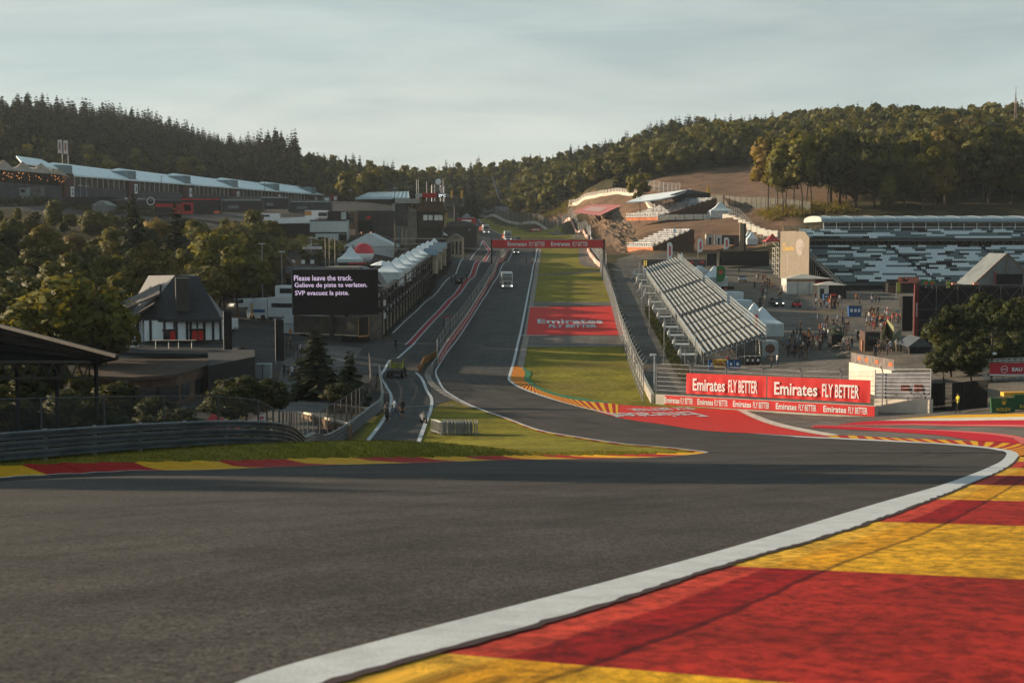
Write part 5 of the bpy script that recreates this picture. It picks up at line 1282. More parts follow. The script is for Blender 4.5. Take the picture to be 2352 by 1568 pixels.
# -- vegetation
def leaf_mat(name,dark,lite,trans,tmix=0.35,warm=(0.14,0.075,0.015),warm_share=0.12):
 m=bpy.data.materials.new(name);m.use_nodes=True;nt=m.node_tree
 b=nt.nodes['Principled BSDF'];o=nt.nodes['Material Output']
 b.inputs['Roughness'].default_value=0.65;b.inputs['Specular IOR Level'].default_value=0.2
 at=nt.nodes.new('ShaderNodeAttribute');at.attribute_name='shade'
 oi=nt.nodes.new('ShaderNodeObjectInfo')
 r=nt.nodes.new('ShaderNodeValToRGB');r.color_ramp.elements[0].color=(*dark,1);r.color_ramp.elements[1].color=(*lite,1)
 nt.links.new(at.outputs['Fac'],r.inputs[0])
 r2=nt.nodes.new('ShaderNodeValToRGB');r2 .color_ramp.elements[0].position=1-warm_share-.08;r2 .color_ramp.elements[0].color=(0,0,0,1);r2 .color_ramp.elements[1].position=1.0;r2 .color_ramp.elements[1].color=(.7,.7,.7,1)
 nt.links.new(oi.outputs['Random'],r2 .inputs[0])
 mx=nt.nodes.new('ShaderNodeMixRGB');mx.inputs[2].default_value=(*warm,1)
 nt.links.new(r2 .outputs[0],mx.inputs[0]);nt.links.new(r.outputs[0],mx.inputs[1])
 mr=nt.nodes.new('ShaderNodeMapRange');mr.inputs['To Min'].default_value=.7;mr.inputs['To Max'].default_value=1.35
 nt.links.new(oi.outputs['Random'],mr.inputs['Value'])
 vm=nt.nodes.new('ShaderNodeVectorMath');vm.operation='SCALE'
 nt.links.new(mx.outputs[0],vm.inputs[0]);nt.links.new(mr.outputs[0],vm.inputs['Scale'])
 nt.links.new(vm.outputs[0],b.inputs['Base Color'])
 tr=nt.nodes.new('ShaderNodeBsdfTranslucent');tr.inputs['Color'].default_value=(*trans,1)
 ms=nt.nodes.new('ShaderNodeMixShader');ms.inputs[0].default_value=tmix
 nt.links.new(b.outputs[0],ms.inputs[1]);nt.links.new(tr.outputs[0],ms.inputs[2]);nt.links.new(ms.outputs[0],o.inputs['Surface'])
 return m
M_LEAF=leaf_mat('leaves_green',(.050,.058,.014),(.125,.112,.022),(.17,.15,.018),.25)
M_LEAFY=leaf_mat('leaves_yellow_green',(.060,.066,.010),(.150,.130,.016),(.24,.20,.016),.3,(.16,.08,.015),.1)
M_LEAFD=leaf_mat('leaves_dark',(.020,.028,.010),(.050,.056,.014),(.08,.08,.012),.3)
M_CON=leaf_mat('needles_dark',(.022,.030,.018),(.050,.058,.028),(.03,.035,.012),.12,(.045,.035,.014),.1)
M_BARK=mat('bark',(.060,.045,.032),.95,.35,4.0)
def quads_mesh(name,C,U,W,shade,mats,extra=None,N=None):
 """leaf-sized faces: centres C, half axes U and W; extra = MB of trunk and limbs"""
 n=len(C);V=np.stack([C-U-W,C+U-W,C+U+W,C-U+W],1).reshape(-1,3)
 ev,ef=([],[])if extra is None else (extra.v,extra.f)
 me=bpy.data.meshes.new(name)
 me.vertices.add(len(V)+len(ev))
 me.vertices.foreach_set('co',np.concatenate([V.ravel(),np.array(ev,float).ravel()])if len(ev)else V.ravel())
 li=list(np.arange(4*n));ls=list(range(0,4*n,4));off=4*n;k=4*n
 for f in ef:ls.append(k);li+=[i+off for i in f];k+=len(f)
 me.loops.add(len(li));me.loops.foreach_set('vertex_index',np.array(li,np.int32))
 me.polygons.add(len(ls));me.polygons.foreach_set('loop_start',np.array(ls,np.int32))
 me.update(calc_edges=True)
 for m in mats:me.materials.append(m)
 if len(ef):me.polygons.foreach_set('material_index',[0]*n+[1]*len(ef))
 at=me.attributes.new('shade','FLOAT','POINT');at.data.foreach_set('value',np.concatenate([np.repeat(shade,4),np.full(len(ev),.5)]))
 me.validate();me.update()
 if N is not None:
  me.polygons.foreach_set('use_smooth',[True]*len(me.polygons))
  nn=np.array([v.normal[:]for v in me.vertices]);nn[:4*n]=np.repeat(N,4,axis=0);me.normals_split_custom_set_from_vertices(nn.tolist())
 return me
LASTN=[None]
def crown_geo(seed,clumps=26,leaves=46,leaf=.045,rx=.34,z0=.28,z1=1.0,lop=.25,narrow=1.0):
 r=np.random.default_rng(seed);C,U,W,S,NN=[],[],[],[],[]
 cen=[]
 while len(cen)<clumps:
  p=r.normal(size=3);p/=np.linalg.norm(p);q=p*r.uniform(.45,1.0)
  z=(z0+z1)/2+q[2]*(z1-z0)/2*.86
  taper=1.0-.45*max(0,(z-z0)/(z1-z0)-.45)
  cen.append((q[0]*rx*narrow*taper*(1+lop*math.sin(p[2]*5+seed)),q[1]*rx*narrow*taper,z))
 for c in cen:
  rad=r.uniform(.075,.15);sh=r.uniform(.1,.9)
  d=r.normal(size=(leaves,3));d/=np.linalg.norm(d,axis=1)[:,None]
  pos=np.array(c)+d*(rad*r.uniform(.35,1.12,size=(leaves,1)))*np.array([1,1,.8])
  nrm=d+r.normal(size=(leaves,3))*.45;no=d*.75+(pos-np.array([0,0,(z0+z1)/2]))/rx*.45+np.array([0,0,.12]);NN.append(no/np.linalg.norm(no,axis=1)[:,None]);nrm/=np.linalg.norm(nrm,axis=1)[:,None]
  a=np.cross(nrm,r.normal(size=(leaves,3)));a/=np.linalg.norm(a,axis=1)[:,None];b=np.cross(nrm,a)
  s=leaf*r.uniform(.55,1.25,size=(leaves,1))
  C.append(pos);U.append(a*s);W.append(b*s*r.uniform(.5,.9,size=(leaves,1)));S.append(np.clip(sh+r.normal(size=leaves)*.18,0,1))
 U,W,NN=np.concatenate(U),np.concatenate(W),np.concatenate(NN);fl_=(np.cross(U,W)*NN).sum(1)<0;W[fl_]*=-1;LASTN[0]=NN
 return np.concatenate(C),U,W,np.concatenate(S),cen
def conifer_geo(seed,levels=22,per=9,R_=.17,z0=.10,open_=0.0):
 r=np.random.default_rng(seed);C,U,W,S=[],[],[],[]
 for k in range(levels):
  f=(k+r.uniform(-.3,.3))/levels;f=min(max(f,0),.985);z=z0+(1-z0)*f;rad=R_*(1-f)**.85*r.uniform(.8,1.15)+.006
  n=max(4,int(per*(1-f*.5)))
  for j in range(n):
   t=2*math.pi*(j+r.uniform(-.35,.35))/n+k*1.3;rr=rad*r.uniform(.65,1.15);dx,dy=math.cos(t),math.sin(t)
   segs=3
   for q in range(segs):
    g=(q+.6)/segs
    C.append((dx*rr*g,dy*rr*g,z-rr*.45*g*g+r.uniform(-.004,.004)))
    L=rr/segs*.75;wd=rr*(.30-.16*g)+.006;dr=-.35*g
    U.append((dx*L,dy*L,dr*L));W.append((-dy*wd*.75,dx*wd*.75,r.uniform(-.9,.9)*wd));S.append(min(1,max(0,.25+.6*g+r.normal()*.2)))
 return np.array(C),np.array(U),np.array(W),np.array(S)
def trunk_mb(seed,cen=None,r0=.022,top=.62,limbs=7):
 mb=MB();r=random.Random(seed);p=Vector((0,0,-.03));pts=[p]
 for k in range(1,5):pts.append(Vector((r.uniform(-.015,.015)*k,r.uniform(-.015,.015)*k,top*k/4)))
 for k in range(4):mb.tube(pts[k],pts[k+1],r0*(1-.19*k),6,r0*(1-.19*(k+1)),0,False)
 if cen:
  for c in r.sample(cen,min(limbs,len(cen))):
   f=r.uniform(.45,.95);a=Vector((0,0,top*f));b=Vector(c);m=a.lerp(b,.5)+Vector((0,0,.02))
   mb.tube(a,m,r0*.42,5,r0*.26,0,False);mb.tube(m,b,r0*.26,4,r0*.1,0,False)
 return mb
NEAR=[]
for sd,rx,z0,nar in ((1,.36,.22,1),(2,.33,.18,.95),(3,.40,.26,1.05),(4,.26,.20,.9),(5,.22,.10,.9)):
 C,U,W,S,cen=crown_geo(sd,44,120,.023,rx,z0,1.0,.25,nar)
 NEAR.append((C,U,W,S,trunk_mb(sd,cen,.020,.62),LASTN[0]))
NEARM=[{k:quads_mesh('crown',C,U,W,S,[m],None,N)for k,m in (('g',M_LEAF),('y',M_LEAFY),('d',M_LEAFD))}for C,U,W,S,T,N in NEAR]
NEART=[T.mesh('trunk',M_BARK)for C,U,W,S,T,N in NEAR]
TALL=[]
for sd in (11,12,13):
 C,U,W,S,cen=crown_geo(sd,30,60,.026,.20,.30,1.0,.3)
 TALL.append(({k:quads_mesh('crown',C,U,W,S,[m],None,LASTN[0])for k,m in (('g',M_LEAF),('y',M_LEAFY))},trunk_mb(sd,cen,.011,.85,10).mesh('trunk',M_BARK)))
FARM=[]
for sd,rx,z0 in ((21,.36,.12),(22,.31,.10),(23,.40,.16),(24,.28,.08)):
 C,U,W,S,cen=crown_geo(sd,26,62,.040,rx,z0)
 FARM.append({k:quads_mesh('broadleaf_tree',C,U,W,S,[m,M_BARK],trunk_mb(sd,cen,.02,.6,3),LASTN[0])for k,m in (('g',M_LEAF),('y',M_LEAFY),('d',M_LEAFD))})
CONN=[]
for sd,rr in ((31,.20),(32,.17),(33,.24)):
 C,U,W,S=conifer_geo(sd,30,12,rr,.06)
 CONN.append((quads_mesh('crown',C,U,W,S,[M_CON]),trunk_mb(sd,None,.016,.95).mesh('trunk',M_BARK)))
CONF=[]
for sd,rr,z0 in ((41,.20,.10),(42,.17,.14),(43,.24,.08),(44,.19,.3)):
 C,U,W,S=conifer_geo(sd,30,12,rr,z0)
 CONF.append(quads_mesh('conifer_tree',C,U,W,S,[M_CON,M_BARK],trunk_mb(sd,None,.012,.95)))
rt=random.Random(77)
def near_tree(x,y,h,w=1.0,kind='g',proto=None,label='',group=None,name='broadleaf_tree',z=None,set_=None):
 t=thing(name,label,'tree',(x,y,g1(x,y)-.1 if z is None else z),rt.uniform(0,6.28),group)
 if set_=='con':cm,tm=rt.choice(CONN)if proto is None else CONN[proto]
 elif set_=='tall':q=rt.choice(TALL)if proto is None else TALL[proto];cm,tm=q[0][kind],q[1]
 else :
  i=rt.randrange(len(NEARM))if proto is None else proto;cm,tm=NEARM[i][kind],NEART[i]
 for nm,me in (('crown',cm),('trunk',tm)):
  o=bpy.data.objects.new(nm,me);COL.objects.link(o);o.parent=t
 t.scale=(h*w,h*w,h)
 return t
def far_tree(x,y,h,w,me,name,label,group):
 o=bpy.data.objects.new(name,me);COL.objects.link(o);o.location=(x,y,g1(x,y)-.3);o.rotation_euler=(0,0,rt.uniform(0,6.28));o.scale=(h*w,h*w,h)
 return tag(o,label,'tree',group)
def vtree(vx,vtop,y,w=1.0,**k):
 """tree standing at depth y whose top is seen at vtop"""
 x=hx(vx,y);z=g1(x,y);return near_tree(x,y,max(3.0,P(vx,vtop,y).z-z),w,**k)
 # --- grove on the slope left of the pits
vtree(140,632,150,1.5,kind='y',proto=2,label='sunlit yellow-green tree hanging over the shed left of the timbered house')
vtree(215,688,148,1.2,kind='y',proto=0,label='low sunlit bush-like tree touching the left wing of the timbered house')
vtree(308,436,262,1.1,set_='con',proto=0,name='spruce_tree',label='tall dark spruce standing above the grove, left of the two behind the house roof')
vtree(404,462,255,1.15,set_='con',proto=2,name='spruce_tree',label='second dark spruce of the grove, straight above the house ridge')
vtree(128,456,330,.85,kind='g',proto=3,label='slim olive tree before the stacked white cabins')
vtree(222,476,320,1.2,kind='g',proto=1,label='rounded grey-green tree in the grove left of the tall spruce')
vtree(345,552,215,1.1,kind='g',proto=0,label='bushy green tree just behind the left slope of the house roof')
vtree(505,520,245,1.2,kind='y',proto=1,label='pale yellow-green tree behind the right end of the house roof')
vtree(545,562,240,1.1,kind='y',proto=2,label='spreading sunlit tree beside the brown tiled roof')
vtree(585,478,330,.9,kind='y',proto=3,label='slender yellow tree in front of the black trucks')
vtree(628,500,345,1.0,kind='y',proto=1,label='yellowing tree by the white round-cornered motorhome')
for k,(vx,vt,y)in enumerate(((30,500,300),(75,488,310),(180,535,270),(270,520,290),(375,500,300),(450,505,310),(480,560,270),(560,525,310),(20,560,230),(90,560,240),(160,590,215),(250,575,225),(310,560,240),(430,570,235),(60,620,190),(120,650,185),(10,640,175),(200,620,200),(275,625,205),(460,600,225),(515,590,262),(410,540,275),(340,520,285),(235,540,300),(-30,540,260),(-20,600,200),(610,545,335),(150,500,335),(310,490,345),(420,495,340),(520,500,350))+tuple((rt.uniform(-40,650),rt.uniform(505,560),rt.uniform(255,350))for _ in range(26))+tuple((rt.uniform(-40,300),rt.uniform(575,640),rt.uniform(190,250))for _ in range(10))+((5,480,345),(45,474,350),(85,484,348),(165,486,345),(200,492,350),(255,488,345),(285,494,350),(20,500,330),(110,505,335))):
 vtree(vx,vt,y,rt.uniform(1.1,1.6),kind=rt.choice('ggyd'),proto=rt.choice((1,4,4,0)),label='olive green broadleaf tree packed into the shady grove behind the timbered house',group='trees of the grove behind the timbered house')
 # --- dark trees under and behind the canopy, beyond the guard rail
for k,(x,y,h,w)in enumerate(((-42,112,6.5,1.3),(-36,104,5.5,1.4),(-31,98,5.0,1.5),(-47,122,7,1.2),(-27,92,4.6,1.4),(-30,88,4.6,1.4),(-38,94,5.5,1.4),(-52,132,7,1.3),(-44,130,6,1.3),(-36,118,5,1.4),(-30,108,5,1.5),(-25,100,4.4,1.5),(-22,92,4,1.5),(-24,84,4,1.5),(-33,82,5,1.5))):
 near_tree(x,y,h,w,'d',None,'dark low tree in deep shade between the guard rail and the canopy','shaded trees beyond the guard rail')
vtree(724,738,150,1.7,set_='con',proto=2,name='conifer_tree',label='broad dark conifer below the video screen, left of the pair')
vtree(800,798,138,1.9,set_='con',proto=0,name='conifer_tree',label='broad dark conifer beside the pit exit fence, right of the pair')
for (vx,vt,y,lab)in ((560,860,118,'large rusty brown shrub by the white doors of the flat building'),(525,885,116,'clipped round dark shrub in front of the flat building'),(610,868,124,'rust-tinted shrub at the corner of the footpath'),(780,880,134,'low dark shrub at the foot of the conifer pair')):
 vtree(vx,vt,y,1.5,kind='d',name='shrub',proto=2,label=lab)
 # --- tall unseen trees left of the picture, added to cast shade across the bend
for (x,y,h)in ((-56,64,26),(-60,78,26),(-58,71,22),(-70,90,24),(-88,224,17),(-66,55,20),(-104,232,19),(-80,104,18)):
 near_tree(x,y,h,1.0,'g',None,'unseen tall broadleaf tree left of the grove, shading the bend','unseen tall trees left of the grove')
 # --- right-hand trees beside the stage
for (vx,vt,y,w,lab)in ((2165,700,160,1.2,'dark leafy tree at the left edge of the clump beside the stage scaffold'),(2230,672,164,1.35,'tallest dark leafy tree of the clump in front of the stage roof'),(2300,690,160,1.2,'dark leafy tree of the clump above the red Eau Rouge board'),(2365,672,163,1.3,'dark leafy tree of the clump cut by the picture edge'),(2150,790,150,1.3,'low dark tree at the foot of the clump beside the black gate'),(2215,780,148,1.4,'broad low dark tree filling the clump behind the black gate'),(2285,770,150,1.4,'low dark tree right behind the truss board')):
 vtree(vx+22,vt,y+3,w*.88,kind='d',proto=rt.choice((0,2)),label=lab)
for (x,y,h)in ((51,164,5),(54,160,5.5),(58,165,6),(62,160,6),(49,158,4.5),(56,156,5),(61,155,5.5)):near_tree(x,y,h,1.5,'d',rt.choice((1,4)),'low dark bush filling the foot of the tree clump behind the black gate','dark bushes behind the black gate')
# --- wood behind the covered grandstand
for k,(x,y)in enumerate(((82,432),(84.5,440),(87,428),(90,436),(93,444),(88,447),(96,434),(99,442),(80,446),(84,452))):
 near_tree(x,y,rt.uniform(21,25),.95,rt.choice('yyg'),None,'slender tall tree with a bare trunk at the edge of the bare hillside','bare-trunked trees at the edge of the wood',set_='tall')
for k in range(15):
 near_tree(101+k*4.6+rt.uniform(-1,1),432+rt.uniform(-3,10),rt.uniform(20,26),.95,rt.choice('gyg'),None,'tall green tree in the front row of the wood behind the covered grandstand','front row of the wood behind the covered grandstand')
x_=hx(2048,405);vtree(2048,592-0,405,1.0,kind='y',proto=4,label='pointed pale tree standing alone behind the grandstand roof')if False else near_tree(hx(2035,425),425,12.5,.9,'y',4,'pointed pale tree standing out before the dark wood above the grandstand roof')
# --- woods on the hills
def scatter(poly,step,seed):
 r=random.Random(seed);P_=np.array(poly);out=[]
 y=P_[:,1].min()
 while y<P_[:,1].max():
  x=P_[:,0].min()
  while x<P_[:,0].max():
   out.append((x+r.uniform(-.48,.48)*step,y+r.uniform(-.48,.48)*step));x+=step
  y+=step
 a=np.array(out);k=in_poly(a[:,0],a[:,1],poly)
 return [tuple(p)for p in a[k]]
def in_view(x,y,m=.39):return abs(x/y)<m
def merged(name,items,geos,mats,label):
 """one far-off wood that reads as a mass"""
 C,U,W,S=[],[],[],[]
 for (x,y,h,w,gi)in items:
  c,u,ww_,s=geos[gi];a=rt.uniform(0,6.28);ca,sa=math.cos(a),math.sin(a);Rm=np.array([[ca,-sa,0],[sa,ca,0],[0,0,1]]);sc_=np.array([h*w,h*w,h])
  C.append((c@Rm.T)*sc_+np.array([x,y,g1(x,y)-.3]));U.append((u@Rm.T)*sc_);W.append((ww_@Rm.T)*sc_);S.append(np.clip(s*rt.uniform(.6,1.25),0,1))
 me=quads_mesh(name,np.concatenate(C),np.concatenate(U),np.concatenate(W),np.concatenate(S),mats)
 o=bpy.data.objects.new(name,me);COL.objects.link(o);tag(o,label,'wood',None,'stuff');return o
lowb=[crown_geo(50+k,14,24,.065,.38,.08)[:4]for k in range(3)]
lowc=[conifer_geo(60+k,24,8,.19,.06)for k in range(3)]
def plant_hill(pts,n_ind,hfun,kindfun,label_c,label_b,grp,stuff_label):
 pts=sorted([p for p in pts if in_view(*p)],key=lambda p:-hfun(*p)/p[1])
 ind,rest=pts[:n_ind],pts[n_ind:]
 for x,y in ind:
  k=kindfun(x,y);h=hfun(x,y)*rt.uniform(.8,1.2)
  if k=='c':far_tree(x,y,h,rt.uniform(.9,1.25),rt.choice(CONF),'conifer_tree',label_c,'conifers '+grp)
  else :far_tree(x,y,h*.9,rt.uniform(.95,1.3),rt.choice(FARM)[k],'broadleaf_tree',label_b,'broadleaf trees '+grp)
 cs=[(x,y,hfun(x,y)*rt.uniform(.8,1.2),rt.uniform(1,1.3),rt.randrange(3))for x,y in rest if kindfun(x,y)=='c']
 bs=[(x,y,hfun(x,y)*rt.uniform(.7,1.05),rt.uniform(1,1.3),rt.randrange(3))for x,y in rest if kindfun(x,y)!='c']
 if cs:merged('conifer_wood',cs,lowc,[M_CON],'distant conifers '+stuff_label)
 if bs:merged('broadleaf_wood',bs,lowb,[M_LEAF],'distant broadleaf trees '+stuff_label)
left_poly=[(-345,480),(-345,860),(-230,930),(-150,900),(-112,760),(-104,700),(-98,672),(-106,640),(-150,520),(-162,470),(-215,470)]
plant_hill(scatter(left_poly,7.2,1),150,lambda x,y:17+4*math.sin(x*.05),lambda x,y:'c' if (y>600 or rt.random()<.72)else rt.choice('gd'),'dark conifer in the dense wood on the left hill above the paddock','dull green broadleaf in the wood on the left hill above the paddock','on the left hill','covering the left hill')
mid_poly=[(-104,700),(-112,790),(-60,860),(0,900),(40,900),(40,790),(20,740),(0,760),(-30,815),(-45,740),(-40,640),(-66,625),(-96,665)]
plant_hill(scatter(mid_poly,8.0,2),50,lambda x,y:15,lambda x,y:rt.choice('cggyc' if y>760 else 'gygdc'),'dark conifer in the wooded saddle behind the race control tower','green broadleaf in the wooded saddle behind the race control tower','in the saddle behind the tower','in the saddle beyond the tower')
right_poly=[(4,705),(20,690),(28,668),(36,656),(48,614),(60,606),(112,638),(122,600),(112,500),(100,452),(180,445),(330,560),(330,720),(200,800),(150,900),(40,900),(20,780)]
plant_hill(scatter(right_poly,7.4,3),140,lambda x,y:16+2*math.sin(x*.08),lambda x,y:('c' if rt.random()<(.55 if (y>760 and x<130)else .08)else rt.choice('gggyd')),'dark conifer rising from the wood on the right-hand hill','rounded green broadleaf in the wood covering the right-hand hill','on the right-hand hill','covering the right-hand hill')
for vx,vt,y,kind,lab in ((797,352,640,'c','lone full conifer sticking up on the skyline above the yellow trees'),(829,352,650,'c','lone thin conifer on the skyline right of the fuller one'),(1082,366,760,'c','layered dark conifer rising above the saddle skyline'),(590,350,640,'g','broad dark broadleaf clump above the end of the paddock roofs'),(800,388,560,'y','large yellow-green tree left of the blue-roofed stand'),(850,378,590,'y','round yellow-green tree right behind the blue-roofed stand'),(885,372,620,'g','rounded tree on the skyline behind the blue-roofed stand'),(650,296,690,'c','tall open pine at the end of the left hill wood'),(635,292,695,'c','tall open pine second from the end of the left hill wood'),(620,295,700,'c','tall open pine third from the end of the left hill wood'),(725,345,690,'g','thin ragged tree alone on the slope below the pines'),(2040,245,640,'g','round-headed tree standing up from the right-hand skyline'),(2205,240,620,'g','leafy tree rising from the skyline below the lattice mast'),(1465,388,555,'y','pale green tree at the upper edge of the bare hillside'),(1205,412,735,'y','pale tall tree at the foot of the wood beyond the far corner'),(1265,422,690,'y','yellowish tree at the wood edge above the far corner fence')):
 x=hx(vx,y);h=P(vx,vt,y).z-g1(x,y)
 far_tree(x,y,max(6,h),(.75 if h>22 else 1.0),(rt.choice(CONF)if kind=='c' else rt.choice(FARM)[kind]),'conifer_tree' if kind=='c' else 'broadleaf_tree',lab,None)
 # --- clipped dark hedge in front of the bleachers
C,U,W,S=[],[],[],[]
rh=np.random.default_rng(9)
for p in rs(hp,.5):
 n=40;c=np.array([p.x,p.y,g1(p.x,p.y)])+rh.uniform([-.5,-.3,0],[.5,.3,1.3],(n,3));C.append(c)
 a=rh.normal(size=(n,3));a/=np.linalg.norm(a,axis=1)[:,None];b=np.cross(a,rh.normal(size=(n,3)));b/=np.linalg.norm(b,axis=1)[:,None]
 U.append(a*.14);W.append(b*.10);S.append(rh.uniform(0,.5,n))
me=quads_mesh('hedge',np.concatenate(C),np.concatenate(U),np.concatenate(W),np.concatenate(S),[M_LEAFD]);o=bpy.data.objects.new('hedge',me);COL.objects.link(o)
tag(o,'long dark hedge between the catch fence and the aluminium bleachers','hedge')
# --- undergrowth that nobody could count
def bushes(name,spots,label,m,hs=(1.0,2.2)):
 C,U,W,S=[],[],[],[]
 for x,y in spots:
  n=60;h=rh.uniform(*hs);c=np.array([x,y,g1(x,y)+h*.45])+rh.normal(size=(n,3))*np.array([h*.5,h*.5,h*.28]);C.append(c)
  a=rh.normal(size=(n,3));a/=np.linalg.norm(a,axis=1)[:,None];b=np.cross(a,rh.normal(size=(n,3)));b/=np.linalg.norm(b,axis=1)[:,None]
  U.append(a*.22);W.append(b*.15);S.append(np.clip(rh.uniform(0,1)+rh.normal(size=n)*.2,0,1))
 me=quads_mesh(name,np.concatenate(C),np.concatenate(U),np.concatenate(W),np.concatenate(S),[m]);o=bpy.data.objects.new(name,me);COL.objects.link(o);tag(o,label,'undergrowth',None,'stuff')
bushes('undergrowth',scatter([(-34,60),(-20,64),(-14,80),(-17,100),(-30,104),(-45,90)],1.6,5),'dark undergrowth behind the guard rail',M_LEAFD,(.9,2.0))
bushes('undergrowth',scatter([(-165,405),(-98,398),(-92,425),(-160,425)],3.4,16),'scrubby slope below the paddock cabins',M_LEAFD,(.8,2.0))
bushes('undergrowth',scatter([(-70,310),(-36,312),(-34,345),(-50,378),(-80,372)],3.2,6),'rough green bank below the motorhomes',M_LEAFD,(.6,1.5))
bushes('undergrowth',scatter([(2,690),(27,655),(36,690),(24,720)],3.0,8)+scatter([(76,428),(104,428),(104,452),(78,456)],2.6,9),'scrub at the foot of the right-hand wood',M_LEAFY,(1.0,2.6))
# --- grass blades on the bank and the near infield
def blades(name,n,xy,h,m,seed):
 r=np.random.default_rng(seed);a=np.array(xy);
 z=gz(a[:,0],a[:,1]);N=len(a);ang=r.uniform(0,6.28,N);hh=h*r.uniform(.5,1.4,N);w=r.uniform(.012,.035,N);lean=r.uniform(-.5,.5,(N,2))*hh[:,None]
 B=np.stack([a[:,0],a[:,1],z-.01],1);dx=np.stack([np.cos(ang)*w,np.sin(ang)*w,np.zeros(N)],1);T=B+np.concatenate([lean,hh[:,None]],1)
 V=np.stack([B-dx,B+dx,T],1).reshape(-1,3)
 me=bpy.data.meshes.new(name);me.vertices.add(3*N);me.vertices.foreach_set('co',V.ravel());me.loops.add(3*N);me.loops.foreach_set('vertex_index',np.arange(3*N,dtype=np.int32));me.polygons.add(N);me.polygons.foreach_set('loop_start',np.arange(0,3*N,3,dtype=np.int32));me.update(calc_edges=True)
 at=me.attributes.new('shade','FLOAT','POINT');at.data.foreach_set('value',np.repeat(r.uniform(0,1,N),3));me.materials.append(m)
 o=bpy.data.objects.new(name,me);COL.objects.link(o);tag(o,'short green grass on the bank behind the saw-tooth kerb','grass',None,'stuff')
M_GRASS=leaf_mat('grass_blades',(.095,.092,.012),(.210,.180,.022),(.20,.17,.012),.3,(.17,.12,.03),.0)
r_=np.random.default_rng(3);bl=[]
upa=resample(ku,400)
for k in range(42000):
 i=r_.integers(20,399);p=upa[i];s=r_.uniform(0.05,7.0)**1.0;q=(p[0]-.773*s+r_.uniform(-.2,.2),p[1]+.635*s+r_.uniform(-.2,.2));bl.append(q)
blades('grass',len(bl),bl,.10,M_GRASS,4)
# -- paddock building with its row of roofs
pbA,pbB=Vector((-139.6,450)),Vector((-88.5,637))
pd_=(pbB-pbA);PL=pd_.length;pd_.normalize();ang_p=math.atan2(pd_.y,pd_.x)
t=thing('paddock_building','long grey paddock building with a row of overlapping pale roofs and numbered stair towers','building',(pbA.x,pbA.y,12.0),ang_p)
M_PBW=mat('paddock_wall',(.075,.078,.085),.85,.2,.4);M_PBR=mat('pale_roof',(.74,.84,.86),.45,.07,.5);M_PBT=mat('stair_brick',(.085,.040,.036),.85,.25,.8)
mb=MB();mb.box2((-48,0,-3),(PL+5,14,4.6));mb.build('wall',M_PBW,t)
mb=MB();mb.box2((2,.5,4.6),(PL+4,14,8.4));mb.build('upper_storey',mat('upper_brown',(.075,.052,.044),.8,.3,.6),t)
seg=PL/5.0
mu=MB();mu.box((0,0,0),(.45,.2,3.5));mume=mu.mesh('mullion',mat('mullion_pale',(.36,.36,.36),.6,.1,2))
for k in range(58):
 x=4+k*(PL/58)
 if abs((x%seg)-0)<2.5 or seg-(x%seg)<1.2:continue
 o=bpy.data.objects.new('mullion',mume);COL.objects.link(o);o.parent=t;o.location=(x,.35,6.5)
mb=MB();mb.box2((2,.42,5.0),(PL+3,.5,8.0));mb.build('glazing',mat('paddock_glass',(.05,.045,.045),.25,.4,.3),t)
for k in range(6):
 xs=k*seg
 L_=seg+3 if k<5 else 7
 mb=MB();a_=[(xs+1.5,-1.2,8.3),(xs+L_,-1.2,8.3),(xs+L_-1,9,11.9),(xs+6,9,12.6),(xs+1.5,8.5,12.0)]
 if k==5:a_=[(xs+1.5,-1.2,8.3),(xs+L_+3,-1.2,8.2),(xs+L_-2,9,11.0),(xs+1.5,8.5,12.0)]
 n_=len(a_);mb.add(a_+[(p[0],p[1],p[2]-.5)for p in a_],[tuple(range(n_)),tuple(range(2*n_-1,n_-1,-1))]+[(i,(i+1)%n_,n_+(i+1)%n_,n_+i)for i in range(n_)]);mb.build('roof',M_PBR,t)
 mb=MB();mb.box2((xs-3.6,-.9,-3),(xs+1.6,6,8.6));tw=mb.build('stair_tower',M_PBT,t)
 mb=MB();mb.box2((xs-3.4,-.6,8.6),(xs+1.4,7,11.2));mb.build('roof_box',mat('box_teal',(.17,.23,.25),.6,.15,1),t)
 mb=MB();mb.box((xs+.6,-1.0,5.2 if k else 3.0),(1.9,.1,3.2));nb_=mb.build('number_plate',M_WHITEP,tw)
 mb=MB();put_text(mb,str(k+2),1.1,2.0,(xs+.6,-1.08,5.2 if k else 3.0),(1,0,0),(0,0,1),0,bold=.03);mb.build('digit',M_BLACK,nb_,fixn=False)
mb=MB();a_=[(-20,3,11.2),(-4,1,10.2),(-3.6,7,13.0),(-14,9,13.6)];mb.add(a_+[(p[0],p[1],p[2]-.5)for p in a_],[(0,1,2,3),(7,6,5,4),(0,4,5,1),(1,5,6,2),(2,6,7,3),(3,7,4,0)]);mb.box2((-16,3.2,6),(-3.6,9,10.0));mb.build('roof',M_PBR,t)
mb=MB();mb.box((36,-.12,1.6),(5,.1,1.0));mb.box((44,-.12,1.6),(6,.1,1.0));mb.build('sign_board',M_LET,t)
def pworld(x,y,z):
 return Vector((pbA.x+pd_.x*x-pd_.y*y,pbA.y+pd_.y*x+pd_.x*y,12.0+z))
t2=thing('marquee','cream marquee with swooping peaks and warm string lights left of the paddock building','tent',pworld(0,0,0),ang_p)
N_=46;mb=MB();vs=[];fs=[]
for i in range(N_+1):
 x=-50+47*i/N_;ph=(x+50)/9.4;pk_=abs(((ph+.5)%1.0)-.5)*2;z=9.0+2.6*(1-pk_)**1.6-(0.5 if i>40 else 0)*(i-40)*.35
 vs+=[(x,-2.5,8.0-(i>40)*(i-40)*.12),(x,1.5,z),(x,5.5,8.0)]
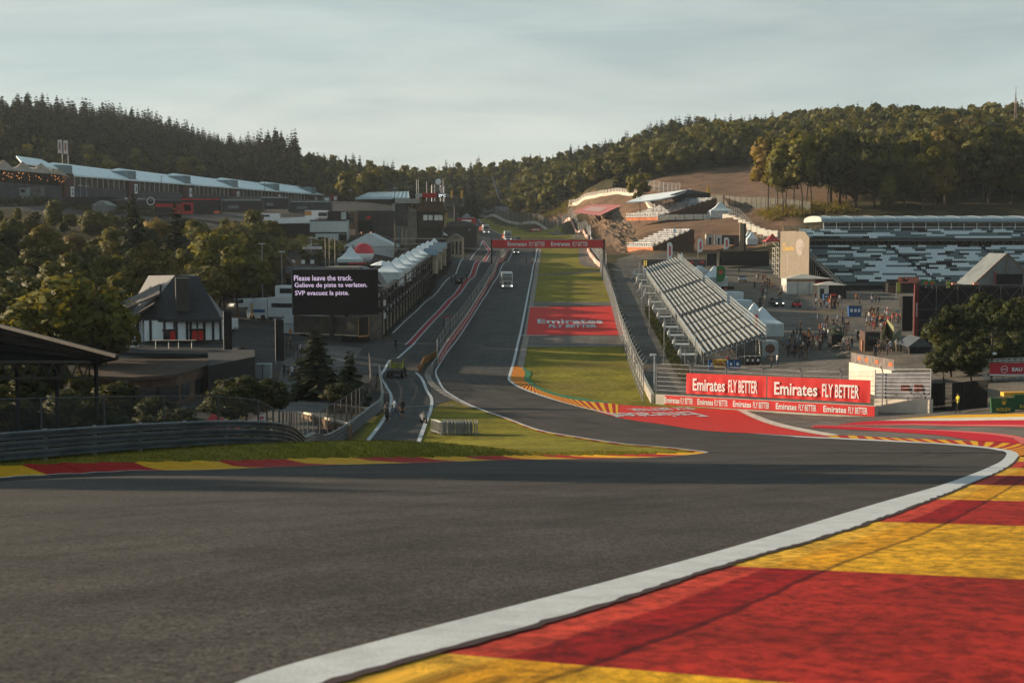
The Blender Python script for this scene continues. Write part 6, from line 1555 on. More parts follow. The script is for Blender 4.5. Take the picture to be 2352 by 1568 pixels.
for i in range(N_):
 for j in range(2):a=i*3+j;fs.append((a,a+3,a+4,a+1))
mb.add(vs,fs);mb.build('canopy',mat('canvas_cream',(.34,.27,.215),.8,.15,.5),t2,fixn=False)
for i in range(9):mb=MB();mb.tube((-49+i*5.6,-2.2,4.4),(-49+i*5.6,-2.2,8.1),.12,5);mb.build('pole',M_DARK,t2)
rl=random.Random(8);mb=MB()
for i in range(60):
 x=-50+46*rl.random();mb.box((x,-2.0+rl.random()*2,5.6+rl.random()*2.2),(.15,.15,.15))
o=mb.build('string_light',mat('bulb_warm',(1.0,.40,.12),.5,0,emit=0.9),t2);o['kind']='stuff'
mb=MB();mb.box2((-50,1,4.4),(-4,5,7.8));mb.build('interior',M_BLACK,t2)
for i,lab in enumerate(('pale upright flag on a pole above the second stair tower, nearer the marquee','pale upright flag on a pole above the second stair tower, farther from the marquee')):
 p=pworld(-3.0+i*3.2,0,11.2);fl_=thing('banner_flag',lab,'flag',p)
 mb=MB();mb.tube((0,0,0),(0,0,7.6),.08,5);mb.build('pole',M_STEEL,fl_)
 mb=MB();mb.box((-.75,0,5.7),(1.3,.06,4.2));mb.build('cloth',mat('flag_pale',(.58,.50,.48),.8,.2,1.5),fl_);mb=MB();mb.box((-.75,-.05,5.8),(.5,.03,2.2));mb.build('mark',mat('mark_dark',(.25,.12,.11),.8,.2,1),fl_)
def boxthing(name,label,cat,vx0,vx1,vy0,vy1,y,depth,m,group=None,rz=0):
 a=P(vx0,vy1,y);b=P(vx1,vy0,y);w=b.x-a.x;h=b.z-a.z
 t=thing(name,label,cat,((a.x+b.x)/2,y,a.z),rz,group)
 mb=MB();mb.box((0,depth/2,h/2),(w,depth,h));mb.build('body',m,t)
 return t,w,h
def face(t,x0,x1,z0,z1,m,name='panel',d=.05,y=0.0):
 mb=MB();mb.box(((x0+x1)/2,y-d/2-.01,(z0+z1)/2),(x1-x0,d,z1-z0));return mb.build(name,m,t)
t,w,h=boxthing('stair_tower','crimson stair tower with a white number plate at the far end of the paddock','tower',757,775,447,476,640,6,mat('crimson_clad',(.22,.018,.028),.7,.15,1));face(t,.2,1.5,h*.55,h*.85,M_LET,'number_plate')
t,w,h=boxthing('stair_cabin','white glazed cabin beside the crimson stair tower','cabin',741,757,452,478,632,5,M_GREYP);face(t,-.6,1.2,.3,h*.9,M_WHITEP,'door')
p=on(hx(28,560),560);t=thing('phone_mast','phone mast with pale panels rising out of the left hill wood','mast',p)
zt_=P(28,292,560).z-p.z;mb=MB();mb.tube((0,0,0),(0,0,zt_),.45,6,.3);mb.build('pole',M_STEEL,t);mb=MB();mb.box((-.5,0,zt_-1),(.6,.6,3.2));mb.box((.5,0,zt_-1),(.6,.6,3.2));mb.build('aerial_panel',M_WHITEP,t)
p=on(hx(2322,610),610);t=thing('lattice_mast','thin lattice mast above the right-hand wood','mast',p);zt_=P(2322,198,610).z-p.z
mb=MB()
for a in range(3):
 q=(1.0*math.cos(a*2.09),1.0*math.sin(a*2.09));mb.tube((q[0],q[1],0),(q[0]*.3,q[1]*.3,zt_-5),.14,4)
for k in range(int(zt_/3)):
 f0,f1_=1-.7*k*3/zt_,1-.7*(k+1)*3/zt_
 for a in range(3):mb.tube((f0*math.cos(a*2.09),f0*math.sin(a*2.09),k*3),(f1_*math.cos((a+1)*2.09),f1_*math.sin((a+1)*2.09),k*3+3),.06,4)
mb.tube((0,0,zt_-6),(0,0,zt_),.1,4);mb.build('mast',mat('mast_rust',(.22,.16,.14),.7,.2,1),t)
t,w,h=boxthing('site_cabin','stack of four pale site cabins with dark windows before the paddock wall','cabin',22,64,430,471,425,5,mat('cabin_pale',(.30,.36,.36),.6,.1,1))
for zx in (.27,.77):
 for zy in (.22,.72):face(t,-w/2+w*(zx-.13)*.98,-w/2+w*(zx+.13)*.98,h*(zy-.02),h*(zy+.17),M_GLASS,'window')
face(t,-w/2,w/2,h*.48,h*.52,mat('cabin_rose',(.24,.06,.08),.7,.2,2),'strip');face(t,-w/2,w/2,h*.97,h,MATS['cabin_rose'],'strip')
boxthing('awning','low grey canvas awning beside the stacked site cabins','awning',64,92,428,450,427,4,mat('awning_dull',(.14,.13,.12),.8,.25,1))
t,w,h=boxthing('marquee','long dark marquee on the paddock left of the spruce tops','tent',150,252,452,500,415,8,mat('marquee_black',(.022,.022,.024),.8,.3,1));
t,w,h,r_=simple_house('marquee','grey gabled marquee by the round wheel sign','tent',216,253,500,472,460,400,8,mat('tent_dull',(.16,.17,.17),.8,.15,1),mat('tent_dull_roof',(.22,.23,.22),.8,.15,1),'gable')
t,w,h=boxthing('hospitality_unit','black two-storey hospitality unit with a thin pale roof edge','building',256,410,457,506,418,9,mat('unit_black',(.016,.016,.019),.4,.3,.5));face(t,-w/2,w/2,h*.93,h*.97,M_GREYP,'roof_edge')
for k in range(4):face(t,-w*.42+k*w*.23,-w*.42+k*w*.23+w*.13,h*.3,h*.8,mat('unit_glass',(.05,.042,.035),.2,.5,1),'window')
p=P(346,462,408);t=thing('round_sign','pale ring-shaped sign on the dark paddock wall','sign',(p.x,408,p.z-5));mb=MB();mb.add([(math.cos(a)*r,0,5+math.sin(a)*r)for a in np.linspace(0,6.28,20)for r in (.95,1.15)],[(2*i,2*i+1,2*i+3,2*i+2)for i in range(19)]);mb.build('ring',M_LET,t);mb=MB();mb.tube((0,.1,0),(0,.1,3.6),.1,5);mb.build('pole',M_DARK,t)
M_TRED=mat('truck_red',(.42,.020,.022),.45,.15,1);M_TBLK=mat('truck_black',(.014,.014,.016),.35,.3,1)
t,w,h=boxthing('race_transporter','red and black race transporter with an orange-red roof line','truck',357,430,462,492,402,3,M_TBLK);face(t,-w*.5,w*.18,h*.55,h*.80,M_TRED,'stripe');face(t,w*.05,w*.36,.2,h*.78,M_TRED,'door')
t,w,h=boxthing('race_transporter','long black race transporter with a red cabin beside the yellow tree','truck',415,506,455,492,398,3,M_TBLK);face(t,-w*.5,w*.48,h*.88,h*.97,M_TRED,'stripe');face(t,-w*.48,-w*.18,0,h*.72,M_TRED,'door');face(t,-w*.42,-w*.24,h*.2,h*.6,M_GLASS,'window');face(t,w*.34,w*.48,h*.05,h*.2,mat('lamp_orange',(.7,.12,.04),.5,0),'lamp')
for (a,b,c_,d__,yy,col,lab)in ((506,600,458,486,440,(.028,.028,.03),'row of black transporters under a grey awning'),(600,662,452,480,455,(.02,.02,.026),'black hospitality marquee with a white awning edge'),(662,760,462,486,470,(.030,.036,.042),'dark blue paddock trucks below the last pale roof')):
 t,w,h=boxthing('paddock_unit',lab,'truck',a,b,c_,d__,yy,5,mat('unit_'+str(a),col,.5,.3,.6));face(t,-w/2,w/2,h*.90,h*.98,mat('awning_edge',(.34,.40,.42),.6,.15,1),'awning');face(t,-w*.3,-w*.05,h*.25,h*.5,M_GREYP,'window')
t,w,h=boxthing('motorhome','low white motorhome with black windows among the yellow trees','motorhome',588,640,490,506,392,3,M_WHITEP);face(t,-w*.45,w*.1,h*.5,h*.8,M_GLASS,'window')
p0=P(622,499,372)
t=thing('motorhome','white motorhome with a rounded sweeping roof on a dark base','motorhome',(hx(680,372),372,P(680,560,372).z));w=hx(720,372)-hx(618,372);h=P(0,499,372).z-P(0,560,372).z
mb=MB();mb.box((0,3,h*.38),(w*.92,6,h*.76));mb.build('body',M_BLACK,t)
mb=MB();mb.prism([(-w*.56,h*.80),(-w*.5,h*.95),(w*.3,h*1.02),(w*.44,h*.98),(w*.46,h*.1),(w*.38,h*.1),(w*.37,h*.78),(-w*.4,h*.76)],-.8,6);mb.build('shell',M_WHITEP,t)
t,w,h=boxthing('white_building','flat white two-band building with a roof terrace','building',712,796,505,561,368,9,mat('band_white',(.40,.45,.46),.55,.1,.8));face(t,-w/2,w/2,h*.44,h*.5,M_BLACK,'band');face(t,-w/2,-w*.35,0,h*.44,M_BLACK,'panel');face(t,-w*.28,-w*.1,h*.18,h*.3,M_GLASS,'window');face(t,w*.28,w/2,0,h*.42,M_BLACK,'panel');face(t,-w/2,w/2,h*.95,h,M_DARK,'band')
t,w,h=boxthing('roof_bar','black box with a pale front panel on the roof of the white building','cabin',752,796,485,505,371,5,M_BLACK);face(t,w*.22,w*.48,.1,h*.9,mat('bar_pale',(.36,.38,.38),.6,.1,1),'panel')
t,w,h=boxthing('motorhome','white motorhome cab with orange flank behind the roof bar','motorhome',700,752,483,500,385,4,M_WHITEP);face(t,-w*.5,-w*.2,h*.3,h*.9,mat('flank_orange',(.42,.20,.06),.6,.2,1),'panel');face(t,w*.1,w*.48,h*.2,h*.7,M_DARK,'window')
t,w,h=boxthing('hospitality_unit','brown glazed hospitality unit lit pink at its foot','building',796,816,485,556,374,7,mat('unit_brown',(.16,.095,.055),.6,.3,1));face(t,-w/2,w/2,h*.22,h*.42,mat('unit_pink',(.48,.30,.24),.6,.2,1),'panel');face(t,-w*.4,w*.3,h*.62,h*.9,M_GLASS,'window')
t,w,h=boxthing('stage_shed','dark grey open shed with two warm lamps behind the white hall','building',816,905,484,562,384,9,mat('shed_grey',(.05,.048,.047),.85,.3,.6));face(t,-w*.48,-w*.05,h*.15,h*.7,M_BLACK,'doorway');face(t,-w*.20,-w*.10,h*.76,h*.84,M_REDB,'sign')
for x in (-.36,-.12):face(t,w*x,w*(x+.035),h*.28,h*.38,mat('shed_lamp',(1,.5,.25),.5,0,emit=1.5),'lamp')
t,w,h=boxthing('terrace_wall','long pale retaining wall with a railing below the white building','wall',640,792,556,568,362,2,mat('terrace_conc',(.11,.115,.12),.9,.2,.5))
t,w,h,r_=simple_house('white_hall','big white gabled tent hall beside the control tower','tent',790,906,594,566,535,356,16,M_TENTW,M_TENT,'gable')
face(t,-w/2,w/2,h*.62,h*.635,M_GREYP,'seam')
t,w,h=boxthing('small_stand','dark stand under a ridged blue-grey roof left of the control tower','grandstand',822,932,455,486,560,14,mat('stand_navy',(.030,.038,.050),.7,.3,.5))
a_=P(816,456,556);b_=P(940,455,556);tp_=P(850,442,570);te_=P(938,440,570);mb=MB();L0=t.location
vv=[Vector(q)-L0 for q in (a_,b_,te_,tp_)];mb.add([tuple(q)for q in vv]+[tuple(q-Vector((0,0,.4)))for q in vv],[(0,1,2,3),(7,6,5,4),(0,4,5,1),(1,5,6,2),(2,6,7,3),(3,7,4,0)])
for k in range(13):mb.tube(vv[0].lerp(vv[1],k/12)+Vector((0,0,.1)),vv[3].lerp(vv[2],k/12)+Vector((0,0,.1)),.12,4)
mb.build('roof',mat('roof_bluegrey',(.36,.46,.50),.5,.12,.5),t)
t,w,h,r_=simple_house('gable_house','faint stone house gable behind the blue-grey roofed stand','house',866,912,445,432,414,600,9,mat('gable_stone',(.10,.10,.095),.9,.2,.6),MATS['slate_roof'],'gable')
t,w,h=boxthing('roadside_stand','grey tilted-roof stand with yellow posts beyond the tower','grandstand',1020,1064,452,474,600,12,mat('stand_grey',(.10,.095,.09),.8,.3,.5));mb=MB();mb.add([(-w/2,-2,h),(w/2,-2,h*.7),(w/2,12,h*.8),(-w/2,12,h*1.5)],[(0,1,2,3)]);mb.build('roof',mat('stand_brown',(.13,.10,.08),.8,.2,1),t)
for x in (-.1,.42):mb=MB();mb.box((w*x,-1,h*1.25),(.8,.3,3.4));mb.build('marker_post',mat('post_yellow',(.75,.42,.06),.6,.1,1),t)
t,w,h,r_=simple_house('white_tent','small white tent with a grey hip roof at the far corner','tent',1096,1134,492,479,470,800,10,M_TENTW,mat('tent_grey',(.42,.47,.49),.7,.1,1),'hip');face(t,-w*.45,-w*.22,.3,h*.8,M_DARK,'doorway')
t,w,h=boxthing('far_stand','round-roofed pale stand just behind the small white tent','grandstand',1122,1150,462,482,830,12,M_DARK);mb=MB();mb.prism([(-w*.6,h),(-w*.5,h+1.6),(w*.4,h+1.8),(w*.6,h)],-1,13);mb.build('roof',MATS['roof_bluegrey'],t)
p=on(hx(1157,770),770);t=thing('crane','dark blue crane jib leaning over the far corner','crane',p);zt_=P(1135,402,770).z-p.z;xt_=hx(1131,770)-p.x
mb=MB();mb.tube((0,0,1),(xt_,0,zt_),.9,5,.35);mb.build('jib',mat('crane_blue',(.035,.045,.09),.5,.2,1),t);mb=MB();mb.box((0,0,1.5),(9,4,3));mb.build('carrier',mat('crane_body',(.30,.24,.28),.6,.3,1),t)
q=G(795,622);pagoda('peaked_tent','single sharply peaked white tent with dark signs beside the red and white globe',P(805,618,318),5.3,5.3,2.3,5.2,0)
zq=P(835,582,324);t=thing('globe','big red and white faceted globe on the terrace behind the roof tents','globe',(zq.x,324,zq.z))
mb=MB();rr_=2.4;nu,nv=16,10;vs=[(rr_*math.sin(math.pi*v/nv)*math.cos(2*math.pi*u_/nu),rr_*math.sin(math.pi*v/nv)*math.sin(2*math.pi*u_/nu),rr_*math.cos(math.pi*v/nv))for v in range(nv+1)for u_ in range(nu)]
for v in range(nv):
 for u_ in range(nu):mb.add([vs[v*nu+u_],vs[v*nu+(u_+1)%nu],vs[(v+1)*nu+(u_+1)%nu],vs[(v+1)*nu+u_]],[(3,2,1,0)],0 if v<5 else 1)
mb.build('ball',[mat('globe_red',(.48,.035,.05),.4,.2,.6),M_WHITEP],t);mb=MB();mb.lathe([(2.2,-4.8),(2.4,-2.6)],n=12);mb.build('base',M_DARK,t)
t,w,h=boxthing('sales_kiosk','long dark kiosk with a red fascia and pink counter under the peaked tent','kiosk',736,842,603,626,312,4,M_DARK);face(t,w*.1,w*.5,h*.82,h,M_REDD,'fascia');face(t,0,w*.3,.1,h*.3,mat('counter_pink',(.42,.04,.16),.5,.2,2),'counter');face(t,-w*.2,-w*.1,h*.35,h*.9,M_GREYP,'round_sign')
t,w,h=boxthing('low_wall','pale low retaining wall behind the video screen','wall',655,755,612,624,292,1.2,M_GREYP)
for k,vx in enumerate((640,668,686)):
 t,w,h=boxthing('notice_board',('small white notice board under the slope, leftmost of three','small white notice board under the slope, middle of three','small white notice board under the slope, rightmost of three')[k],'sign',(669,692,713)[k],(677,700,721)[k],597,606,318,.3,M_LET)
def lamp_post(vx,vyb,vyt,y,label,arm=0.0,m=None):
 x=hx(vx,y);z0=P(vx,vyb,y).z;z0=min(z0,g1(x,y));h=P(vx,vyt,y).z-z0
 t=thing('lamp_post',label,'lamp post',(x,y,z0));mb=MB();mb.tube((0,0,0),(0,0,h),.11,6,.07);mb.build('pole',m or M_STEEL,t)
 mb=MB();mb.box((arm*.5,0,h),(1.2+abs(arm),.4,.2));mb.build('lamp_head',mat('lamp_head',(.55,.55,.52),.4,.1,2),t);return t
lamp_post(603,706,560,262,'tall thin lamp post before the brown tiled roof');lamp_post(648,690,578,270,'thin lamp post just left of the video screen');lamp_post(716,600,546,330,'lamp post with a bright lit head above the video screen',.6)
for vx,yb,yt,lab in ((13+205,480,440,'pole'),):pass
for vx,yt in ((190,400),(204,402)):lamp_post(vx+0,470,yt+26,425,'thin dark mast before the paddock wall, '+('left' if vx==190 else 'right')+' of a close pair')
for vx,yb,yt,yy,lab in ((611,480,418,455,'slender lamp mast before the third pale roof from the far end'),(375,470,405,430,'slender lamp mast before the fourth stair tower'),(654,480,440,480,'slender lamp mast before the last pale roof'),(806,478,437,540,'slender lamp mast left of the blue-grey roofed stand'),(908,478,432,540,'slender lamp mast in front of the blue-grey roof')):lamp_post(vx,yb,yt,yy,lab,0,M_DARK)
for k,vx in enumerate((748,757,770)):
 x=hx(vx,300);t=thing('flag_pole',('bare pale flag pole above the video screen, leftmost of three','bare pale flag pole above the video screen, middle of three','bare pale flag pole above the video screen, rightmost of three')[k],'pole',on(x,300));h=P(vx,545,300).z-t.location.z;mb=MB();mb.tube((0,0,0),(0,0,h),.07,5);mb.build('pole',mat('pole_pale',(.36,.30,.24),.6,.1,2),t)
x0,x1=hx(700,224),hx(822,210)
t=thing('box_trailer','long black box trailer with an orange-edged rear door below the video screen','trailer',(hx(770,214),214,g1(hx(770,214),214)),R(-33))
mb=MB();mb.box((-1,0,2.2),(12.5,2.5,2.7));mb.build('body',mat('trailer_black_lit',(.075,.062,.052),.35,.35,.5),t)  # black body coloured brownish: the light on it is put into the colour
mb=MB();mb.box((5.3,0,2.2),(.12,2.4,2.6));mb.build('rear_door',M_BLACK,t)
mb=MB()
for s in (-1,1):mb.box((5.38,s*1.2,2.2),(.08,.1,2.7))
mb.box((5.38,0,.75),(.1,2.5,.25));mb.build('door_frame',M_WOOD,t)
mb=MB();mb.box((-1,-1.27,.86),(12.4,.04,.14));mb.build('side_strip',mat('strip_bright',(.62,.50,.36),.4,.1,1),t)
for x in (2.4,3.6,-5.6):
 for s in (-1,1):
  mb=MB();mb.tube((x,s*1.1-.15,.5),(x,s*1.1+.15,.5),.48,12);mb.build('wheel',M_TYRE,t)
def gtent(name,label,vx0,vx1,vyb,vye,vyr,y,depth,rz=0,m=None):
 t,w,h,r_=simple_house(name,label,'tent',vx0,vx1,vyb,vye,vyr,y,depth,m or M_TENTW,M_TENT,'gable');t.rotation_euler[2]=rz;return t
gtent('frame_tent','small glazed white frame tent beside the black trailer',632,702,782,742,722,218,6,R(-14));gtent('frame_tent','white roofed tent tucked behind the black trailer',740,800,745,738,726,226,5)
t=thing('race_truck','white race transporter tractor with a yellow striped nose and blue side mark','truck',on(hx(598,238),238),R(-22))
mb=MB();mb.prism([(-1.9,.4),(2.0,.4),(2.0,3.7),(-.6,3.7),(-1.6,2.6),(-2.0,1.4)],-1.2,1.2);mb.build('cab',M_WHITEP,t);mb=MB();mb.add([(-1.62,-1.1,2.6),(-1.62,1.1,2.6),(-.68,1.1,3.6),(-.68,-1.1,3.6)],[(0,1,2,3)]);mb.build('windscreen',M_GLASS,t)
mb=MB();mb.box((.4,-1.22,1.6),(2.4,.03,.5));mb.build('side_mark',mat('mark_blue',(.03,.12,.30),.5,.1,2),t);mb=MB();mb.box((-.9,-1.24,1.7),(.3,.03,2.2));mb.build('nose_stripe',mat('stripe_yellow',(.65,.36,.04),.5,.1,2),t)
mb=MB();mb.box((8.2,0,2.3),(12.0,2.5,3.2));tr=mb.build('trailer_box',M_WHITEP,t);mb=MB();mb.box((8.4,-1.27,2.6),(11,.03,.7));mb.build('window_band',M_GLASS,tr)
mb=MB();mb.box((8.6,.2,4.9),(10.4,2.2,1.9));mb.build('upper_box',M_WHITEP,t);mb=MB();mb.box((8.8,-.92,5.0),(9.0,.03,.8));mb.build('upper_window',M_GLASS,t)
for x in (-.9,1.2,11,12.3):
 for s in (-1,1):mb=MB();mb.tube((x,s*1.05-.16,.5),(x,s*1.05+.16,.5),.5,12);mb.build('wheel',M_TYRE,t)
t,w,h=boxthing('red_marquee','red roof bar peeking over the white transporter','tent',640,674,657,664,246,3,M_REDB)
for (vp,hh,lab)in (([(700,950),(800,975)],2.0,'brown lit concrete ramp wall with a bright top edge beyond the mesh fence'),([(775,930),(855,940)],1.2,'second concrete ramp wall nearer the pit exit')):
 a_=P(vp[0][0],vp[0][1],128 if hh>1.5 else 136);b_=P(vp[1][0],vp[1][1],112 if hh>1.5 else 132)
 t=thing('ramp_wall',lab,'wall');mb=MB();u_=(b_-a_);n2=Vector((-u_.y,u_.x,0)).normalized()*.3
 v=[a_+n2,b_+n2,b_-n2,a_-n2];mb.add([tuple(p_)for p_ in v]+[(p_.x,p_.y,p_.z-hh-1)for p_ in v],[(0,1,2,3),(7,6,5,4),(0,4,5,1),(1,5,6,2),(2,6,7,3),(3,7,4,0)]);mb.build('wall',mat('ramp_conc',(.19,.12,.075),.85,.35,.8),t);mb=MB();mb.tube(a_+Vector((0,0,.05)),b_+Vector((0,0,.05)),.16,4);mb.build('coping',mat('coping_bright',(.62,.54,.42),.6,.1,2),t)
q=G(603,870);t,w,h=boxthing('utility_cabinet','pale double-door cabinet by the corner of the flat building','cabinet',586,620,836,870,q.y,1.5,mat('door_pale',(.26,.29,.30),.6,.15,1));face(t,-.04,.04,.05,h,M_DARK,'door_gap')
fence('railing',ground_line([(650,812),(700,838),(742,850)],False),0,2.2,2.0,'dark railing on a low kerb above the footpath',M_NETD,2,.05,0,M_DARK)
t=thing('red_tent','small red pointed tent behind the mesh fence','tent',on(-18.6,92));mb=MB();mb.add([(-1.6,-1.6,1.9),(2.6,-1.6,.9),(2.6,1.6,.9),(-1.6,1.6,1.9),(-.9,0,3.0)],[(0,1,4),(1,2,4),(2,3,4),(3,0,4)]);mb.build('roof',mat('tent_red',(.42,.05,.045),.75,.2,1.5),t)
for sx,sy in ((-1.5,-1.5),(2.5,-1.5),(2.5,1.5),(-1.5,1.5)):mb=MB();mb.tube((sx,sy,0),(sx,sy,1.8 if sx<0 else .9),.04,5);mb.build('leg',M_STEEL,t)
for k,(vx,y0_,lab)in enumerate(((522,730,'tall black feather banner right of the timbered house'),(641,770,'black feather banner by the yard railing'))):
 yy=172;p=on(hx(vx,yy),yy);t=thing('feather_banner',lab,'banner',p);h=5.6
 mb=MB();mb.box((0,0,h/2+.4),(1.0,.06,h-.6));mb.build('cloth',M_BLACK,t);mb=MB();mb.tube((-.5,0,0),(-.5,0,h+.2),.04,5);mb.build('pole',M_STEEL,t)
 # -- right-hand hillside
def rock_cut():
 base=resample(catmull([Vector(p)for p in ((12,688),(20.5,655),(27,630),(32,590),(33.2,550),(32,510),(30.8,470),(30.5,440),(32.5,416))]),120)
 top=resample(catmull([Vector(p)for p in ((15,700),(27,652),(34,620),(38.5,585),(42,553),(43.5,520),(42,480),(39,450),(40,420))]),120)
 m=14;r=np.random.default_rng(2);vs=[];n1=r.normal(size=(130,20))
 for i in range(120):
  zb_,zt_=g1(*base[i]),g1(*top[i])
  for j in range(m+1):
   f=j/m;x,y=base[i]*(1-f)+top[i]*f;prof=f**.55
   z=zb_*(1-prof)+zt_*prof;z=max(z,g1(x,y)-.2)
   k=math.sin(i*.9+j*.6)*.5+math.sin(i*.37-j*.9)*.5+n1[i,j]*.8
   vs.append((x-.5*k*(1-abs(2*f-1)),y-.35*k*(1-abs(2*f-1)),z+.35*k*math.sin(math.pi*f)+(.05 if 0<j<m else -.3)))
 mb=MB();mb.add(vs,[(i*(m+1)+j,(i+1)*(m+1)+j,(i+1)*(m+1)+j+1,i*(m+1)+j+1)for i in range(119)for j in range(m)])
 o=mb.build('rock_face',mat('cut_rock',(.085,.052,.034),.95,.5,.35,color2=(.22,.14,.085),bump=.8,bscale=1.6,detail=8));tag(o,None,None,None,'structure')
rock_cut()
hw_pts=[P(*q).to_2d()for q in HWALL]
t=thing('hillside_wall','curving pale wall with a ribbed screen on top of the rock cut','wall')
hl=rs(catmull(hw_pts,4),3.0)
mb=MB();sweep(mb,hl,rect(.5,-1,1.15));mb.build('wall',mat('wall_cream',(.58,.51,.42),.85,.12,.3),t)
mb=MB();sweep(mb,hl,[(0,1.15),(0,2.6)],0,False);mb.build('screen',netting('ribbed_screen',(.30,.27,.24),.8),t,fixn=False)
pm=MB();pm.tube((0,0,1),(0,0,2.8),.11,4);me=pm.mesh('post',mat('post_rust',(.15,.10,.075),.7,.2,2))
for q in hl:o=bpy.data.objects.new('post',me);COL.objects.link(o);o.parent=t;o.location=(q.x,q.y-.2,g1(q.x,q.y))
fence('post_fence',[P(v,440,y).to_2d()for v,y in ((1478,592),(1510,582),(1540,570),(1562,560))],0,4,4,'dark post fence above the bend of the hillside wall',M_NETD,2,.1)
cs=[G(1312,487),G(1354,471),G(1428,471),G(1378,495)]
t=thing('slope_banner','faded red sheet with pale lettering pegged on the earth slope','banner')
A4=[Vector((1312,487)),Vector((1354,469.5)),Vector((1428,471)),Vector((1377,495.5))]
def slope_pt(u_,v_):
 a=A4[0].lerp(A4[1],v_);b=A4[3].lerp(A4[2],v_);return a.lerp(b,u_)
mb=MB();vs=[]
S_O,S_U,S_V=Vector((29.5,566)),Vector((14.0,-24.0)),Vector((6.5,46))
def slope_w(u_,v_):q=S_O+S_U*u_+S_V*v_;return (q.x,q.y,max(g1(q.x,q.y),-99)+.9)
o_a,o_b=[],[]
def plane_pt(u_,v_):
 q=slope_pt(u_,v_);ya=575-38*u_+34*v_;p=P(q.x,q.y,ya);return (p.x,p.y,p.z)
for i in range(9):
 for j in range(7):vs.append(plane_pt(i/8,j/6))
mb.add(vs,[(i*7+j,i*7+7+j,i*7+8+j,i*7+j+1)for i in range(8)for j in range(6)]);mb.build('cloth',mat('cloth_faded',(.46,.15,.14),.85,.15,.4),t,fixn=False)
mb=MB();rr=random.Random(3)
for k in range(11):
 u0=.22+k*.05;v0,v1=.30,.74;a,b,c_,d__=plane_pt(u0,v0),plane_pt(u0+.032,v0),plane_pt(u0+.036,v1),plane_pt(u0+.004,v1-.1*rr.random());L_=Vector((-.1,-.25,.12));mb.quad(*[tuple(Vector(q)+L_)for q in (a,b,c_,d__)])
mb.build('lettering',mat('lettering_faded',(.50,.42,.40),.8,.1,1),t,fixn=False)
M_SEATM=mat('seat_mix',(.10,.12,.16),.6,.2,1.2,color2=(.46,.46,.47),detail=2)
def hill_stand(label,A,B,back,nrow,run,rise,orange_h,base):
 """open stand: front line A-B (world xy), rows stepping along 'back'"""
 t=thing('hill_stand',label,'grandstand',(A.x,A.y,base));u_=B-A;L=u_.length;a=math.atan2(u_.y,u_.x);t.rotation_euler[2]=a
 for k in range(nrow):
  mb=MB();y=k*run;z=orange_h+k*rise;mb.box((L/2+back*y,y+.3,z+.5),(L,.5,.45));mb.box((L/2+back*y,y+.15,z),(L,run,.25),0,1);mb.build('seat_row',[M_SEATM,M_STEEL],t)
 mb=MB();mb.box((L/2,-.2,orange_h/2),(L+.4,.15,orange_h));mb.build('front_board',mat('board_orange',(.52,.17,.075),.8,.3,.8),t)
 mb=MB()
 for k in range(int(L/1.2)+1):mb.tube((k*1.2,-.25,orange_h),(k*1.2,-.25,orange_h+1.1),.05,4)
 mb.tube((0,-.25,orange_h+1.1),(L,-.25,orange_h+1.1),.06,4);mb.build('railing',M_ALU,t)
 D_=nrow*run;H_=orange_h+nrow*rise
 mb=MB();mb.add([(L,0,0),(L+back*D_,D_,-.5),(L+back*D_,D_,H_),(L,0,orange_h),(back*D_,D_,-.5),(back*D_,D_,H_)],[(0,1,2,3),(1,4,5,2)]);mb.build('side_board',mat('board_dark',(.07,.035,.022),.85,.3,.8),t)
 return t,L,D_,H_
z_=P(1441,507,482).z
ta,L,D_,H_=hill_stand('large hillside stand under a long white canopy roof',Vector((hx(1439,482),482)),Vector((hx(1513,470),470)),.62,11,1.5,.55,1.3,z_)
mb=MB();q=[P(1436,464,478),P(1548,452,466),P(1640,445,492),P(1580,434,506)]
for s in (0,):pass
iv=ta.matrix_basis.inverted()if False else (Matrix.Translation(ta.location)@Matrix.Rotation(ta.rotation_euler[2],4,'Z')).inverted()
def roofsheet(pts,m,name,thick=.35):
 vv=[iv@p for p in pts];n=len(vv);mb=MB();mb.add([tuple(p)for p in vv]+[tuple(p-Vector((0,0,thick)))for p in vv],[tuple(range(n)),tuple(range(2*n-1,n-1,-1))]+[(i,(i+1)%n,n+(i+1)%n,n+i)for i in range(n)]);return mb.build(name,m,ta)
roofsheet([P(1438,464,468),P(1472,462.5,468),P(1516,457,470),P(1546,450.5,474),P(1580,437,486),P(1588,434,502),P(1482,448,500)],mat('canopy_white',(.78,.82,.84),.6,.08,.5),'roof')
roofsheet([P(1580,435,487),P(1632,444,489),P(1622,461,489),P(1560,459,480),P(1540,447,478)],mat('canopy_dark',(.03,.026,.024),.8,.3,.6),'roof_underside',1.2)
for v,y,yb in ((1470,478,492),(1500,477,490),(1530,476,486),(1560,480,482),(1600,488,470)):
 p=P(v,456,y);mb=MB();mb.tube(iv@Vector((p.x,p.y,P(v,yb,y).z-3)),iv@p,.12,5);mb.build('column',M_DARK,ta)
z_=P(1443,578,414).z
hill_stand('small open stand with striped seats and an orange front board on the lower slope',Vector((hx(1443,414),414)),Vector((hx(1500,402),402)),.55,8,1.25,.62,1.5,z_)
p=P(1610,442,487);t=thing('marker_post','tall yellow-orange post behind the white canopy roof','post',(hx(1624,500),500,P(0,465,500).z));mb=MB();mb.box((0,0,2.8),(.8,.3,5.6));mb.build('post',MATS['post_yellow'],t)
bl_=[(1520,503,470),(1541,502,468),(1562,502,467),(1583,501.5,466),(1604,501,466),(1625,501,466),(1647,500.5,464),(1668,501,460),(1682,504,452),(1694,509,444),(1705,514,436),(1715,519.5,428),(1725,525,420),(1736,530,412),(1749,535,406),(1763,538.5,401),(1778,540.5,397)]
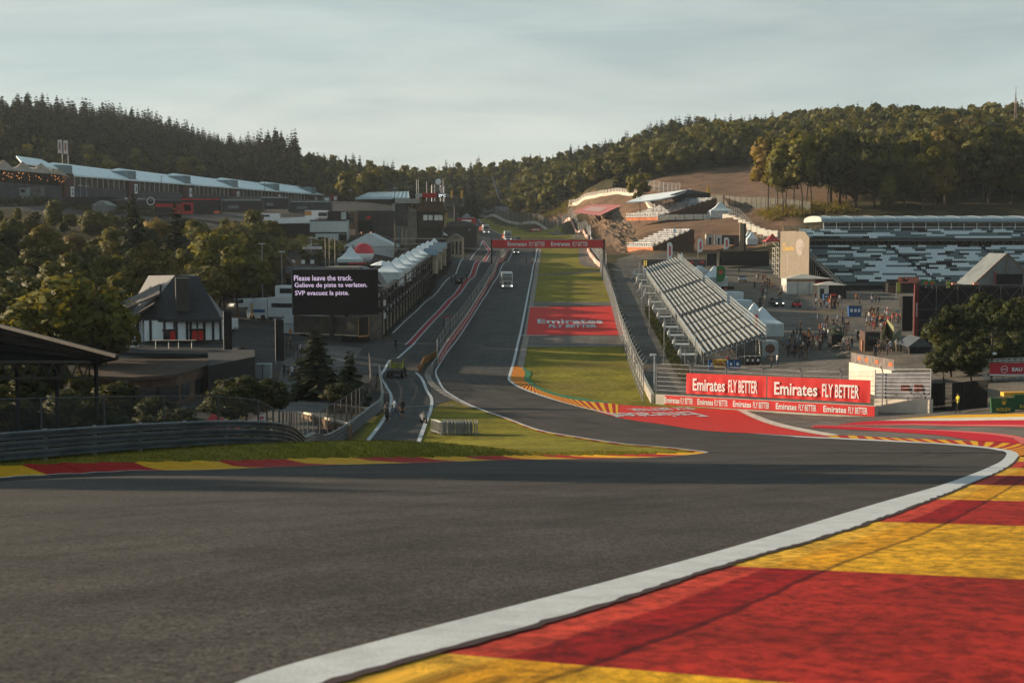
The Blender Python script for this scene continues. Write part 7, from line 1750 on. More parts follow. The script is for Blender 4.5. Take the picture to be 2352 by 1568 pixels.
cb=MB();cb.box((0,0,.85),(2.75,.5,1.7));cme=cb.mesh('concrete_block',mat('block_white',(.60,.57,.50),.85,.12,.8))
for v,vb,y in bl_:
 p=P(v,vb,y);o=bpy.data.objects.new('concrete_block',cme);COL.objects.link(o);o.location=(p.x,p.y,p.z-.4);o.rotation_euler=(0,0,0 if v<1660 else R(-48));tag(o,'white concrete block in the wall curving down the slope from the canopied stand','block','white concrete blocks on the slope')
fence('wire_fence',[P(v,530,y).to_2d()for v,y in ((1672,458),(1700,438),(1730,415),(1765,400),(1795,394))],.4,3.4,3.5,'pale wire fence along the concrete blocks',M_NETL,2,.06)
fence('green_fence',[P(v,480,y).to_2d()for v,y in ((1622,505),(1665,498),(1720,482),(1775,462),(1820,445),(1862,432))],0,3.6,4.0,'dark green post fence running below the bare-trunked trees',netting('net_olive',(.06,.062,.045),.6),2,.12,0,mat('post_olive',(.045,.05,.042),.7,.2,2))
def ptent(label,vx,vpeak,vbase,y,w,group=None,m=None,walls=True,base=None):
 zp,zb=P(vx,vpeak,y).z,(P(vx,vbase,y).z if base is None else base);H_=zp-zb
 return pagoda('pointed_tent',label,(hx(vx,y),y,zb),w,w,H_*.45,H_,0,group,walls,m,None)
ptent('white pointed tent beside the canopied hillside stand',1652,463,501,466,7.2)
ptent('small white pointed tent beside the tan pillar',1725,531,562,404,3.0);ptent('second small white pointed tent peeking left of its twin by the tan pillar',1718,528,558,410,2.6)
ptent('small crimson pointed tent left of the big grandstand sheet',1772,536,566,392,4.2,None,MATS['tent_red'],False)
t,w,h=boxthing('sign_pillar','tall tan slab pillar on the terrace','sign',1699,1712,513,578,398,.8,mat('slab_tan',(.24,.185,.13),.8,.15,1));face(t,w*.3,w*.62,0,h,M_DARK,'edge')
for (a,b,c_,d__,col,lab)in ((1622,1640,538,562,(.42,.38,.33),'pale hut at the left end of the terrace row'),(1644,1658,540,562,(.55,.53,.50),'white hut second in the terrace row'),(1660,1700,540,562,(.075,.045,.038),'brown hut beside the tan pillar'),(1740,1765,550,566,(.42,.38,.38),'pale hoarding right of the pointed tents')):
 t,w,h=boxthing('site_hut',lab,'hut',a,b,c_,d__,408,2.5,mat('hut_'+str(a),col,.7,.2,1));face(t,-w*.15,w*.15,0,h*.7,M_DARK,'door')
t,w,h=boxthing('stage_tent','white canopied booth with two red discs beside the small open stand','tent',1552,1594,545,570,404,4,M_BLACK);mb=MB();mb.add([(-w*.55,-1,h*.98),(w*.55,-1,h),(w*.5,4,h*1.12),(0,1.5,h*1.3),(-w*.5,4,h*1.12)],[(0,1,3),(1,2,3),(2,4,3),(4,0,3)]);mb.build('roof',M_TENT,t);face(t,-w*.5,-w*.34,0,h,M_WHITEP,'side')
for x in (-.2,.34):mb=MB();mb.add([(w*x+1.1*math.cos(a),-.12,h*.62+1.3*math.sin(a))for a in np.linspace(0,6.283,15)[:-1]],[tuple(range(14))]);mb.build('disc',M_REDB,t)
t,w,h=boxthing('black_hoarding','long black hoarding below the terrace','hoarding',1652,1767,577,610,378,1.5,M_BLACK);t,w,h=boxthing('black_hoarding','small black inflatable arch shape left of the long black hoarding','hoarding',1623,1646,582,611,374,1.5,M_BLACK)
t,w,h=boxthing('hoarding','grey mesh hoarding with red and white marks behind the far end of the bleachers','hoarding',1488,1622,596,613,368,.4,mat('hoarding_grey',(.075,.068,.075),.8,.35,.6))
for x in (-.25,.02,.22,.4):face(t,w*x,w*(x+.06),h*.5,h*.75,M_REDB if x>0 else M_LET,'mark')
t,w,h=boxthing('sponsor_truck','dark truck with a grid of yellow lamps behind the bleachers','truck',1475,1489,597,616,362,2.5,M_BLACK)
for r_ in range(4):
 for c_ in range(2):face(t,-.4+c_*.5,-.1+c_*.5,h*(.3+r_*.17),h*(.40+r_*.17),mat('lamp_yellow',(.8,.55,.12),.5,0,emit=.6),'lamp')
t,w,h,r_=simple_house('gazebo','low red gazebo behind the far end of the bleachers','tent',1500,1521,624,616,607,360,3,mat('gazebo_red',(.30,.05,.05),.8,.2,1),MATS['tent_red'],'gable')
t,w,h,r_=simple_house('frame_tent','white ridge tent left of the tall pointed tent by the bleachers','tent',1594,1628,640,624,611,338,7,M_TENTW,M_TENT,'gable')
ptent('tall white pointed tent with a green star flag beside it',1640,610,657,326,5.4)
t,w,h=boxthing('ticket_booth','dark booth with red panels and a white banner under the tall pointed tent','kiosk',1612,1686,658,682,322,4,M_BLACK);
for x in (-.3,.2):face(t,w*x,w*(x+.07),.1,h*.9,M_REDB,'panel')
face(t,-.9,.7,0,h,M_LET,'banner');face(t,-.3,.2,h*.2,h*.75,M_REDB,'mark')
def star(mb,c,r,mi=0,y=-.06):
 mb.add([(c[0]+(r if k%2==0 else r*.42)*math.sin(k*math.pi/5),y,c[1]+(r if k%2==0 else r*.42)*math.cos(k*math.pi/5))for k in range(10)],[tuple(range(10))],mi)
M_FG=mat('flag_green',(.03,.16,.045),.7,.2,1)
def feather(name,label,vx,vt,y,m,w=.9,mark=None,base=None,cat='flag'):
 x=hx(vx,y);z0=g1(x,y)if base is None else base;h=P(vx,vt,y).z-z0;t=thing(name,label,cat,(x,y,z0))
 mb=MB();mb.tube((-w/2,0,0),(-w/2,0,h*.97),.04,5);mb.build('pole',M_STEEL,t)
 mb=MB();pr=[(-w/2,h*.3),(w*.3,h*.33),(w/2,h*.5),(w/2,h*.85),(w*.3,h*.96),(0,h),(-w/2,h*.96)];mb.prism(pr,-.03,.03);mb.build('cloth',m,t)
 if mark:mb=MB();(star(mb,(0,h*.72),w*.36)if mark=='star' else mb.box((0,-.05,h*.65),(w*.35,.02,h*.4)));mb.build('mark',M_REDB,t)
 return t
feather('feather_flag','green feather flag with a red star by the tall pointed tent',1655,610,322,M_FG,2.0,'star')
feather('feather_flag','white feather flag with pinkish lettering at the near end of the bleachers',1738,709,206,M_WHITEP,1.0,'text')
feather('feather_flag','thin white feather flag beside the small open stand',1549,523,404,M_WHITEP,.8);feather('feather_flag','thin white feather flag over the far end of the bleachers',1566,580,352,M_WHITEP,.6)
for v,vt,y,lab in ((1538,556,380,'narrow white and orange flag below the small open stand'),(1608,548,392,'white flag with red mark on the terrace, left'),(1668,545,396,'white flag with red mark on the terrace, beside the brown hut')):feather('feather_flag',lab,v,vt,y,M_WHITEP,1.4,'text')
def gbox(name,label,cat,vx0,vx1,vy0,vyb,depth,m,rz=0):
 q=G((vx0+vx1)/2,vyb);return boxthing(name,label,cat,vx0,vx1,vy0,vyb+.0,q.y,depth,m,None,rz)
gbox('flat_tent','flat white tent right of the middle bleacher block','tent',1655,1708,671,700,5,M_TENT);gbox('flat_tent','second flat white tent nearer the two pointed tents','tent',1684,1728,690,716,5,M_TENT)
ptent('white pointed tent right of the near bleacher block, left of two',1733,694,757,228,4.6);ptent('larger white pointed tent right of the near bleacher block, right of two',1752,704,770,214,5.4)
t,w,h=gbox('kiosk','white kiosk with a round brown emblem at the near end of the bleachers','kiosk',1750,1788,784,817,3,mat('kiosk_white',(.50,.52,.52),.6,.1,1));mb=MB();mb.add([(.7*math.cos(a),-.07,h*.5+.62*math.sin(a))for a in np.linspace(0,6.283,13)[:-1]],[tuple(range(12))]);mb.build('emblem',mat('emblem_brown',(.20,.09,.06),.7,.2,2),t);face(t,-.03,.03,0,h,M_GREYP,'seam')
def bin_(label,vx,vyb,m,w=.75,h=1.15,name='wheelie_bin',y=None):
 q=G(vx,vyb);t=thing(name,label,'bin',q);mb=MB();mb.add([(-w*.42,-w*.42,0),(w*.42,-w*.42,0),(w*.42,w*.42,0),(-w*.42,w*.42,0),(-w/2,-w/2,h),(w/2,-w/2,h),(w/2,w/2,h),(-w/2,w/2,h)],[(3,2,1,0),(4,5,6,7),(0,1,5,4),(1,2,6,5),(2,3,7,6),(3,0,4,7)]);mb.build('body',m,t)
 mb=MB();mb.box((0,.03,h+.05),(w*1.08,w*1.1,.1));mb.build('lid',M_DARK if m is not M_BLACK else M_GREYP,t);mb=MB();mb.box((0,-w/2-.01,h*.6),(w*.4,.02,h*.3));mb.build('sticker',M_LET,t);return t
M_BIN=mat('bin_blue',(.025,.09,.24),.5,.15,2)
for v,lab in ((1634,'blue wheelie bin beside the yellow skip'),(1678,'blue wheelie bin under the bleacher end, left of a pair'),(1693,'blue wheelie bin under the bleacher end, right of a pair')):bin_(lab,v,848,M_BIN,.8,1.2)
for v,lab in ((1716,'black wheelie bin under the bleacher end, leftmost of three'),(1728,'black wheelie bin under the bleacher end, middle of three'),(1740,'black wheelie bin under the bleacher end, rightmost of three')):bin_(lab,v,838,M_BLACK,.7,1.1)
q=G(1651,847);t=thing('skip','yellow skip under the near end of the bleachers','skip',q);mb=MB();mb.prism([(-.6,.1),(.6,.1),(.95,1.2),(-.95,1.2)],-.6,.6);mb.build('body',mat('skip_yellow',(.50,.27,.03),.6,.25,2),t);mb=MB();mb.box((0,-.62,.7),(1.1,.04,.15),0);mb.build('stripe',M_REDD,t)
bin_('black bin alone on the plaza by the food stall',1973,780,M_BLACK,.9,1.3);bin_('blue bin beside the white box tent',1897,689,M_BIN,1.2,1.2,'recycling_bin')
for k,v in enumerate((1954,1963,1971)):bin_(('blue plaza container among the crowd, leftmost of three','blue plaza container among the crowd, middle of three','blue plaza container among the crowd, rightmost of three')[k],v,727,M_BIN,1.05,1.9,'recycling_bin')
t,w,h=gbox('box_tent','long white box tent with brown trim at the foot of the tan sheet','tent',1806,1912,640,676,6,mat('boxtent_white',(.58,.54,.48),.7,.12,.8));mb=MB();mb.add([(-w/2-.2,-.3,h),(w/2+.2,-.3,h),(w/2+.2,6.2,h),(-w/2-.2,6.2,h),(-w*.1,3,h+1.0)],[(0,1,4),(1,2,4),(2,3,4),(3,0,4)]);mb.build('roof',mat('boxtent_roof',(.42,.40,.36),.8,.1,1),t);face(t,-w/2,w/2,h*.82,h*.95,mat('trim_brown',(.36,.19,.10),.8,.2,1),'trim');face(t,w*.12,w/2,h*.4,h*.98,M_REDD,'fascia')
for x in (-.25,0.0):face(t,w*x-.06,w*x+.06,0,h*.8,M_GREYP,'seam')
t,w,h=gbox('box_tent','smaller white and black box tent in front of the long one','tent',1878,1944,655,686,5,M_BLACK);face(t,-w/2,-w*.12,0,h,MATS['boxtent_white'],'panel');face(t,-w*.42,-w*.28,0,h*.75,M_DARK,'doorway',.09);mb=MB();mb.add([(-w/2-.2,-.3,h),(w/2+.2,-.3,h),(w/2+.2,5.2,h),(-w/2-.2,5.2,h),(0,2.5,h+.8)],[(0,1,4),(1,2,4),(2,3,4),(3,0,4)]);mb.build('roof',MATS['boxtent_roof'],t)
t,w,h=gbox('totem_sign','tall black and red totem sign standing in the crowd','sign',1909,1922,674,709,.5,M_BLACK);face(t,-w*.4,w*.4,h*.84,h*.97,M_REDB,'header');face(t,-w*.35,w*.35,h*.35,h*.75,mat('totem_text',(.14,.06,.06),.6,.4,6),'text')
t,w,h=boxthing('bar','dark bar with a reddish Bar sign below the big grandstand','bar',2040,2112,650,672,318,4,M_BLACK);bw0=(2061-2076)/3267*318;mb=MB();mb.box(((bw0+(2109-2076)/3267*318)/2,-.3,h+.7),(4.7,.1,1.4));bs=mb.build('sign_board',mat('bar_red',(.40,.12,.085),.7,.5,.9),t)
mb=MB();put_text(mb,'Bar',1.4,.8,(.3,-.38,h+.7),(1,0,0),(0,0,1),0,bold=.05);mb.build('lettering',M_BLACK,bs,fixn=False);face(t,-w*.48,-w*.05,0,h*.8,mat('bar_wood',(.10,.045,.03),.8,.3,1),'counter')
for k,v in enumerate((2127,2141)):
 p=P(v,656,300);t=thing('star_flag',('round green flag with a red star above the stage truss, left of two','round green flag with a red star above the stage truss, right of two')[k],'flag',p);mb=MB();mb.prism([(.75*math.cos(a),.55+.75*math.sin(a))for a in np.linspace(-.5,math.pi+.5,12)],-.04,.04);mb.build('cloth',M_FG,t);mb=MB();star(mb,(0,.55),.5);mb.build('star',M_REDB,t);mb=MB();mb.tube((0,.05,-4),(0,.05,.3),.05,4);mb.build('pole',M_STEEL,t)
M_YB=mat('banner_lime',(.36,.36,.05),.7,.2,1)
for v,a_,b_,y,lab in ((2063,649,671,305,'lime yellow banner at the left end of the stage truss'),(2178,645,662,300,'lime yellow banner beside the star flags')):
 p=P(v,b_,y);h=P(v,a_,y).z-p.z;t=thing('upright_banner',lab,'banner',p);mb=MB();mb.box((0,0,h/2),(.8,.06,h));mb.build('cloth',M_YB,t);mb=MB();mb.tube((-.42,0,-1),(-.42,0,h),.04,5);mb.build('pole',M_STEEL,t)
sy_=192.0;t=thing('stage_truss','black scaffold stage wall with a dark red corner pole','stage',(hx(2105,sy_),sy_,g1(hx(2105,sy_),sy_)));L0=t.location;ht=P(2105,655,sy_).z-L0 .z;wt_=20.0
mb=MB();mb.box((0,0,ht/2),(.55,.5,ht+.3));pl_=mb.build('corner_pole',mat('pole_darkred',(.11,.018,.018),.6,.25,1),t);mb=MB();mb.box((0,-.27,ht*.62),(.2,.02,ht*.22));mb.build('lettering',mat('lettering_rose',(.45,.30,.28),.7,.1,2),pl_)
mb=MB();mb.box((wt_/2+.4,1.2,ht/2-.3),(wt_,.3,ht-.2));mb.box((-.9,1.2,ht*.55),(1.4,.6,ht*.55));mb.build('screen',M_BLACK,t)
mb=MB()
for k in range(7):
 x=k*2.9;mb.tube((x,.6,0),(x,.6,ht),.06,4);mb.tube((x,.6,ht*.62),(x+2.9,.6,ht),.04,4);mb.tube((x+2.9,.6,ht*.62),(x,.6,ht),.04,4);mb.tube((x,.6,ht*.2),(x+2.9,.6,ht*.6),.04,4)
for z in (.2,.45,.62):mb.tube((0,.6,ht*z),(wt_,.6,ht*z),.05,4)
mb.tube((0,.5,ht),(wt_,.5,ht),.12,4);mb.build('scaffold',mat('scaffold_dull',(.10,.10,.10),.5,.2,2,.3),t)
for k,v in enumerate((2160,2206,2218)):
 pass
for k in range(2):mb=MB();mb.box((5.2+2.9*k,.3,ht+.2),(.7,.4,.3));mb.build('floodlight',mat('flood_warm',(.55,.26,.18),.5,.2,3),t)
yq=236.0;t=thing('stage_roof','grey ridge-shaped stage roof behind the black scaffold wall','stage',(hx(2311,yq),yq,P(0,655,yq).z));ht=P(0,582,yq).z-t.location.z;wl=(2311-2233)/3267*yq
M_SR=mat('stage_canvas',(.15,.165,.17),.7,.2,.6)
mb=MB();mb.add([(-wl,0,0),(wl,0,0),(0,0,ht),(-wl,9,0),(wl,9,0),(0,9,ht)],[(0,1,2),(3,5,4),(0,2,5,3),(1,4,5,2)]);mb.build('canvas',M_SR,t)
mb=MB();mb.tube((-wl,-.1,0),(0,-.1,ht),.14,4);mb.tube((wl,-.1,0),(0,-.1,ht),.14,4);mb.tube((0,-.2,0),(0,-.2,ht*.8),.1,4);mb.tube((-wl*.5,-.1,ht*.5),(wl*.3,-.1,0),.05,4);mb.tube((wl*.5,-.1,ht*.5),(-wl*.3,-.1,0),.05,4);mb.build('truss',mat('truss_rust',(.20,.14,.11),.6,.3,2),t)
mb=MB();mb.box((.4,-.25,ht*.17),(4.4,.1,ht*.36));mb.build('opening',M_BLACK,t);mb=MB();mb.box((-2.0,-.35,ht*.2),(.3,.2,ht*.42));mb.build('side_frame',mat('frame_red',(.22,.06,.055),.6,.2,2),t)
gbox('dark_container','small dark container with white sticker near the stage pole','container',2072,2092,682,706,2.4,M_BLACK)
t,w,h=gbox('food_stall','brown food stall with a dark lettered sign above the ramp wall','stall',1986,2022,762,806,3,mat('stall_brown',(.085,.050,.038),.8,.3,1));face(t,-w*.46,w*.42,h*.55,h*.98,mat('stall_sign',(.030,.026,.026),.6,.5,2),'sign_board',.1);mb=MB();put_text(mb,'Ticket',1.5,.45,(.1,-.14,h*.70),(1,0,0),(0,0,1),0,shear=.3);mb.build('lettering',M_GREYP,t,fixn=False);face(t,-w*.3,w*.3,h*.28,h*.5,M_DARK,'hatch')
t,w,h=gbox('post','orange lit post at the corner of the food stall','post',1979,1984,782,806,.4,mat('post_orange',(.48,.22,.12),.7,.2,2))
t=thing('canvas_screen','pale green canvas screens round the food court','screen');
for (a,b,h_)in (((2024,806),(2036,770),2.2),((2036,770),(2052,792),2.6),((2050,806),(2070,782),2.0)):
 A_,B_=G(*a),G(*b);mb=MB();mb.add([A_,B_,B_+Vector((0,0,h_)),A_+Vector((0,0,h_))],[(0,1,2,3)]);o=mb.build('panel',mat('canvas_green',(.22,.22,.11),.8,.15,1.5),t)
RA_,RB_=P(1954,850,160),P(2052,872,140)
t=thing('ramp_wall','pale concrete ramp wall with an orange-patterned cloth fence on top','wall');mb=MB();u_=(RB_-RA_);n2=Vector((-u_.y,u_.x,0)).normalized()*.2
tz_=1.55;vv=[RA_+n2,RB_+n2,RB_-n2,RA_-n2];mb.add([tuple(p+Vector((0,0,.9)))for p in vv]+[(p.x,p.y,p.z-2.0)for p in vv],[(0,1,2,3),(7,6,5,4),(0,4,5,1),(1,5,6,2),(2,6,7,3),(3,7,4,0)]);mb.build('wall',MATS['wall_clean'],t)
mb=MB();o1,o2=Vector((0,0,.95)),Vector((0,0,2.0));mb.add([RA_+o1,RB_+o1,RB_+o2,RA_+o2],[(0,1,2,3)]);cl_=mb.build('cloth_fence',mat('cloth_pattern',(.16,.13,.12),.8,.4,1.2),t)
for f_ in (.18,.36,.6,.9):q=RA_.lerp(RB_,f_);q2=RA_.lerp(RB_,f_+.07);dn=Vector((-.03,-.05,0));mb=MB();mb.add([q+dn+Vector((0,0,1.3)),q2+dn+Vector((0,0,1.3)),q2+dn+Vector((0,0,1.65)),q+dn+Vector((0,0,1.65))],[(0,1,2,3)]);mb.build('patch',M_ORANGE,cl_)
def picnic(label,vx,vy,rz):
 t=thing('picnic_table',label,'table',G(vx,vy),rz);M_PT=mat('table_wood',(.26,.22,.17),.8,.25,3)
 mb=MB();mb.box((0,0,.75),(2.0,.8,.06));mb.build('tabletop',M_PT,t)
 for s in (-1,1):
  mb=MB();mb.box((0,s*.75,.45),(2.0,.28,.05));mb.build('bench',M_PT,t);mb=MB();mb.tube((s*.75,-.8,0),(s*.75,.3,.75),.05,4);mb.tube((s*.75,.8,0),(s*.75,-.3,.75),.05,4);mb.build('leg',M_DARK,t)
picnic('picnic table at the top of the ramp wall, farther from the track',1925,806,.9);picnic('picnic table beside the end of the ramp wall, nearer the track',1943,822,.9);picnic('dark picnic table behind the pair at the ramp',1940,800,.4)
t,w,h=gbox('dark_umbrella_stall','dark stall with stacked round canopies on the plaza edge','stall',1910,1936,770,800,2.5,M_BLACK)
for k in range(2):mb=MB();mb.lathe([(1.3,h+.2+.7*k),(.05,h+.7+.7*k)],(0,1,0),9);mb.build('canopy',mat('canopy_green_dark',(.03,.05,.03),.7,.3,1),t)
q=G(2112,812);t,w,h,r_=simple_house('lean_to','dark corrugated lean-to at the edge of the tree clump','shed',2092,2140,812,796,774,q.y,5,M_DARK,mat('corrugated',(.09,.10,.11),.5,.2,1.5,.3),'gable')
ln=ground_line([(2146,945),(2200,946),(2250,940),(2284,938)],False);fence('black_gate',[p+Vector((0,2.0))for p in ln],0,2.5,1.0,'tall black railing gate behind the walking marshal',mat('gate_bars',(.006,.008,.007),.6,.3,4),3,.05,0,M_DARK,None,'gate')
q=on(hx(2282,150),150);t=thing('power_pole','wooden power pole with sagging cables in front of the tree clump','pole',q);h=P(2282,765,150).z-q.z;mb=MB();mb.tube((0,0,0),(0,0,h),.12,6);mb.build('pole',M_BARK,t);mb=MB();mb.box((0,0,h-.4),(1.6,.1,.1));mb.build('crossarm',M_BARK,t)
mb=MB()
for dz in (0,.5):mb.path([(k*1.2,-.05*k,h-.3-dz-.12*k+.008*k*k)for k in range(8)],.025,4)
mb.build('cable',M_DARK,t);mb=MB();mb.lathe([(.1,h-2.3),(.28,h-2.15),(.1,h-2.0)],(.2,-.2,0),8);mb.build('lamp',M_WHITEP,t)
yb_=150.0;t=thing('truss_board','red Eau Rouge board hung in an aluminium truss frame','sign',(hx(2267,yb_),yb_,g1(hx(2267,yb_),yb_)));L0=t.location
zt_,zb_=P(0,830,yb_).z-L0 .z,P(0,869,yb_).z-L0 .z;mb=MB();Wd=7.5
def truss(mb,a,b,s=.32,n=12,r=.03):
 a,b=Vector(a),Vector(b);d=(b-a).normalized();o=d.orthogonal().normalized()*s/2;o2=d.cross(o);cs_=[o+o2,o-o2,-o-o2,-o+o2]
 for c_ in cs_:mb.tube(a+c_,b+c_,r,4)
 for k in range(n):
  p,q=a.lerp(b,k/n),a.lerp(b,(k+1)/n)
  for i in range(4):mb.tube(p+cs_[i],q+cs_[(i+1)%4],r*.7,3)
truss(mb,(0,0,0),(0,0,zt_+.1));truss(mb,(0,0,zt_),(Wd,0,zt_+.35));truss(mb,(0,0,zb_),(Wd,0,zb_+.35));mb.build('truss',M_ALU,t)
mb=MB();mb.box((4.0,-.22,(zt_+zb_)/2+.1),(7.2,.06,(zt_-zb_)*.74),0);bd=mb.build('board',mat('board_red',(.45,.025,.04),.55,.12,.8),t)
mb=MB();hz_=(zt_+zb_)/2+.1;put_text(mb,'EAU ROUGE',3.3,.42,(4.4,-.27,hz_),(1,0,0),(0,0,1),0,bold=.04)
mb.add([(1.95+.38*r*math.cos(a),-.27,hz_+.38*r*math.sin(a))for a in np.linspace(0,6.283,19)for r in (.86,1)],[(2*i,2*i+1,2*i+3,2*i+2)for i in range(18)]);mb.box((1.95,-.27,hz_),(.5,.02,.08));mb.build('lettering',M_LET,bd,fixn=False)
mb=MB();mb.box((4.0,-.26,hz_-(zt_-zb_)*.33),(7.2,.03,.13));mb.build('foot_strip',M_LET,bd);mb=MB();mb.box((5.6,-.265,hz_+.32),(1.8,.02,.4));mb.build('photo_patch',mat('photo_patch',(.22,.15,.06),.6,.5,2),bd)
M_RG=mat('board_green',(.018,.085,.035),.5,.15,1);M_GOLD=mat('gold_paint',(.62,.42,.07),.5,.1,2)
q=G(2311,947.5);hb=P(0,911,q.y).z-P(0,945.5,q.y).z
for k in range(3):
 x0=hx(2285,q.y)+k*2.0;t=thing('green_board',('green board with a gold crown and ROLEX lettering, beside the grey run-off','second green ROLEX board cut by the picture edge','third green ROLEX board beyond the picture edge')[k],'sign',(x0,q.y+.02*k,g1(x0+1,q.y)+.02))
 mb=MB();mb.add([(0,0,0),(1.98,0,0),(1.98,0,hb),(-.12,0,hb),(0,.4,0),(1.98,.4,0),(1.98,.25,hb),(-.12,.25,hb)],[(0,1,2,3),(7,6,5,4),(0,4,5,1),(1,5,6,2),(2,6,7,3),(3,7,4,0)]);mb.build('board',M_RG,t)
 mb=MB();put_text(mb,'ROLEX',1.25,.30,(1.0,-.03,hb*.23),(1,0,0),(0,0,1),0,bold=.03);mb.build('lettering',M_GOLD,t,fixn=False)
 mb=MB();c0_=hb*.55;mb.add([(1.0+a,-.03,c0_+b)for a,b in ((-.12,0),(.12,0),(.20,.38),(.10,.16),(.08,.44),(0,.16),(-.08,.44),(-.10,.16),(-.20,.38))],[tuple(range(9))])
 for a,b in ((-.20,.41),(-.08,.47),(0,.49),(.08,.47),(.20,.41)):mb.box((1.0+a,-.03,c0_+b),(.055,.02,.055))
 mb.build('crown',M_GOLD,t,fixn=False)
t=thing('foam_block','yellow foam block lying on top of the green boards','barrier',(hx(2326,q.y)+1.2,q.y+.9,g1(hx(2326,q.y),q.y)+hb+.02));mb=MB();mb.box((0,0,.17),(3.2,.8,.34),R(3));mb.build('foam',mat('foam_yellow',(.66,.34,.04),.7,.12,2),t)
# -- people
SKIN=[mat('skin_light',(.30,.165,.105),.6,.08,6),mat('skin_tan',(.19,.10,.06),.6,.08,6)]
HAIR=[mat('hair_dark',(.02,.014,.010),.7,.2,20),mat('hair_brown',(.07,.04,.02),.7,.2,20),mat('hair_fair',(.22,.14,.06),.7,.2,20)]
def cl(name,c):return mat('cloth_'+name,c,.85,.18,7)
CLOTH=dict(black=cl('black',(.016,.016,.018)),white=cl('white',(.58,.58,.57)),red=cl('red',(.36,.03,.03)),navy=cl('navy',(.02,.028,.06)),blue=cl('blue',(.12,.20,.34)),orange=cl('orange',(.55,.15,.03)),grey=cl('grey',(.14,.14,.145)),jeans=cl('jeans',(.05,.075,.13)),khaki=cl('khaki',(.22,.17,.11)),yellow=cl('yellow',(.55,.50,.05)),pale=cl('pale',(.40,.48,.56)),brown=cl('brown',(.10,.06,.04)))
SHOE=mat('shoe_dark',(.03,.028,.026),.6,.2,5)
def person_mesh(name,shirt,trousers,skin=0,hair=0,shorts=False,pose='stand',step=.0,arm=(0.0,0.0),bend=(0.15,0.15),fat=1.0):
 """one continuous body grown from a jointed skeleton"""
 V,E,Rr,L=[],[],[],[]
 def v(p,r):V.append(p);Rr.append(r if isinstance(r,tuple)else (r,r));return len(V)-1
 def e(a,b,l):E.append((a,b));L.append(l)
 sit=pose in ('sit','ride')
 hz=.93 if not sit else .0
 root=v((0,0,hz+.02),(.135*fat,.105*fat));lean=-.10 if pose=='ride' else 0.0
 sp=v((0,lean*.3,hz+.20),(.12*fat,.10*fat));ch=v((0,lean*.8,hz+.42),(.155*fat,.112*fat));sh=v((0,lean,hz+.53),(.11,.085));nk=v((0,lean*1.1-.005,hz+.60),.052)
 hd=v((0,lean*1.2-.02,hz+.68),(.072,.085));hm=v((0,lean*1.2-.018,hz+.745),(.078,.095));ht=v((0,lean*1.2-.005,hz+.815),(.058,.07))
 e(root,sp,'torso');e(sp,ch,'torso');e(ch,sh,'torso');e(sh,nk,'neck');e(nk,hd,'head');e(hd,hm,'head');e(hm,ht,'hair')
 ns=v((0,lean*1.2-.128,hz+.705),.012);e(hd,ns,'head')
 for k,s in enumerate((-1,1)):
  hip=v((s*.085,0,hz-.03),(.088*fat,.09*fat));e(root,hip,'thigh')
  if sit:kn=v((s*.15,-.40,hz+.02),.062);an=v((s*.15,-.42+(.1 if pose=='ride' else 0),hz-.38),.042);to=v((s*.16,-.56,hz-.43),.036)
  else :
   a=step*s;kn=v((s*.095,-.42*math.sin(a)-.015,hz-.03-.43*math.cos(a)),.060);b=a-abs(step)*(.7 if a<0 else .15)
   ky=V[kn];an=v((s*.10,ky[1]-.42*math.sin(b),ky[2]-.42*math.cos(b)),.040);ay=V[an];to=v((s*.11,ay[1]-.15,max(.02,ay[2]-.055)),.034)
  e(hip,kn,'thigh');e(kn,an,'shin');e(an,to,'foot')
  sd=v((s*.185,lean,hz+.50),.060);e(sh,sd,'torso');a=arm[k];bd=bend[k];S_=V[sd]
  el=v((S_[0]+s*.055,S_[1]-.28*math.sin(a),S_[2]-.28*math.cos(a)),.044);e(sd,el,'upper');q=V[el]
  wr=v((q[0]+s*.01,q[1]-.25*math.sin(a+bd),q[2]-.25*math.cos(a+bd)),.029);e(el,wr,'fore');w=V[wr];d=(math.sin(a+bd),math.cos(a+bd))
  pm_=v((w[0]-s*.005,w[1]-.08*d[0],w[2]-.08*d[1]),(.028,.036));e(wr,pm_,'hand');p_=V[pm_]
  for f_,ln in ((-.027,.060),(-.009,.070),(.009,.066),(.026,.052)):
   f1=v((p_[0]-s*.004,p_[1]-.03*d[0]-f_*d[1],p_[2]-.03*d[1]+f_*d[0]),.0095);f2=v((p_[0]-s*.022,p_[1]-(.03+ln*.8)*d[0]-f_*d[1],p_[2]-(.03+ln*.8)*d[1]+f_*d[0]),.008);e(pm_,f1,'hand');e(f1,f2,'hand')
  th=v((w[0]-s*.02,w[1]-.07*d[0]-.045*d[1],w[2]-.07*d[1]+.045*d[0]),.010);e(wr,th,'hand')
 me=bpy.data.meshes.new(name);me.from_pydata(V,E,[]);ob=bpy.data.objects.new(name,me);COL.objects.link(ob)
 md=ob.modifiers.new('skin','SKIN');md.use_smooth_shade=True
 sk=me.skin_vertices[0].data if me.skin_vertices else None
 if sk is None:
  bm=bmesh.new();bm.from_mesh(me);bm.verts.layers.skin.verify();bm.to_mesh(me);bm.free();sk=me.skin_vertices[0].data
 for i,r in enumerate(Rr):sk[i].radius=r;sk[i].use_root=(i==0)
 sb=ob.modifiers.new('sub','SUBSURF');sb.levels=1;sb.render_levels=1
 dg=bpy.context.evaluated_depsgraph_get();out=bpy.data.meshes.new_from_object(ob.evaluated_get(dg));out.name=name
 bpy.data.objects.remove(ob);bpy.data.meshes.remove(me)
 out.materials.clear()
 for m in (CLOTH[shirt],CLOTH[trousers],SKIN[skin],HAIR[hair],SHOE):out.materials.append(m)
 A=np.array([V[a]for a,b in E]);B=np.array([V[b]for a,b in E]);D=B-A;DD=(D**2).sum(1)+1e-9
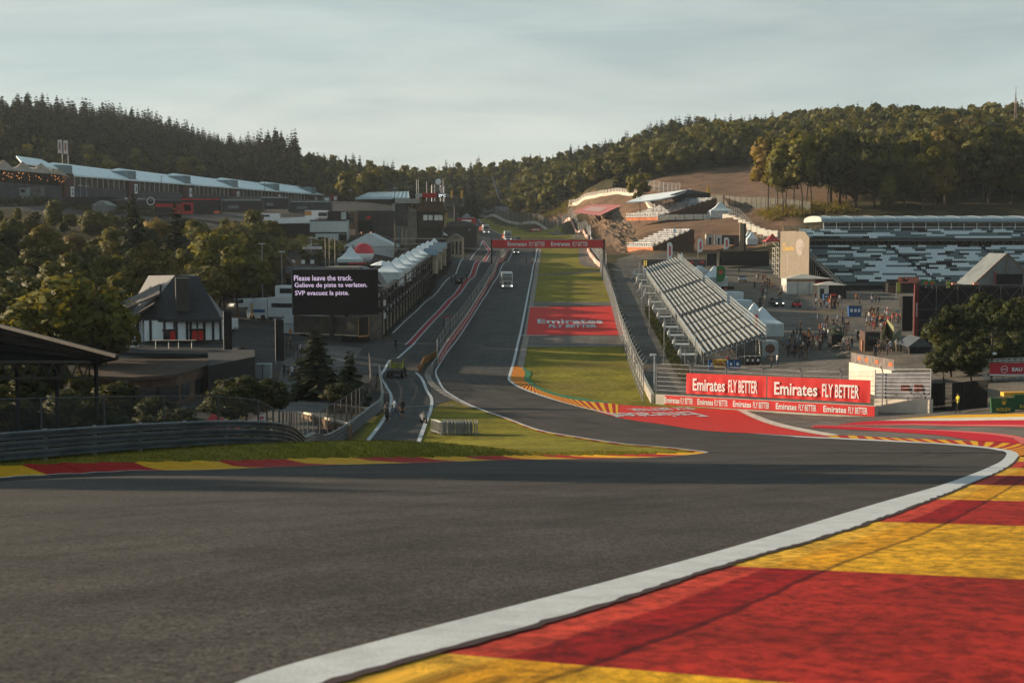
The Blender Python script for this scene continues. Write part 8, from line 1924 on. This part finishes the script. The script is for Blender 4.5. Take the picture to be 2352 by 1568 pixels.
 RA=np.array([(Rr[a][0]+Rr[b][0])/2 for a,b in E])
 tab=dict(torso=0,neck=2,head=2,hair=3,thigh=1,shin=2 if shorts else 1,foot=4,upper=0,fore=2,hand=2)
 mi=[]
 for p in out.polygons:
  c=np.array(p.center);t=np.clip(((c-A)*D).sum(1)/DD,0,1);k=int(np.argmin(np.sqrt(((A+D*t[:,None]-c)**2).sum(1))-RA));l=L[k];m=tab[l]
  if l=='head' and (c[1]>V[hm][1]+.035 or c[2]>V[hm][2]+.02):m=3
  if l=='thigh' and shorts and t[k]>.85 and L[k]=='thigh':m=2
  if l=='upper' and t[k]>.7:m=2
  mi.append(m)
 out.polygons.foreach_set('material_index',mi);out.polygons.foreach_set('use_smooth',[True]*len(out.polygons));out.update()
 return out
SPEC=[('black','black',0,0,0,0),('black','jeans',0,1,0,.30),('white','jeans',0,1,0,.25),('white','khaki',0,2,1,-.28),('red','black',0,0,1,.3),('navy','black',1,0,0,.1),('blue','jeans',0,1,1,-.3),('orange','jeans',0,2,1,.05),('grey','black',1,0,1,.32),('brown','khaki',0,1,0,0),('yellow','black',0,0,0,.15),('pale','navy',0,1,1,.28)]
PM=[]
for i,(s_,tr_,sk_,ha_,so_,st_)in enumerate(SPEC):
 PM.append(person_mesh('person',s_,tr_,sk_,ha_,bool(so_),'stand',st_,(-st_*.9+.05,st_*.9+.05),(.15+.9*(i%3==0),.2),1.0+.08*(i%4==1)))
DESC=[f"{s_} top and {tr_}{' shorts' if so_ else '' if tr_ == 'jeans' else ' trousers'}" for s_,tr_,sk_,ha_,so_,st_ in SPEC]
rp2=random.Random(21)
def person(mesh_i,x,y,rz,label,group=None,sc=1.0,z=None):
 o=bpy.data.objects.new('person',PM[mesh_i]if isinstance(mesh_i,int)else mesh_i);COL.objects.link(o)
 o.location=(x,y,g1(x,y)if z is None else z);o.rotation_euler=(0,0,rz);o.scale=(sc,sc,sc);return tag(o,label,'person',group)
def crowd(poly,n,where,seed):
 r=random.Random(seed);P_=poly;x0,x1=min(p[0]for p in P_),max(p[0]for p in P_);y0,y1=min(p[1]for p in P_),max(p[1]for p in P_);k=0;tries=0
 used=[]
 while k<n and tries<4000:
  tries+=1;vx,vy=r.uniform(x0,x1),r.uniform(y0,y1)
  if not in_poly(np.array([vx]),np.array([vy]),P_)[0]:continue
  q=G(vx,vy)
  if any((q.x-u_[0])**2+(q.y-u_[1])**2<.36 for u_ in used):continue
  used.append((q.x,q.y));i=r.choice((0,0,0,1,1,1,2,3,4,5,5,5,6,7,8,8,9,9,11));k+=1
  person(i,q.x,q.y,r.uniform(0,6.28),f'person in {DESC[i]} {where}',where,r.uniform(.94,1.06))
crowd([(1795,800),(1830,775),(1905,775),(1895,800),(1860,828),(1810,822)],66,'in the dense crowd beside the bleachers',1)
crowd([(1880,770),(1900,745),(1955,745),(1950,772),(1900,780)],30,'in the loose group before the food stall',2)
crowd([(1985,735),(2000,722),(2045,725),(2050,742),(2030,768),(1995,765)],44,'in the cluster before the stage pole',3)
crowd([(2048,745),(2048,728),(2098,732),(2098,752)],10,'standing beside the stage pole',4)
crowd([(1872,712),(1872,690),(1925,690),(1955,712),(1920,718)],22,'around the totem sign',5)
crowd([(1745,690),(1748,662),(1800,660),(1800,690)],15,'strolling below the tan sheet',6)
crowd([(1730,668),(1740,640),(1790,645),(1795,660)],13,'by the scaffold under the tan sheet',7)
crowd([(1965,700),(1965,690),(2040,690),(2040,702)],7,'on the bright ground before the bar',8)
crowd([(1735,715),(1735,690),(1760,690),(1765,720)],8,'beside the flat white tents',9)
crowd([(2005,825),(2005,808),(2075,800),(2075,815)],14,'in the shaded food court',10)
crowd([(1920,800),(1920,780),(1950,790),(1975,815),(1950,818)],7,'by the picnic tables',11)
for vx,vy,i,lab in ((1838,762,0,'person in black walking toward the dense crowd alone'),(1878,742,6,'person in a blue top alone in the middle of the plaza'),(1935,735,9,'person in a brown top behind the blue containers'),(1697,628,0,'person in black crossing the far end of the plaza'),(1640,655,2,'person in white beside the ticket booth'),(1772,843,0,'person in black standing right of the round emblem kiosk'),(1785,843,2,'person in white and jeans standing right of the round emblem kiosk'),(1672,846,4,'person in red beside the yellow skip')):
 q=G(vx,vy);person(i,q.x,q.y,rp2 .uniform(0,6.28),lab)
WALK_W=person_mesh('person','pale','jeans',0,1,False,'stand',.42,(.45,-.5),(.5,.3))
q=G(907,960);person(WALK_W,q.x,q.y,-1.2,'man in a pale blue shirt and jeans striding across the pit exit road',None,1.03)
BLK=person_mesh('person','black','black',0,0,True,'stand',.05,(.08,.05),(.1,.12),1.08)
q=G(924,963);person(BLK,q.x,q.y,3.0,'man in black T-shirt and shorts standing on the pit exit road',None,1.03)
RIDER=person_mesh('person','grey','khaki',0,0,True,'ride',0,(.9,.9),(.5,.5))
def motorbike(label,x,y,rz,body,lampm):
 t=thing('motorbike',label,'motorbike',(x,y,g1(x,y)),rz)
 for yy in (-.68,.68):
  mb=MB();mb.T=Matrix.Translation((0,yy,.31))@Matrix.Rotation(math.pi/2,4,'Y');n=16;mb.lathe([(.19,-.05),(.31,-.055),(.325,0),(.31,.055),(.19,.05)],n=n);wh=mb.build('wheel',M_TYRE,t);mb=MB();mb.T=Matrix.Translation((0,yy,.31))@Matrix.Rotation(math.pi/2,4,'Y');mb.lathe([(.03,-.06),(.19,-.03),(.19,.03),(.03,.06)],n=10);mb.build('rim',M_RIM,wh)
 mb=MB();mb.prism([(-.45,.55),(-.30,.92),(.05,.90),(.25,.72),(.85,.80),(.90,.62),(.35,.35),(-.25,.30)],-.17,.17,0,'x');mb.build('body',body,t)
 mb=MB();mb.prism([(0,.80),(.75,.84),(.85,.92),(.1,.88)],-.15,.15,0,'x');mb.build('seat',M_BLACK,t)
 mb=MB();mb.tube((0,-.68,.31),(0,-.42,.98),.045,6);mb.tube((-.36,-.36,1.02),(.36,-.36,1.02),.02,6);mb.build('handlebar',M_RIM,t)
 mb=MB();mb.prism([(-.72,.62),(-.50,1.15),(-.40,1.1),(-.5,.6)],-.14,.14,0,'x');mb.build('windshield',body,t)
 mb=MB();mb.box((0,.93,.72),(.22,.05,.10));mb.build('tail_lamp',lampm,t)
 return t
q=G(889,966);motorbike('black scooter with a glowing red tail lamp carrying a rider by the crash barrier',q.x,q.y,2.95-math.pi+math.pi,M_DARK,M_TAIL).rotation_euler[2]=.05
person(RIDER,q.x,q.y+.25,.05,'rider in a grey top and khaki shorts sitting on the black scooter',None,1.0,g1(q.x,q.y)+.93)
q=G(973,972);motorbike('grey and black motorbike parked on the white line of the pit exit',q.x,q.y,.35,P_GRY if 'P_GRY' in globals()else M_GREYP,M_DARK)
for k,(vx,vy,i,lab)in enumerate(((653,868,0,'person in black on the footpath, leftmost of five'),(662,869,8,'person in grey on the footpath, second from the left of five'),(671,872,2,'person in a white top among the five on the footpath'),(676,868,5,'person in navy close behind the white top on the footpath'),(692,866,0,'person in black on the footpath, rightmost of five'))):q=G(vx,vy);person(i,q.x,q.y,math.pi+rp2 .uniform(-.3,.3),lab)
for vx,vy,i,lab in ((667,780,7,'person in orange by the glazed frame tent'),(690,818,2,'person in white behind the railing left of the conifer'),(668,806,0,'person in black behind the railing'),(1209,607,0,'person in dark clothes walking on the straight'),(1224,606,2,'person in white top walking along the white line of the straight'),(1223,612,4,'person in red on the white line of the straight'),(1226,588,0,'person in black far along the edge of the straight')):q=G(vx,vy);person(i,q.x,q.y,rp2 .uniform(-.5,.5),lab)
MAR=person_mesh('person','yellow','black',1,0,False,'stand',.3,(.2,.35),(1.0,1.1));q=G(2200,949);person(MAR,q.x,q.y,-1.3,'marshal in a yellow vest and dark trousers walking by the black gate',None,1.03)
q=G(909,806);person(0,q.x,q.y,math.pi,'person in black on a kick scooter at the mouth of the pit lane',None,.98,g1(q.x,q.y)+.12)
t=thing('kick_scooter','small kick scooter under the person in black at the mouth of the pit lane','scooter',q,math.pi/2+.2);mb=MB();mb.box((0,0,.12),(1.1,.2,.06));mb.build('deck',M_DARK,t);mb=MB();mb.tube((.55,0,.1),(.45,0,1.1),.03,6);mb.tube((.45,-.25,1.1),(.45,.25,1.1),.025,6);mb.build('handlebar',M_STEEL,t)
for x in (-.55,.55):mb=MB();mb.tube((x,-.04,.11),(x,.04,.11),.11,10);mb.build('wheel',M_TYRE,t)
# -- vehicles
def wheels(t,xs,w,r=.33,wd=.22):
 for x in xs:
  for s in (-1,1):mb=MB();mb.tube((s*(w/2-wd/2)-wd/2,x,r),(s*(w/2-wd/2)+wd/2,x,r),r,14);o=mb.build('wheel',M_TYRE,t);mb=MB();mb.tube((s*(w/2+.005)-.01,x,r),(s*(w/2+.005)+.01,x,r),r*.6,10);mb.build('rim',M_RIM,o)
def car(label,x,y,rz,paint,lit=True,suv=0.0,name='parked_car',van=False,L=4.4,W=1.85):
 """front towards -y"""
 t=thing(name,label,'van' if van else 'car',(x,y,g1(x,y)),rz);h=L/2
 if van:prof=[(-h,.35),(-h,.85),(-h+.35,1.05),(-h+1.15,1.75),(-h+1.6,1.95),(h-.05,1.92),(h,1.6),(h,.35)];glass=[(-h+.42,1.10),(-h+1.16,1.72),(-h+1.5,1.80),(-h+2.2,1.80),(-h+2.2,1.15)]
 else :prof=[(-h,.32),(-h-.02,.62),(-h+.12,.80+suv*.3),(-h+1.15,.95+suv*.3),(h-.12,1.0+suv*.3),(h,.75),(h,.32)];glass=[(-h+1.0,.92+suv*.3),(-h+1.75,1.42+suv),(h-1.1,1.42+suv),(h-.25,.98+suv*.3)]
 mb=MB();n=len(prof);mb.prism(prof,-W/2,W/2,0,'x');b=mb.build('body',paint,t)
 bv=b.modifiers.new('bevel','BEVEL');bv.width=.07;bv.segments=2
 if not van:
  top=[(p[0]+.02,p[1])for p in glass];mb=MB();k=.14
  lo0,lo1,hi0,hi1=glass[0],glass[3],glass[1],glass[2]
  mb.add([(-W/2+.05,lo0[0],lo0[1]),(W/2-.05,lo0[0],lo0[1]),(W/2-.05,lo1[0],lo1[1]),(-W/2+.05,lo1[0],lo1[1]),(-W/2+.22,hi0[0],hi0[1]),(W/2-.22,hi0[0],hi0[1]),(W/2-.22,hi1[0],hi1[1]),(-W/2+.22,hi1[0],hi1[1])],[(3,2,1,0),(0,1,5,4),(1,2,6,5),(2,3,7,6),(3,0,4,7),(4,5,6,7)]);mb.build('window',M_GLASS,t)
  mb=MB();mb.box((0,(hi0[0]+hi1[0])/2,hi0[1]+.02),(W-.5,hi1[0]-hi0[0]-.1,.06));mb.build('roof',paint,t)
 else :
  mb=MB();mb.prism(glass,-W/2-.012,W/2+.012,0,'x');mb.build('window',M_GLASS,t)
  mb=MB();mb.add([(-W/2+.12,-h+.385,1.12),(W/2-.12,-h+.385,1.12),(W/2-.18,-h+1.12,1.745),(-W/2+.18,-h+1.12,1.745)],[(0,1,2,3)]);mb.build('windscreen',M_GLASS,t)
  mb=MB();mb.add([(-W/2+.02,-h+.3,1.03),(W/2-.02,-h+.3,1.03),(W/2-.06,-h+1.12,1.74),(-W/2+.06,-h+1.12,1.74)],[(0,1,2,3)])
 for s in (-1,1):mb=MB();mb.box((s*(W/2-.28),-h-.005,.68),(.34,.06,.14));mb.build('headlight',M_LAMP if lit else M_GREYP,t)
 mb=MB();mb.box((0,-h-.015,.45),(W*.8,.04,.2));mb.build('bumper',M_DARK,t)
 wheels(t,(-h+.85,h-.85),W);return t
P_SIL=mat('paint_silver',(.34,.36,.38),.3,.05,1,.4,.5,coat=.4);P_GRY=mat('paint_grey',(.14,.15,.16),.3,.05,1,.3,.5,coat=.4);P_BLK=mat('paint_black',(.010,.010,.011),.25,.05,1,0,.5,coat=.5);P_WHT=mat('paint_white',(.66,.68,.70),.3,.04,1,0,.5,coat=.4)
q=G(555,709);car('white panel van parked in front of the stone house',q.x,q.y,-.75,P_WHT,False,0,'delivery_van',True,5.0,1.95)
q=G(514,762);car('white van half hidden behind the black feather banner',q.x,q.y,-.4,P_WHT,True,0,'delivery_van',True,4.8,1.95)
x,y=hx(718,332),332;car('silver estate car parked on the slope road above the video screen',x,y,-1.25,P_SIL,False,.02)
x,y=hx(612,338),338;car('dark flatbed pickup with a pale cab on the slope road',x,y,1.35,P_GRY,False,.25,'pickup')
q=G(1705,647);car('silver-grey car with dark glass on the plaza road',q.x,q.y,-.1,P_SIL,False,.12)
q=G(1783,703);car('black off-road car with lit headlamps on the plaza',q.x,q.y,.15,P_BLK,True,.22)
q=G(1185,584);car('dark estate car with glaring headlamps under the sponsor gantry',q.x,q.y,.05,P_GRY,True,.12,'car')
q=G(1190,556);car('pale blue-grey off-roader just beyond the sponsor gantry',q.x,q.y,.1,P_SIL,False,.35,'car',False,4.6,2.0)
def buggy(label,x,y,rz,col,sc=1.0,lime=None):
 t=thing('buggy',label,'buggy',(x,y,g1(x,y)),rz);t.scale=(sc,sc,sc)
 mb=MB();mb.prism([(-1.4,.45),(-1.35,.85),(-.6,1.0),(-.3,.7),(.5,.7),(.6,1.0),(1.45,1.0),(1.45,.45)],-.72,.72,0,'x');mb.build('body',col,t)
 mb=MB()
 for s in (-1,1):mb.tube((s*.68,-.6,.95),(s*.62,-.1,1.85),.05,6);mb.tube((s*.62,-.1,1.85),(s*.62,.7,1.85),.05,6);mb.tube((s*.62,.7,1.85),(s*.70,1.0,.95),.05,6)
 mb.tube((-.62,.7,1.85),(.62,.7,1.85),.05,6);mb.tube((-.66,.85,1.4),(.66,.85,1.4),.04,6);mb.build('roll_cage',lime or M_DARK,t)
 mb=MB();mb.box((0,.3,1.92),(1.35,1.1,.06));mb.build('roof',M_DARK,t)
 for s in (-.35,.35):mb=MB();mb.box((s,.45,1.05),(.5,.14,.7));mb.build('seat',lime or M_BLACK,t)
 for s in (-1,1):mb=MB();mb.box((s*.62,1.47,.88),(.16,.05,.12));mb.build('tail_lamp',M_TAIL,t)
 wheels(t,(-.95,.95),1.75,.36,.30);return t
q=G(912,866);buggy('lime and black open buggy seen from behind in the mouth of the pit exit',q.x,q.y,3.0-math.pi+.05,M_DARK,1.15,mat('lime_paint',(.22,.26,.03),.4,.2,2))
q=G(1829,706);buggy('small red and black quad buggy on the plaza',q.x,q.y,math.pi,M_REDD,.85)
def lorry(label,x,y,rz,cargo,lit):
 t=thing('lorry',label,'truck',(x,y,g1(x,y)),rz)
 mb=MB();mb.prism([(0,.55),(-.03,1.5),(.06,2.75),(.35,3.45),(.7,3.6),(2.2,3.6),(2.2,.55)],-1.22,1.22,0,'x');b=mb.build('cab',mat('lorry_silver',(.46,.46,.45),.35,.06,.8,.1,.5),t);bv=b.modifiers.new('bevel','BEVEL');bv.width=.08;bv.segments=2
 mb=MB();mb.add([(-1.08,-.035,1.75),(1.08,-.035,1.75),(1.02,.03,2.72),(-1.02,.03,2.72)],[(0,1,2,3)]);mb.build('windscreen',M_GLASS,t)
 mb=MB();mb.box((0,-.03,1.25),(1.5,.06,.62));g_=mb.build('grille',mat('grille_grey',(.09,.09,.09),.4,.2,8,.4),t);mb=MB();mb.add([(.17*math.cos(a),-.075,1.3+.17*math.sin(a))for a in np.linspace(0,6.283,13)[:-1]],[tuple(range(12))]);mb.build('badge',M_RIM,g_)
 mb=MB();mb.box((0,-.06,.58),(2.45,.22,.48));mb.build('bumper',MATS['lorry_silver'],t);mb=MB();mb.box((0,-.02,3.05),(2.0,.05,.22));mb.build('sun_visor',M_DARK,t)
 for s in (-1,1):
  mb=MB();mb.box((s*.98,-.19,.62),(.36,.04,.20));mb.build('headlight',M_LAMP if lit else M_WHITEP,t);mb=MB();mb.box((s*1.42,.2,2.1),(.18,.12,.75));mb.build('mirror',M_DARK,t)
 if cargo=='box':mb=MB();mb.box((0,5.2,2.3),(2.5,5.6,2.7));mb.build('box_body',P_WHT,t)
 else :
  mb=MB();mb.box((0,5.4,1.25),(2.5,6.4,.3));mb.build('flatbed',M_ORANGE,t);mb=MB();mb.box((-.2,5.0,2.0),(1.8,3.4,1.3));mb.tube((0,3.0,1.4),(-.3,6.6,3.0),.22,6);mb.build('load',mat('load_red',(.45,.10,.06),.6,.3,1),t)
 wheels(t,(1.1,5.6,6.8),2.45,.5,.32);return t
q=G(1165,663);lorry('silver lorry with lit headlamps alone on the straight, nearest of three',q.x,q.y,.06,'box',True)
q=G(1167,555);lorry('white lorry with an orange load just beyond the sponsor gantry',q.x,q.y,.18,'flat',True)
q=G(1117,538);lorry('white lorry with an orange load farthest up the straight',q.x-0,q.y,.3,'flat',True)
q=G(1052,650);t=thing('racing_car','dark single-seater racing car being pushed in the pit lane','racing car',q,.1+math.pi)
mb=MB();mb.add([(-.15,-2.4,.25),(.15,-2.4,.25),(.15,-2.4,.4),(-.15,-2.4,.4),(-.35,-.8,.15),(.35,-.8,.15),(.32,-.8,.65),(-.32,-.8,.65),(-.7,.4,.15),(.7,.4,.15),(.35,.4,.75),(-.35,.4,.75),(-.3,2.1,.2),(.3,2.1,.2),(.15,2.1,.5),(-.15,2.1,.5)],[(0,1,2,3)]+[(4*k+i,4*k+(i+1)%4,4*k+4+(i+1)%4,4*k+4+i)for k in range(3)for i in range(4)]+[(15,14,13,12)]);mb.build('body',P_BLK,t)
mb=MB();mb.box((0,.55,.85),(.26,.7,.35));mb.build('airbox',M_REDD,t);mb=MB();mb.box((0,-2.45,.18),(1.8,.45,.06));mb.build('front_wing',M_DARK,t);mb=MB();mb.box((0,2.3,.85),(1.0,.35,.08));mb.box((-.5,2.3,.65),(.04,.5,.5));mb.box((.5,2.3,.65),(.04,.5,.5));mb.build('rear_wing',M_DARK,t);wheels(t,(-1.6,1.7),1.9,.34,.36)
for k,(vx,vy)in enumerate(((1037,651),(1046,646),(1059,654),(1066,649),(1072,645))):q=G(vx,vy);person((0,5,0,8,0)[k],q.x,q.y,3+.2*k,'mechanic in dark clothes pushing the racing car in the pit lane','mechanics pushing the racing car')
bf=MB();Wb=2.2
for z in (.18,1.08):bf.tube((-Wb/2,0,z),(Wb/2,0,z),.022,6)
for s in (-1,1):bf.tube((s*Wb/2,0,.0),(s*Wb/2,0,1.08),.022,6)
bme=bf.mesh('frame',M_STEEL);br_=MB()
for k in range(13):br_.tube((-Wb/2+Wb*(k+.5)/13,0,.18),(-Wb/2+Wb*(k+.5)/13,0,1.08),.011,4)
rme=br_.mesh('bars',M_STEEL);ft=MB();ft.box((0,0,.02),(.06,.6,.03));fme=ft.mesh('foot',M_STEEL)
q0,q1=G(1000,996),G(1097,998)
ks=[0,.05,.09,.16,.20]+[.24+.037*k for k in range(18)]+[.93,.97,1.0]
for k,f_ in enumerate(ks):
 q=q0 .lerp(q1,f_);t=thing('crowd_barrier','steel crowd barrier in the close row standing on the infield grass','barrier',(q.x,q.y,g1(q.x,q.y)),R(90)+rp2 .uniform(-.06,.06)+(.35 if k<3 else 0),'steel crowd barriers on the infield grass')
 for nm,me in (('frame',bme),('bars',rme)):o=bpy.data.objects.new(nm,me);COL.objects.link(o);o.parent=t
 for s in (-1,1):o=bpy.data.objects.new('foot',fme);COL.objects.link(o);o.parent=t;o.location=(s*.8,0,0)
for k,(vx,vy,vt)in enumerate(((1474,714,644),(1491,770,656),(1525,838,730),(1573,858,800),(1597,855,760),(1468,660,600))):
 q=G(vx,vy);h=P(vx,vt,q.y).z-q.z;t=thing('slim_pole','slim pale pole standing between the hedge and the bleachers','pole',q,0,'slim poles before the bleachers');mb=MB();mb.tube((0,0,0),(0,0,h),.055,6);mb.build('pole',M_STEEL,t)
p=G(1511,905);t=thing('camera_post','white camera post behind the cable fence at the wall corner','post',(p.x,p.y+4,g1(p.x,p.y+4)));mb=MB();mb.tube((0,0,0),(0,0,4.0),.07,6);mb.build('pole',M_WHITEP,t);mb=MB();mb.box((-.15,0,4.1),(.7,.3,.25));mb.build('camera_head',M_WHITEP,t)
# -- evening haze over the valley
def haze_box():
 m=bpy.data.materials.new('haze');m.use_nodes=True;nt=m.node_tree
 for n in list(nt.nodes):nt.nodes.remove(n)
 o=nt.nodes.new('ShaderNodeOutputMaterial');v=nt.nodes.new('ShaderNodeVolumePrincipled')
 v.inputs['Color'].default_value=(.80,.88,.95,1);v.inputs['Density'].default_value=HAZE;v.inputs['Anisotropy'].default_value=0.2
 nt.links.new(v.outputs[0],o.inputs['Volume'])
 mb=MB();z0=float(GZ.min())-1.0
 mb.box2((-2500,-450,z0),(2500,3300,150));ob=mb.build('haze',m);tag(ob,None,None,None,'stuff')
HAZE=0.00008
haze_box()
